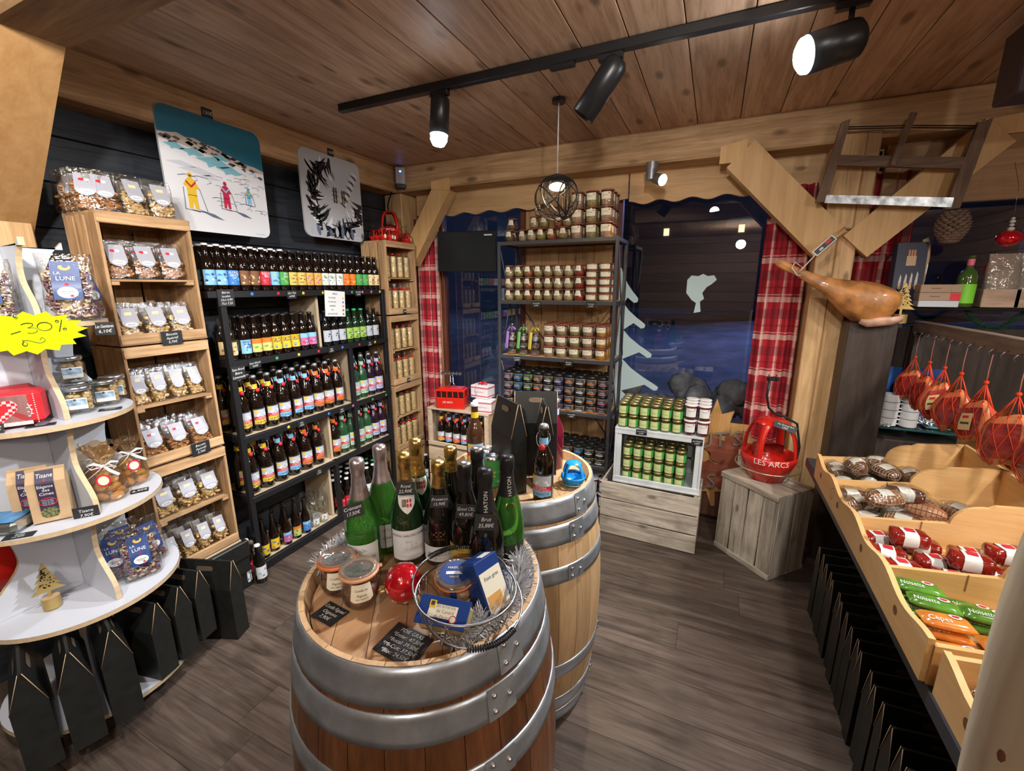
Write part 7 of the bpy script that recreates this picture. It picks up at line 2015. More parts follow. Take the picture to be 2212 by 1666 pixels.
tag(['Confit Figues/', 'Oignons', '7,90€'], (-.738, .602, HZ + .003), R(-6), 'chalk tag Confit 7,90€ lying before the two jam jars', .068, .052, tilt=R(-89))
tag(['FOIE GRAS', '*Entier: 47,50€', '*Bocal: 39,50€', '*Mi-Cuit: 37,50€', '*Bloc: 24,50€'], (-.528, .600, HZ + .004), R(-5), 'large chalk tag FOIE GRAS with four prices at the barrel rim', .100, .078, tilt=R(-86))
# red bauble
b = MB(); b.ball((0, 0, .045), .045, mat('red_bauble', (.62, .008, .02), .12, .35, coat=.8), 28)
q = MB(); r = random.Random(1)
for th in (-.75, .0, .75):
    for i in range(7):
        a = i * .9 + th; p = Vector((math.cos(a) * math.cos(th), math.sin(a) * math.cos(th), math.sin(th)))
        u_ = p.cross(Vector((0, 0, 1))).normalized(); v_ = p.cross(u_)
        for k in range(3):
            d = (u_ * math.cos(k * PI / 3) + v_ * math.sin(k * PI / 3)) * .006
            q.tube([Vector((0, 0, .045)) + p * .0453 - d, Vector((0, 0, .045)) + p * .0458, Vector((0, 0, .045)) + p * .0453 + d], .0006, PAPER, 4)
c = MB(); c.cyl((-.046, 0, .036), .007, .008, GOLD, 10, axis='X', rot=Matrix.Rotation(-PI / 2, 4, 'Y')); c.tube([(-.054, 0, .036), (-.060, 0, .040), (-.056, 0, .046)], .001, GOLD, 5)
thing('bauble', 'shiny red glass bauble with white snowflakes on the front barrel', 'ornament', (-.615, .715, HZ), face(-.6, .72) + R(8), [('glass_ball', b.mesh()), ('snowflakes', q.mesh(), {'kind': 'stuff'}), ('cap', c.mesh(), 'gold cap')])
# wire basket
BX, BY, BR = -.432, .700, .108
P = []
b = MB()
ring = lambda r, z, n=40, wob=0: [(r * math.cos(2 * PI * i / n), r * math.sin(2 * PI * i / n), z + wob * math.sin(3 * 2 * PI * i / n)) for i in range(n)]
b.tube(ring(BR, .098), .0028, WIRE, 8, closed=True); b.tube(ring(BR * .62, .004), .002, WIRE, 6, closed=True); P.append(('rim', b.mesh()))
b = MB()
for i in range(18):
    for s_ in (-1, 1):
        pts = []
        for j in range(8):
            t = j / 7; r = BR * (.62 + .38 * t ** .6); a = 2 * PI * i / 18 + s_ * .45 * t + .05 * math.sin(5 * t + i)
            pts.append((r * math.cos(a), r * math.sin(a), .004 + .094 * t))
        b.tube(pts, .0015, CHROME, 4)
for i in range(8):
    b.tube([(BR * .62 * math.cos(2 * PI * i / 8), BR * .62 * math.sin(2 * PI * i / 8), .004), (0, 0, .004)], .0011, WIRE, 4)
P.append(('mesh_side', b.mesh(), 'fine crossing wires'))
for k, a0 in enumerate((.0, PI)):
    b = MB(); ta = (-.35, 2.8)[k]
    pts = []
    for i in range(17):
        t = i / 16; a = -1.45 + 2.9 * t + (R(-35) if k == 0 else R(140)); rr = BR * (1.0 + .22 * math.sin(PI * t))
        pts.append((rr * math.cos(a), rr * math.sin(a), .098 - .035 * math.sin(PI * t) * (1 if k == 0 else -.5)))
    b.tube(pts, .0022, WIRE, 8)
    g = MB(); n = 22
    for j in range(n):
        t = .36 + .28 * j / n; i_ = t * 16; i0 = int(i_); f_ = i_ - i0; p0, p1 = Vector(pts[i0]), Vector(pts[i0 + 1]); p = p0.lerp(p1, f_); d = (p1 - p0).normalized()
        u_ = d.orthogonal().normalized(); w_ = d.cross(u_)
        g.tube([p + (u_ * math.cos(x * PI / 3) + w_ * math.sin(x * PI / 3)) * .0055 for x in range(6)], .0016, BLK, 4, closed=True)
    P.append(('handle', b.mesh(), 'bent wire handle', [('grip', g.mesh(), 'black coiled grip')]))
thing('wire_basket', 'round grey wire basket with foie gras on the front barrel', 'basket', (BX, BY, HZ), 0, P)
b = MB(); r = random.Random(8); SHR = mat('paper_shred', (.62, .62, .62), .8)
for i in range(170):
    a = r.uniform(0, 6.3); rr = BR * .72 * math.sqrt(r.random()); z = .010 + r.uniform(0, .030)
    x, y = rr * math.cos(a), rr * math.sin(a); d = r.uniform(0, 6.3)
    b.tube([(x, y, z), (x + .012 * math.cos(d), y + .012 * math.sin(d), z + r.uniform(0, .01)), (x + .022 * math.cos(d + .5), y + .022 * math.sin(d + .5), z)], .0016, SHR, 4, flat=.3)
thing('paper_shreds', 'white paper shreds bedding the foie gras in the wire basket', 'paper shreds', (BX, BY, HZ), parts=b.mesh(), kind='stuff')
NV = mat('box_navy', (.015, .05, .22), .3, coat=.4)
g = MB(); g.lathe([(0, .002), (.038, .002), (.043, .008), (.043, .058), (.040, .064), (.040, .068), (.046, .070), (.046, .076)], TG, 28)
f = MB(); f.lathe([(0, .004), (.036, .004), (.041, .010), (.041, .056), (0, .057)], food((.62, .36, .16)), 24)
t = MB(); t.lathe([(.045, .077), (.046, .083), (.040, .086), (0, .086)], MATS['lid_glass'], 28)
s_ = MB(); s_.lathe([(.044, .0745), (.0475, .075), (.0475, .078), (.044, .0785)], MATS['seal_orange'], 28)
l = MB(); l.lathe([(.0, .0868), (.034, .0868)], NV, 28); l.box((0, -.002, .0872), (.038, .008, .0006), PAPER); l.text('MAISON', .006, PAPER, Matrix.Translation((0, .012, .0875)) @ Matrix.Rotation(-PI / 2, 4, 'X')); l.text('MASSÉ', .005, TAN, Matrix.Translation((0, -.014, .0875)) @ Matrix.Rotation(-PI / 2, 4, 'X'))
l2 = MB(); l2.box((.0, -.0455, .058), (.014, .004, .04), NV); wrap(l2, .0436, .012, .040, .9, CREAM, .0008); l2.text('Foie gras', .006, BRN, fn=cylfn(.0436, .026, .002))
put([('content', f.mesh()), ('glass_body', g.mesh(), 'clear glass'), ('lid', t.mesh(), 'glass lid', [('lid_label', l.mesh(), 'round blue label')]), ('seal', s_.mesh(), 'orange seal'), ('label', l2.mesh(), 'blue strip and cream label')], BX - .045, BY + .030, HZ + .026, math.degrees(face(BX, BY)) - 5, 'clip jar of foie gras with round blue lid label in the basket', 'foie_gras_jar', 'jar', None, 10)
def tinlabel(b, w_, d, z, title):
    b.box((0, 0, z), (w_ * .82, d * .72, .0008), CREAM)
    for i, s_ in enumerate(title): b.text(s_, .0062, BRN, Matrix.Translation((.006, .010 - .010 * i, z + .001)) @ Matrix.Rotation(-PI / 2, 4, 'X'), w_ * .55)
    b.box((-w_ * .33, .012, z + .0006), (.014, .014, .0006), YEL); b.box((-w_ * .33, .013, z + .0012), (.008, .008, .0005), DKG)
    b.lathe([(0, z + .0012), (.008, z + .0012)], REDL, 14, c=(w_ * .34, -.012, 0)); b.lathe([(0, z + .0016), (.006, z + .0016)], CREAM, 14, c=(w_ * .34, -.012, 0))
b = MB(); b.box((0, 0, .020), (.115, .062, .040), mat('tin_gold', (.55, .45, .22), .3, .8), .014)
q = MB(); q.box((0, 0, .0415), (.110, .057, .003), NV, .0012); l = MB(); tinlabel(l, .075, .036, .0434, ('Bloc de Foie Gras', 'de Canard', 'du Périgord'))
put([('tin_body', b.mesh()), ('lid', q.mesh(), 'navy lid', [('label', l.mesh(), 'cream label')])], BX - .018, BY - .048, HZ + .048, math.degrees(face(BX, BY)) - 22, 'rounded foie gras tin with navy lid and cream label in the basket', 'foie_gras_tin', 'tin', None, 32)
b = MB(); b.box((0, 0, .055), (.07, .055, .13), NV, .001)
q = MB(); q.box((0, -.0285, .050), (.062, .001, .090), CREAM); q.box((-.008, -.0292, .030), (.04, .001, .03), mat('print_orange', (.65, .34, .10), .5)); q.text('Foie gras', .008, NAVY, Matrix.Translation((0, -.0292, .080)), .05)
q.box((0, 0, .1206), (.060, .046, .0012), NV); q.box((.012, -.010, .1214), (.028, .020, .0008), CREAM)
for i in range(4): q.text('de canard entier', .005, PAPER, Matrix.Translation((.0358, 0, .10 - .012 * i)) @ Matrix.Rotation(PI / 2, 4, 'Z'), .045)
q.box((.0356, .01, .04), (.001, .02, .02), YEL)
put([('carton_body', b.mesh(), [('print', q.mesh(), 'cream and orange print')])], BX + .050, BY + .035, HZ + .028, math.degrees(face(BX, BY)) + 42, 'navy foie gras carton standing tilted in the basket', 'foie_gras_box', 'box', None, -26)
# tinsel on the rim
def tinsel(pts, rad, n, seed, label):
    r = random.Random(seed); b = MB(); P3 = [Vector(p) for p in pts]
    b.tube(P3, .0015, SEQ, 4)
    for i in range(n):
        t = r.random() * (len(P3) - 1); k = min(int(t), len(P3) - 2); p = P3[k].lerp(P3[k + 1], t - k)
        d = Vector((r.gauss(0, 1), r.gauss(0, 1), r.gauss(0, 1))).normalized(); q = d.orthogonal().normalized() * .0011; e = p + d * rad * r.uniform(.5, 1)
        b.add([p - q, p + q, e + q * .6, e - q * .6], [(0, 1, 2, 3)], SEQ)
    thing('tinsel', label, 'tinsel', parts=b.mesh(), kind='stuff')
A = lambda deg, r_, z: (-.608 + r_ * math.cos(R(deg)), .787 + r_ * math.sin(R(deg)), z)
tinsel([A(a, .245, .955) for a in range(50, -50, -10)], .050, 3400, 1, 'silver tinsel garland along the right rim of the front barrel')
tinsel([A(a, .262, .958) for a in range(150, 205, 9)], .042, 1500, 2, 'silver tinsel tuft on the left rim of the front barrel')
tinsel([A(a, .235, .94) for a in range(60, 150, 12)], .026, 900, 3, 'silver tinsel running behind the champagne bottles')

# ---------------------------------------------------------------- on the back barrel
HZ2 = .9155
def carrier2(wd, dp, h, hr):
    """carrier with the broad face towards -Y and a sloping roof closing to a ridge with a hand slot"""
    b = MB(); x0, y0 = wd / 2, dp / 2
    vs = [(-x0, -y0, 0), (x0, -y0, 0), (x0, y0, 0), (-x0, y0, 0), (-x0, -y0, h), (x0, -y0, h), (x0, y0, h), (-x0, y0, h), (-x0, -.003, hr), (x0, -.003, hr), (x0, .003, hr), (-x0, .003, hr), (x0 - .02, 0, h), (-x0 + .02, 0, h)]
    b.add(vs, [(0, 3, 2, 1), (0, 1, 5, 4), (1, 2, 6, 5), (2, 3, 7, 6), (3, 0, 4, 7), (4, 5, 9, 8), (6, 7, 11, 10), (8, 9, 10, 11), (5, 6, 10, 9), (7, 4, 8, 11)], BLACKCARD)
    e = MB()
    for sx in (-1, 1):
        for sy in (-1, 1): e.tube([(sx * x0, sy * .0035, hr), (sx * x0, sy * y0, h)], .0013, KRAFT, 4)
    sl = MB(); nrm = Vector((0, -(hr - h), y0)).normalized(); upv = Vector((0, y0, hr - h)).normalized()
    for sy in (1, -1):
        c_ = Vector((0, -y0 * .28 - .003, h + (hr - h) * .74)) + nrm * .0012
        pts = []
        for i in range(20):
            a = 2 * PI * i / 20; pts.append(c_ + Vector((.028 * math.copysign(min(1, abs(math.cos(a)) ** .5), math.cos(a)), 0, 0)) + upv * .010 * math.sin(a))
        if sy < 0: pts = [Vector((p.x, -p.y, p.z)) for p in pts][::-1]
        sl.add(pts, [tuple(range(20))], mat('slot_inside', (.20, .14, .085), .8))
    return [('carton_body', b.mesh(), [('cut_edge', e.mesh(), 'tan cut edges'), ('handle_slot', sl.mesh(), 'oval hand slot')])]
cc = carrier2(.165, .062, .215, .335)
thing('gift_carrier', 'black card bottle carrier with oval handle, front left on the back barrel', 'box', (-.646, 1.373, HZ2), R(-38), cc, 'black carriers on the back barrel')
thing('gift_carrier', 'black card bottle carrier with oval handle, rear one on the back barrel', 'box', (-.600, 1.530, HZ2), R(22), carrier2(.165, .06, .215, .335), 'black carriers on the back barrel')
thing('gift_carrier', 'narrow black carrier at the right of the two handled ones, back barrel', 'box', (-.530, 1.440, HZ2), R(-62), carrier2(.12, .05, .215, .32), 'black carriers on the back barrel')
def bb_(k, x, y, label, az, s_=1.0):
    o = thing('beer_bottle', label, 'bottle', (x, y, HZ2), R(az), K75[k][0], 'beers on the back barrel'); o.scale = (s_, s_, s_); return o
bb_('blu', -.482, 1.305, 'swing-top LA BLANCHE beer at the front of the back barrel', 8, .88)
LEM = mat('lemonade_red', (.12, .006, .02), .04, coat=.6)
K75['rose'] = (bottle75(LEM, CAPS, mat('neck_pale_blue', (.45, .52, .75)), LIL, 9, False, 'LIMONADE', bg=PAPER), 'red')
bb_('rose', -.548, 1.610, 'dark red lemonade bottle with pale neck at the rear of the back barrel', -40, .93)
K75['amb'] = (bottle75(mat('amber_bottle_glass', (.07, .028, .012), .05, coat=.6), CAPW, YEL, YEL, 10, False, 'LA BLONDE'), 'yellow')
bb_('amb', -.845, 1.475, 'amber bottle with yellow neck band at the left of the back barrel', 32, .88)
def can(col, seed):
    b = MB(); b.lathe([(0, .002), (.024, .001), (.030, .006), (.030, .112), (.026, .120), (.025, .121), (.024, .118), (0, .118)], LIDS, 24)
    l = MB(); wrap(l, .030, .008, .110, PI, col, .0006, 24); art(l, .030, .012, .105, 1.3, [GRN, LIME, YEL, LBL], seed, 14); return [('can_body', b.mesh()), ('print', l.mesh(), 'printed wrap')]
thing('drink_can', 'blue and green printed can left of the black carriers', 'can', (-.755, 1.405, HZ2), R(20), can(LBL, 3), 'cans on the back barrel')
thing('drink_can', 'leaf-green printed can by the front carrier', 'can', (-.700, 1.345, HZ2), R(30), can(GRN, 4), 'cans on the back barrel')
thing('key_ring', 'bright blue miniature gondola lettered LES ARCS on the back barrel', 'souvenir', (-.425, 1.475, HZ2), R(14), gondola(.046, .098, mat('blue_plastic', (.01, .30, .75), .3, coat=.3), True, False, True, mat('blue_plastic_dark', (.01, .16, .42), .4), NAVY))
b = MB(); b.tube([(-.02, 0, .004), (-.03, -.012, .012), (-.01, -.022, .006), (.004, -.014, .003), (-.006, -.004, .014)], .0018, GOLD, 5); b.tube([(.012 * math.cos(i) - .045, .012 * math.sin(i) - .005, .003) for i in [k * PI / 6 for k in range(12)]], .0012, GOLD, 5, closed=True)
thing('key_chain', 'brass key chain and ring lying beside the blue gondola', 'key chain', (-.435, 1.435, HZ2 + .001), 0, b.mesh())
# ---------------------------------------------------------------- lamps
EMC = mat('led_cool', (.93, .97, 1.0), .5, emit=40); EMW = mat('led_warm', (1.0, .66, .33), .5, emit=14)
b = MB(); b.box((-.45, 1.985, CZ - .020), (2.95, .036, .036), BLKM, .003)
thing('lamp_track', 'long black spotlight track across the pine ceiling', 'track', parts=b.mesh())
def spot(x, z0, aim, L, r, label, on=True, bulge=0.0, y=1.985):
    """adapter, neck and can; aim = direction the lamp looks"""
    a = Vector(aim).normalized(); P = []
    b = MB(); b.box((x, y, CZ - .050), (.10, .030, .024), BLKM, .003); P.append(('track_adapter', b.mesh()))
    piv = Vector((x, y, z0)); b = MB(); b.tube([(x, y, CZ - .06), (x, y, z0 + .01)], .009, BLKM, 10); b.ball(piv, .014, BLKM, 12); P.append(('swivel_neck', b.mesh()))
    q = (-a).to_track_quat('Z', 'Y').to_matrix().to_4x4()
    c = MB(); top = piv - a * .02 if False else piv
    T = Matrix.Translation(piv - a * L * .10) @ q
    # local +Z points back, lamp opening at -Z
    c.M = T
    c.lathe([(0, L * .16), (r * .7, L * .14), (r * .95, L * .06), (r, -L * .04), (r, -L * .86), (r * .93, -L * .86), (r * .90, -L * .80)], BLKM, 32)
    P.append(('lamp_can', c.mesh()))
    e = MB(); e.M = T
    if on: e.lathe([(r * .88, -L * .82), (r * .90, -L * .88 - bulge * .4), (r * .62, -L * .90 - bulge * .85), (0, -L * .9 - bulge)], EMC, 24)
    else: e.lathe([(r * .90, -L * .80), (0, -L * .78)], mat('lamp_reflector', (.25, .25, .25), .3, .8), 24)
    P.append(('bulb', e.mesh(), 'glowing lamp face' if on else 'dark lamp face'))
    thing('spotlight', label, 'lamp', parts=P, group='black track spotlights')
spot(-1.290, 2.50, (-.03, -.10, -1), .175, .046, 'black track spotlight pointing straight down, leftmost on the track', True, .045)
spot(-.470, 2.490, (-.60, -.05, -.80), .235, .050, 'black track spotlight aimed down to the left, middle of the track', False)
spot(.325, 2.445, (-.95, -.28, -.26), .17, .060, 'blazing track spotlight at the right end of the track', True, .02)
b = MB(); b.box((-.674, 1.985, CZ - .046), (.11, .03, .018), BLKM, .003)
thing('track_adapter', 'empty black adapter clipped to the track between two spotlights', 'adapter', parts=b.mesh())
# pendant
P = []
px, py, pz, pr2 = -.831, 2.40, 2.115, .118
b = MB(); b.tube([(px, py, CZ - .005), (px, py, 2.24)], .0035, mat('fabric_cord', (.62, .58, .54), .8), 8); b.cyl((px, py, CZ - .022), .035, .02, BLKM, 20); P.append(('cord', b.mesh(), 'pale fabric cord'))
b = MB(); b.lathe([(0, pr2 * .98)] + [(pr2 * math.sin(t), pr2 * math.cos(t)) for t in [k * 1.0 / 8 * .95 + .12 for k in range(8)]], BLKM, 36, c=(px, py, pz)); P.append(('cap', b.mesh(), 'black dome'))
b = MB(); r = random.Random(12)
for k in range(13):
    nrm = Vector((r.gauss(0, 1), r.gauss(0, 1), r.gauss(0, 1) * .9 + .5)).normalized(); u_ = nrm.orthogonal().normalized(); v_ = nrm.cross(u_); hh = r.uniform(-.55, .35)
    rr = math.sqrt(1 - hh * hh); pts = [(Vector((px, py, pz)) + (nrm * hh + (u_ * math.cos(a) + v_ * math.sin(a)) * rr) * pr2) for a in [2 * PI * i / 40 for i in range(40)]]
    b.tube(pts, .0042, BLKM, 6, closed=True, flat=.45)
P.append(('cage', b.mesh(), 'black woven strap cage'))
b = MB(); b.ball((px, py, pz + .058), .030, EMW, 16, (1.5, 1.5, .7)); P.append(('bulb', b.mesh(), 'warm glowing bulb'))
thing('pendant_lamp', 'round black cage pendant lamp hanging before the steel shelf', 'lamp', parts=P)
# small spot on the beam
P = []
b = MB(); b.cyl((-.435, 3.07, 2.355), .040, .05, mat('grey_lamp_metal', (.30, .30, .32), .35, .7), 24); b.cyl((-.435, 3.05, 2.30), .032, .06, MATS['grey_lamp_metal'], 24); P.append(('lamp_base', b.mesh()))
b = MB(); T = Matrix.Translation((-.36, 3.01, 2.285)) @ Vector((.75, -.62, -.35)).to_track_quat('Z', 'Y').to_matrix().to_4x4(); b.M = T
b.lathe([(0, -.075), (.030, -.07), (.036, 0), (.034, .004)], MATS['grey_lamp_metal'], 24); P.append(('lamp_head', b.mesh()))
b = MB(); b.M = T; b.lathe([(.033, .001), (.02, .008), (0, .010)], mat('led_warm2', (1.0, .80, .52), .5, emit=25), 20); P.append(('bulb', b.mesh(), 'warm glowing face'))
thing('spotlight', 'small grey round spotlight on the window beam glowing warm', 'lamp', parts=P)
# power box
b = MB(); b.box((0, 0, 0), (.075, .04, .125), mat('grey_plastic', (.42, .42, .44), .5), .004); q = MB(); q.ball((0, -.021, .03), .006, mat('blue_led', (.05, .2, 1.0), .4, emit=12), 8, (1.4, .4, 1))
q2 = MB(); q2.box((0, -.006, -.082), (.08, .05, .034), BLKM, .006)
thing('power_box', 'grey power box with a blue light in the corner under the ceiling', 'box', mtx=Matrix.Translation((-2.40, 3.07, 2.52)) @ Matrix.Rotation(R(45), 4, 'Z'), parts=[('box_body', b.mesh()), ('light', q.mesh(), 'blue light'), ('plug', q2.mesh(), 'black plugs')])
b = MB(); b.box((1.03, 2.42, 2.44), (.24, .16, .24), mat('dark_speaker', (.05, .03, .035), .5), .006); b.box((1.03, 2.42, 2.58), (.04, .04, .05), BLKM)
thing('loudspeaker', 'dark loudspeaker box under the ceiling at the right picture edge', 'loudspeaker', parts=b.mesh())

# ---------------------------------------------------------------- posters
def rrect(w_, h, r, n=6):
    p = []
    for cx, cz, a0 in ((w_ / 2 - r, h / 2 - r, 0), (-w_ / 2 + r, h / 2 - r, 90), (-w_ / 2 + r, -h / 2 + r, 180), (w_ / 2 - r, -h / 2 + r, 270)):
        for i in range(n + 1): a = R(a0 + 90 * i / n); p.append((cx + r * math.cos(a), cz + r * math.sin(a)))
    return p[::-1]
PW, PH = .53, .565
SNW = mat('print_snow', (.80, .81, .86), .3); SNG = mat('print_shadow_grey', (.62, .64, .72), .3); TEAL = mat('print_teal', (.02, .16, .25), .3); ICE = mat('print_ice', (.22, .52, .62), .3); RCK = mat('print_rock', (.10, .08, .075), .3); SAND = mat('print_sand', (.60, .50, .45), .3); SLA = mat('print_slate', (.13, .16, .24), .3)
FR1 = mat('poster_edge', (.45, .45, .47), .35)
b = MB(); b.prism(rrect(PW, PH, .045), .012, SNW, side=FR1)
f = MB()
def pp(pts, m_, o): f.add([(x, -.0006 * o, z) for x, z in pts], [tuple(range(len(pts)))], m_)
ridge = [(-.265, .155), (-.22, .160), (-.18, .170), (-.14, .158), (-.10, .165), (-.05, .150), (0, .150), (.05, .128), (.10, .120), (.16, .100), (.21, .098), (.265, .085)]
o_ = rrect(PW, PH, .045)
topedge = [p for p in o_ if p[1] > .15]
pp(sorted([p for p in o_ if p[1] > .09 and p[0] < 0 or p[1] > .09], key=lambda p: (-p[0])) [0:0] or ([(.265, .23), (.262, .252), (.252, .268), (.236, .279), (.22, .2825), (-.22, .2825), (-.236, .279), (-.252, .268), (-.262, .252), (-.265, .23)] + ridge), TEAL, 1)
pp(ridge + [(.265, .07), (.15, .075), (.05, .095), (-.05, .105), (-.15, .12), (-.265, .125)], SAND, 2) 
r = random.Random(6)
for i in range(46):
    x = r.uniform(-.255, .25); zr = .155 - max(0, x + .05) * .24; z = zr - r.uniform(.004, .045); s_ = r.uniform(.006, .022)
    pp([(x - s_, z), (x - s_ * .2, z + s_ * .5), (x + s_, z + s_ * .1), (x + s_ * .4, z - s_ * .5)], RCK, 3)
for (x, z, s_) in ((-.20, .105, .05), (-.12, .095, .06), (-.02, .07, .09), (.06, .045, .07), (.02, .10, .05)):
    pp([(x - s_, z + .004), (x + s_ * .2, z + s_ * .35), (x + s_, z - s_ * .05), (x + s_ * .5, z - s_ * .22), (x + s_ * .1, z - s_ * .15), (x - s_ * .3, z - s_ * .32), (x - s_ * .4, z - .006)], ICE, 4)
for (x, z, s_) in ((-.18, .03, .07), (-.10, .01, .10), (-.05, -.01, .06)): pp([(x - s_, z), (x, z + s_ * .22), (x + s_, z - s_ * .05), (x + s_ * .3, z - s_ * .15)], SNG, 2)
for i in range(34):     # ski tracks
    x = r.uniform(-.02, .25); z = r.uniform(-.16, .06); s_ = r.uniform(.010, .022)
    f.tube([(x + s_ * 1.4 * math.cos(a), -.0022, z + s_ * .4 * math.sin(a)) for a in (2.6, 1.8, 1.0, .2, -.6, -1.2)], .0011, SLA, 4, flat=.3)
for x, z, s_ in ((-.16, -.03, .03), (-.10, -.03, .035), (-.02, -.11, .02), (.13, -.12, .02)): f.tube([(x + s_ * 1.6 * math.cos(a), -.0022, z + s_ * .5 * math.sin(a)) for a in (2.8, 1.8, .8, -.2, -1)], .0018, SLA, 4, flat=.3)
def skier(x, z, s_, c1, c2, c3):
    pp([(x - .30 * s_, z + .50 * s_), (x - .12 * s_, z + .78 * s_), (x + .12 * s_, z + .78 * s_), (x + .34 * s_, z + .40 * s_), (x + .16 * s_, z + .38 * s_), (x + .18 * s_, z + .10 * s_), (x - .18 * s_, z + .10 * s_), (x - .18 * s_, z + .42 * s_)], c1, 5)
    pp([(x - .18 * s_, z + .12 * s_), (x + .18 * s_, z + .12 * s_), (x + .20 * s_, z - .42 * s_), (x + .06 * s_, z - .42 * s_), (x, z - .08 * s_), (x - .06 * s_, z - .42 * s_), (x - .18 * s_, z - .42 * s_)], c2, 5)
    pp([(x - .20 * s_, z + .70 * s_), (x, z + .50 * s_), (x + .20 * s_, z + .70 * s_), (x + .20 * s_, z + .60 * s_), (x, z + .40 * s_), (x - .20 * s_, z + .60 * s_)], c3, 6)
    pp([(x + .10 * s_ * math.cos(a), z + .90 * s_ + .12 * s_ * math.sin(a)) for a in [PI * i / 5 for i in range(10)]], c1, 5); pp([(x + .06 * s_ * math.cos(a), z + .88 * s_ + .05 * s_ * math.sin(a)) for a in [PI * i / 4 for i in range(8)]], RCK, 6)
    for d in (-1, 1): f.tube([(x + d * .32 * s_, -.003, z + .40 * s_), (x + d * .44 * s_ + .10 * s_, -.003, z - .48 * s_)], .0011, SLA, 4); f.tube([(x + d * .12 * s_ - .2 * s_, -.0036, z - .46 * s_), (x + d * .12 * s_ + .35 * s_, -.0036, z - .52 * s_)], .0014, SLA, 4)
skier(-.150, -.125, .120, YEL, YEL, REDL); skier(.025, -.110, .095, mat('suit_red', (.55, .02, .08), .4), mat('suit_red', (.5, .02, .08)), LBL); skier(.155, -.085, .062, mat('suit_teal', (.10, .40, .55), .4), LBL, YEL)
pp([(-.13, -.175), (-.05, -.19), (.0, -.215), (-.06, -.205)], SLA, 3); pp([(.06, -.155), (.12, -.165), (.16, -.185), (.11, -.180)], SLA, 3)
f.text('MILKASSEN', .008, SNG, Matrix.Translation((.20, -.002, -.265)))
M1 = Matrix.Translation((-2.455, 1.618, 2.215)) @ Matrix.Rotation(PI / 2, 4, 'Z')
thing('ski_poster', 'rounded poster of skiers on a white slope, left one above the rack', 'poster', mtx=M1, parts=[('board', b.mesh(), [('print', f.mesh(), 'skiers, tracks and teal sky')])])
SGR = mat('print_silver', (.50, .51, .55), .3); BK = mat('print_black', (.02, .02, .025), .35)
b = MB(); b.prism(rrect(.525, .54, .05), .012, SGR, side=FR1)
f = MB(); r = random.Random(11)
def blade(x, z, ang, L, w_, m_, o, bend=.3):
    c_, s_ = math.cos(ang), math.sin(ang); P1 = []; P2 = []
    for i in range(7):
        t = i / 6; lx = L * t; lz = bend * L * t * t; ww = w_ * math.sin(PI * min(1, t * .85 + .12))
        for sg, Q in ((1, P1), (-1, P2)): qx, qz = lx, lz + sg * ww / 2; Q.append((x + qx * c_ - qz * s_, z + qx * s_ + qz * c_))
    pts = P1 + P2[::-1]
    pts = [(max(-.258, min(.258, a)), max(-.262, min(.262, c))) for a, c in pts]
    pp(pts, m_, o)
ell = lambda a, k: (.185 * k * math.cos(a) + .03, .20 * k * math.sin(a) - .01)
for i in range(120):
    a = R(100 + 260 * i / 120 + r.uniform(-3, 3)) ; x, z = ell(a, 1.32 + r.uniform(-.16, .14)); blade(x, z, a + R(150 if math.cos(a) < 0 else 200) + r.uniform(-.2, .2), r.uniform(.08, .14), r.uniform(.016, .028), BK if i % 3 else SNW, 2 + i % 3, r.choice((-.5, .5)))
for i in range(16): blade(-.22 + .008 * i, .20 - .012 * (i % 5), R(-60 + 6 * i), .07, .014, BK, 3, .2)
for i in range(12): blade(.10 + .012 * i, -.05 + .02 * i, R(130), .06, .012, SNW if i % 2 else BK, 4, .4)
for i in range(10): blade(-.20 + .05 * i, -.255, R(90 + 8 * math.sin(i)), .05 + .02 * (i % 3), .030, SLA if i % 2 else SGR, 5, .1)
for dx in (0, .05): f.tube([(-.01 + dx, -.004, .24), (.0 + dx * 1.3, -.004, .08)], .0016, SNW, 4)
for dx, s_ in ((.0, 1), (.075, .85)):
    f.box((dx, -.004, .02), (.010 * s_, .001, .10 * s_), BK); f.box((dx + .020 * s_, -.004, .02), (.010 * s_, .001, .10 * s_), BK)
    for k in range(3): f.box((dx + .01, -.0048, -.01 + .028 * k), (.05 * s_, .001, .007), RCK if k else mat('print_rust', (.45, .18, .05), .4))
for i in range(60): x, z = r.uniform(-.12, .18), r.uniform(-.18, .15); f.lathe([(0, 0), (r.uniform(.001, .003), 0)], SNW, 6, c=(x, -.0038, z), rot=Matrix.Rotation(PI / 2, 4, 'X'))
f.text('MILKASSEN', .010, SNW, Matrix.Translation((.19, -.004, -.245)))
M2 = Matrix.Translation((-2.455, 2.405, 2.245)) @ Matrix.Rotation(PI / 2, 4, 'Z')
thing('chairlift_poster', 'grey rounded poster of skis and black fir branches, right one above the rack', 'poster', mtx=M2, parts=[('board', b.mesh(), [('print', f.mesh(), 'skis framed by black and white branches')])])
tag(['130€'], (-2.452, 1.605, 2.52), PI / 2, 'small black price tag 130€ above the skier poster', .05, .045)
tag(['130€'], (-2.452, 2.41, 2.535), PI / 2, 'small black price tag above the grey ski poster', .05, .045)

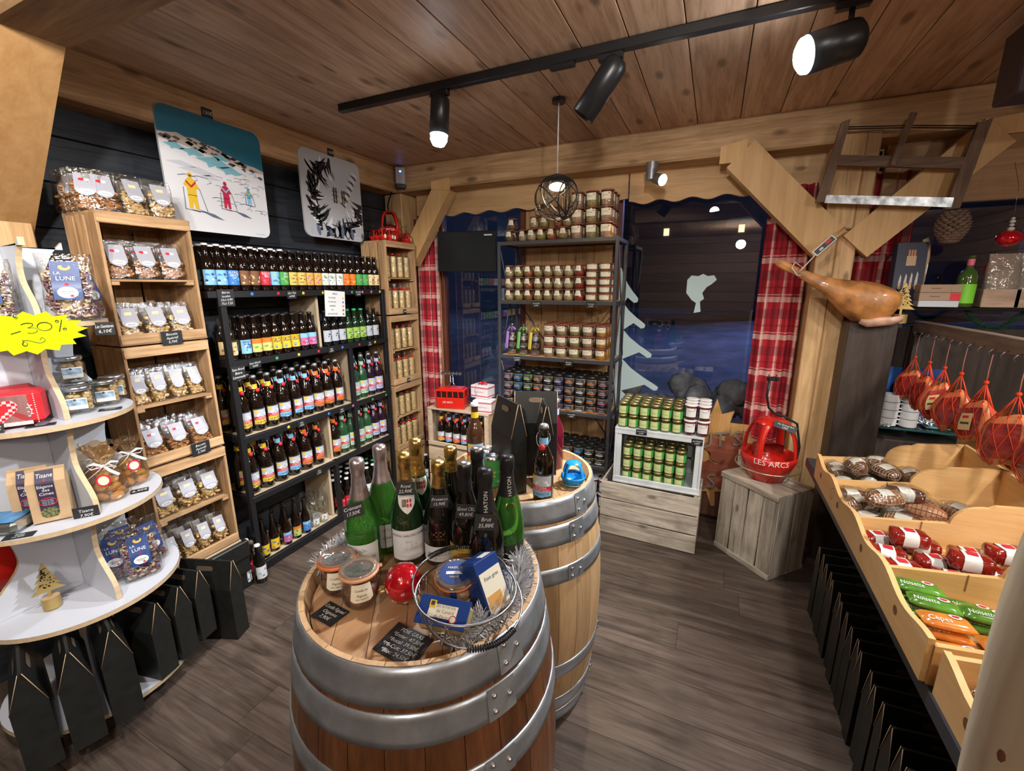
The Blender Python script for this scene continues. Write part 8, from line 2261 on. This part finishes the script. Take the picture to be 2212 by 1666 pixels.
# ---------------------------------------------------------------- hanging ham and frame saw
HAM = mat('ham_skin', (.40, .17, .05), .45, noise=.6, nscale=11, bump=.9, coat=.12); HAMF = mat('ham_fat_edge', (.60, .36, .26), .45, noise=.3, nscale=25, bump=.5)
P = []
ax = [((.300, .0), .020), ((.335, .0), .026), ((.38, .0), .022), ((.44, .0), .026), ((.50, .0), .034), ((.56, .0), .050), ((.62, 0), .075), ((.68, 0), .098), ((.74, 0), .112), ((.79, 0), .112), ((.83, 0), .098), ((.86, 0), .060), ((.868, 0), .0)]
zc = lambda x: 1.783 - (x - .30) * .46 - .10 * math.sin((x - .30) / .58 * PI) * .2 + .0
b = MB(); n = 24
def hamf(u, v):
    t = v * (len(ax) - 1); i = min(int(t), len(ax) - 2); f_ = t - i
    x = ax[i][0][0] * (1 - f_) + ax[i + 1][0][0] * f_; r_ = ax[i][1] * (1 - f_) + ax[i + 1][1] * f_
    a = 2 * PI * u; d = Vector((1, 0, -.5)).normalized(); up_ = Vector((.45, 0, .89)).normalized()
    k = 1 + .06 * math.sin(3 * a + 8 * v) + .04 * math.sin(7 * a - 12 * v)
    p = Vector((x, 2.93, zc(x))) + up_ * r_ * k * math.sin(a) * (.9 if math.sin(a) > 0 else 1.0) + Vector((0, 1, 0)) * r_ * .55 * math.cos(a) * k
    return tuple(p)
b.grid(hamf, n, 30, HAM); P.append(('ham_body', b.mesh()))
b = MB(); b.tube([(.715, 2.905, 1.462), (.75, 2.90, 1.452), (.80, 2.895, 1.462), (.85, 2.90, 1.468), (.885, 2.905, 1.478), (.875, 2.92, 1.492)], .018, HAMF, 10, radii=[.010, .017, .020, .018, .014, .006], flat=1.6); P.append(('fat_edge', b.mesh(), 'pink fleshy edge'))
thing('ham', 'whole dry-cured ham leg hanging in front of the window post', 'ham', parts=P)
b = MB(); STR = mat('butcher_string', (.70, .58, .46), .8)
b.tube([(.395, 2.93, 1.705), (.42, 2.895, 1.74), (.51, 2.93, 1.86), (.62, 3.08, 1.965)], .0035, STR, 6); b.tube([(.425, 2.955, 1.75), (.385, 2.93, 1.775), (.37, 2.90, 1.745), (.40, 2.90, 1.705), (.43, 2.93, 1.70), (.425, 2.955, 1.75)], .0035, STR, 6)
b.tube([(.62, 3.08, 1.965), (.66, 3.088, 1.985)], .003, STR, 6)
q = MB(); T = Matrix.Translation((.508, 2.915, 1.858)) @ Matrix.Rotation(R(-48), 4, 'Y'); q.M = T; q.box((0, 0, 0), (.115, .003, .034), PAPER); q.box((.0, -.0022, 0), (.105, .001, .026), DKG); q.box((.025, -.003, .003), (.03, .001, .014), REDL); q.box((-.02, -.003, -.002), (.02, .001, .012), GREYL)
thing('ham_string', 'string loop with a printed tag holding the hanging ham', 'string', parts=[('string', b.mesh()), ('printed_tag', q.mesh(), 'dark printed tag')])
SAWW = wood('old_saw_wood', (.11, .065, .045), (.24, .155, .11), 2, .7, 0, 1.2, .05, .4)
SAWX = wood('old_saw_wood_x', (.11, .065, .045), (.24, .155, .11), 0, .7, 0, 1.2, .05, .4)
P = []; yS = 2.99
def leg(p0, p1, w0, w1):
    b = MB(); (x0, z0), (x1, z1) = p0, p1
    b.prism([(x0 - w0, z0), (x0 + w0, z0 + .01), (x1 + w1, z1), (x1 - w1, z1 - .004)][::1], .03, SAWW, Matrix.Translation((0, yS, 0))); return b.mesh()
P.append(('side_arm', leg((.535, 2.478), (.478, 2.095), .018, .026))); P.append(('side_arm', leg((1.082, 2.40), (1.028, 2.02), .024, .028)))
b = MB(); b.prism([(.495, 2.325), (1.085, 2.245), (1.080, 2.195), (.485, 2.275)][::1], .028, SAWX, Matrix.Translation((0, yS + .001, 0))); P.append(('cross_bar', b.mesh()))
b = MB(); b.prism([(.79, 2.475), (.815, 2.468), (.765, 2.235), (.745, 2.245)][::1], .024, SAWW, Matrix.Translation((0, yS - .026, 0))); P.append(('toggle', b.mesh()))
b = MB(); pts = [(.535, yS + .015, 2.455), (.80, yS + .012, 2.425), (1.085, yS + .015, 2.385)]
b.tube(pts, .003, BLK, 6); b.tube([(p[0], p[1] + .006, p[2] - .008) for p in pts], .003, BLK, 6); P.append(('cord', b.mesh(), 'dark twisted cord'))
b = MB(); b.prism([(.495, 2.125), (1.025, 2.070), (1.022, 2.025), (.492, 2.085)][::1], .004, mat('old_saw_steel', (.40, .42, .44), .35, .85, noise=.6, nscale=30, bump=.3), Matrix.Translation((0, yS - .002, 0))); P.append(('blade', b.mesh(), 'scratched grey steel blade'))
thing('frame_saw', 'antique wooden frame saw with steel blade hung on the window post', 'saw', parts=P)

# ---------------------------------------------------------------- on the black shelf before the right window
b = MB(); 
CONE = mat('cone_scale', (.16, .10, .07), .7, noise=.3, nscale=40)
for k in range(12):
    z = -.07 + k * .0125; rr = .052 * math.sin(PI * (k + 1.5) / 15) ** .7
    for i in range(10):
        a = 2 * PI * i / 10 + k * .314; b.ball((rr * math.cos(a), rr * math.sin(a), z), .020, CONE, 6, (1.1, 1.0, .34), Matrix.Rotation(a, 4, 'Z') @ Matrix.Rotation(R(-25), 4, 'Y'))
c = MB(); c.tube([(0, 0, .075), (0, .02, .2), (0, .06, .30)], .0015, WIRE, 5)
thing('pine_cone', 'big brown pine cone hanging by a wire before the right window', 'ornament', (1.045, 3.0, 1.93), 0, [('scales', b.mesh(), {'kind': 'stuff'}), ('wire', c.mesh())])
b = MB(); b.ball((0, 0, 0), .048, MATS['red_bauble'], 24, (1, 1, .8)); c = MB()
for z, r_ in ((.044, .014), (.062, .010), (.078, .012), (.092, .008)): c.ball((0, 0, z), r_, mat('pearl', (.70, .66, .60), .3), 10, (1, 1, .7))
c.tube([(0, 0, .10), (.0, .02, .24), (0, .1, .36)], .001, WIRE, 4)
thing('bauble', 'red bauble on a pearl stem hanging before the right window', 'ornament', (1.262, 3.0, 1.868), 0, [('glass_ball', b.mesh()), ('pearl_stem', c.mesh(), 'white beads and thread')])
SZ = 1.539
b = MB(); b.box((0, 0, .165), (.135, .05, .33), mat('knife_box_navy', (.02, .025, .05), .4), .002)
q = MB(); PNK = mat('print_beech', (.55, .36, .22), .5); BLD = mat('print_blade', (.55, .50, .48), .4)
q.box((0, -.0255, .235), (.042, .001, .05), PNK)
for i in range(3): q.box((-.012 + .012 * i, -.0258, .275), (.008, .001, .032), mat('print_copper', (.55, .25, .12), .5))
for i in range(4): x = -.038 + .024 * i; q.box((x, -.0255, .105), (.011, .001, .032), PNK); q.patch([(x - .006, -.026, .122), (x + .006, -.026, .122), (x + .006, -.026, .150 + .006 * i), (x, -.026, .165 + .005 * i)], BLD)
q.text('OPINEL', .011, PAPER, Matrix.Translation((-.01, -.0257, .062)))
thing('knife_box', 'dark blue knife box picturing four kitchen knives on the black shelf', 'box', mtx=Matrix.Translation((.925, 3.06, SZ)) @ Matrix.Rotation(R(8), 4, 'Z') @ Matrix.Rotation(R(-4), 4, 'X'), parts=[('carton_body', b.mesh(), [('print', q.mesh(), 'printed knives and lettering')])])
b = MB(); b.tube([(0, 0, 0), (.0, 0, .10)], .012, mat('pale_beech', (.62, .46, .30), .5), 8, flat=.5); b.tube([(0, 0, .10), (0, 0, .20), (-.006, 0, .24), (-.022, 0, .28)], .017, MATS['pale_beech'], 10, radii=[.015, .017, .019, .020], flat=.55); c = MB(); c.box((0, 0, .155), (.020, .014, .05), CHROME, .003)
thing('folding_knife', 'big pale wooden folding knife standing upright beside the knife box', 'knife', (1.005, 3.10, SZ), 0, [('handle', b.mesh()), ('collar', c.mesh(), 'steel collar')]).scale = (1, 1, 1.25)
b = MB(); b.box((0, 0, .016), (.16, .09, .032), GREYL, .002); thing('flat_box', 'pale patterned flat box at the bottom of the knife box pile', 'box', (1.045, 3.02, SZ), 0, b.mesh())
KB = mat('cardboard_brown', (.36, .24, .16), .7)
for i in range(2):
    b = MB(); b.box((0, 0, .020), (.165, .09, .040), KB, .002); q = MB(); q.box((.060, -.0455, .02), (.04, .001, .036), REDL if i == 0 else KB); q.text('Espelette', .007, DKG, Matrix.Translation((-.02, -.0455, .022)))
    thing('flat_box', 'brown cardboard slip box, %s of the two on the pale box' % ('lower', 'upper')[i], 'box', (1.045, 3.02, SZ + .0325 + .041 * i), R(1), [('box_body', b.mesh(), [('print', q.mesh(), 'small print')])])
g = MB(); g.lathe([(0, .001), (.035, 0), (.038, .005), (.038, .150), (.030, .175), (.016, .19), (.0135, .205), (.0135, .245), (.015, .246), (.015, .255), (0, .256)], mat('olive_bottle', (.05, .10, .02), .05, coat=.5), 22); l = MB(); wrap(l, .038, .02, .115, 1.4, mat('label_neon_green', (.20, .60, .04), .4), .0008); q = MB(); wrap(q, .0138, .19 + .018, .238, PI, mat('neck_pink', (.75, .15, .25), .4), .0008)
thing('liqueur_bottle', 'green liqueur bottle with bright green label on the black shelf', 'bottle', (1.158, 3.03, SZ), R(-15), [('glass_body', g.mesh()), ('label', l.mesh(), 'bright green label'), ('neck_label', q.mesh(), 'pink neck seal')])
for i, (x, y, s_) in enumerate(((1.02, 3.16, .8), (1.10, 3.17, .7))):
    g = MB(); g.lathe([(0, .001), (.035, 0), (.038, .005), (.038, .120), (.014, .17), (.0135, .22), (0, .221)], DARKG, 18)
    thing('dark_bottle', 'dark spirit bottle, %s of two at the back of the black shelf' % ('left', 'right')[i], 'bottle', (x, y, SZ), 0, g.mesh()).scale = (s_, s_, s_)
for i, (x, a) in enumerate(((1.285, 4), (1.405, -6))):
    fn = bagshape(.125, .17, .06, i); f = MB(); f.grid(fn, 18, 10, film('milky_bag', (.85, .82, .76), .2, .15, bump=1.0, dens=.35, dcol=(.55, .48, .40))); s_ = MB(); s_.ball((0, 0, .05), 1, mat('bag_grain', (.35, .26, .18), .8, noise=.5, nscale=60), 12, (.052, .022, .046))
    w_ = MB(); w_.box((0, 0, .045), (.14, .085, .09), wood('birch_box', (.30, .20, .14), (.48, .34, .25), 0, .7, 0, 2), .003)
    thing('wood_box', 'small rough wooden box carrying a clear bag, %s of the two on the black shelf' % ('left', 'right')[i], 'box', (x + .005, 3.05, SZ), 0, w_.mesh())
    thing('dried_goods_bag', 'milky plastic bag of dried goods on the %s small wooden box' % ('left', 'right')[i], 'bag', (x, 3.04, SZ + .0905), R(a), [('content', s_.mesh()), ('wrapper', f.mesh(), 'milky wrapper')])
b = MB(); b.ball((0, 0, 0), .06, REDF, 20, (1, .25, 1)); b.tube([(0, 0, -.19), (0, 0, -.05)], .004, BLK, 6); thing('red_disc', 'red round decoration behind the bags before the right window', 'ornament', (1.33, 3.18, SZ + .19), 0, b.mesh())
b = MB(); r = random.Random(5); FG = mat('fir_needles', (.015, .05, .02), .6)
for i in range(1500):
    t = r.random(); c_ = Vector((1.17 + .24 * t, 3.02 + .02 * math.sin(9 * t), 1.545 - .10 * math.sin(PI * t) - .01)); d = Vector((r.gauss(0, 1), r.gauss(0, 1), r.gauss(0, 1))).normalized() * r.uniform(.015, .034); q = d.orthogonal().normalized() * .0012
    b.add([c_ - q, c_ + q, c_ + d], [(0, 1, 2)], FG)
b.tube([(1.17 + .24 * t, 3.02 + .02 * math.sin(9 * t), 1.535 - .10 * math.sin(PI * t)) for t in [k / 10 for k in range(11)]], .003, FG, 5)
thing('fir_garland', 'dark green fir garland drooping from the black shelf', 'garland', parts=b.mesh(), kind='stuff')
gt = goldtree(.165, 6, 60, .045)
thing('tree_ornament', 'golden perforated fir tree on a round base at the end of the hook rail', 'ornament', mtx=Matrix.Translation((.905, 2.99, 1.4525)) @ Matrix.Rotation(R(-12), 4, 'Z'), parts=gt)
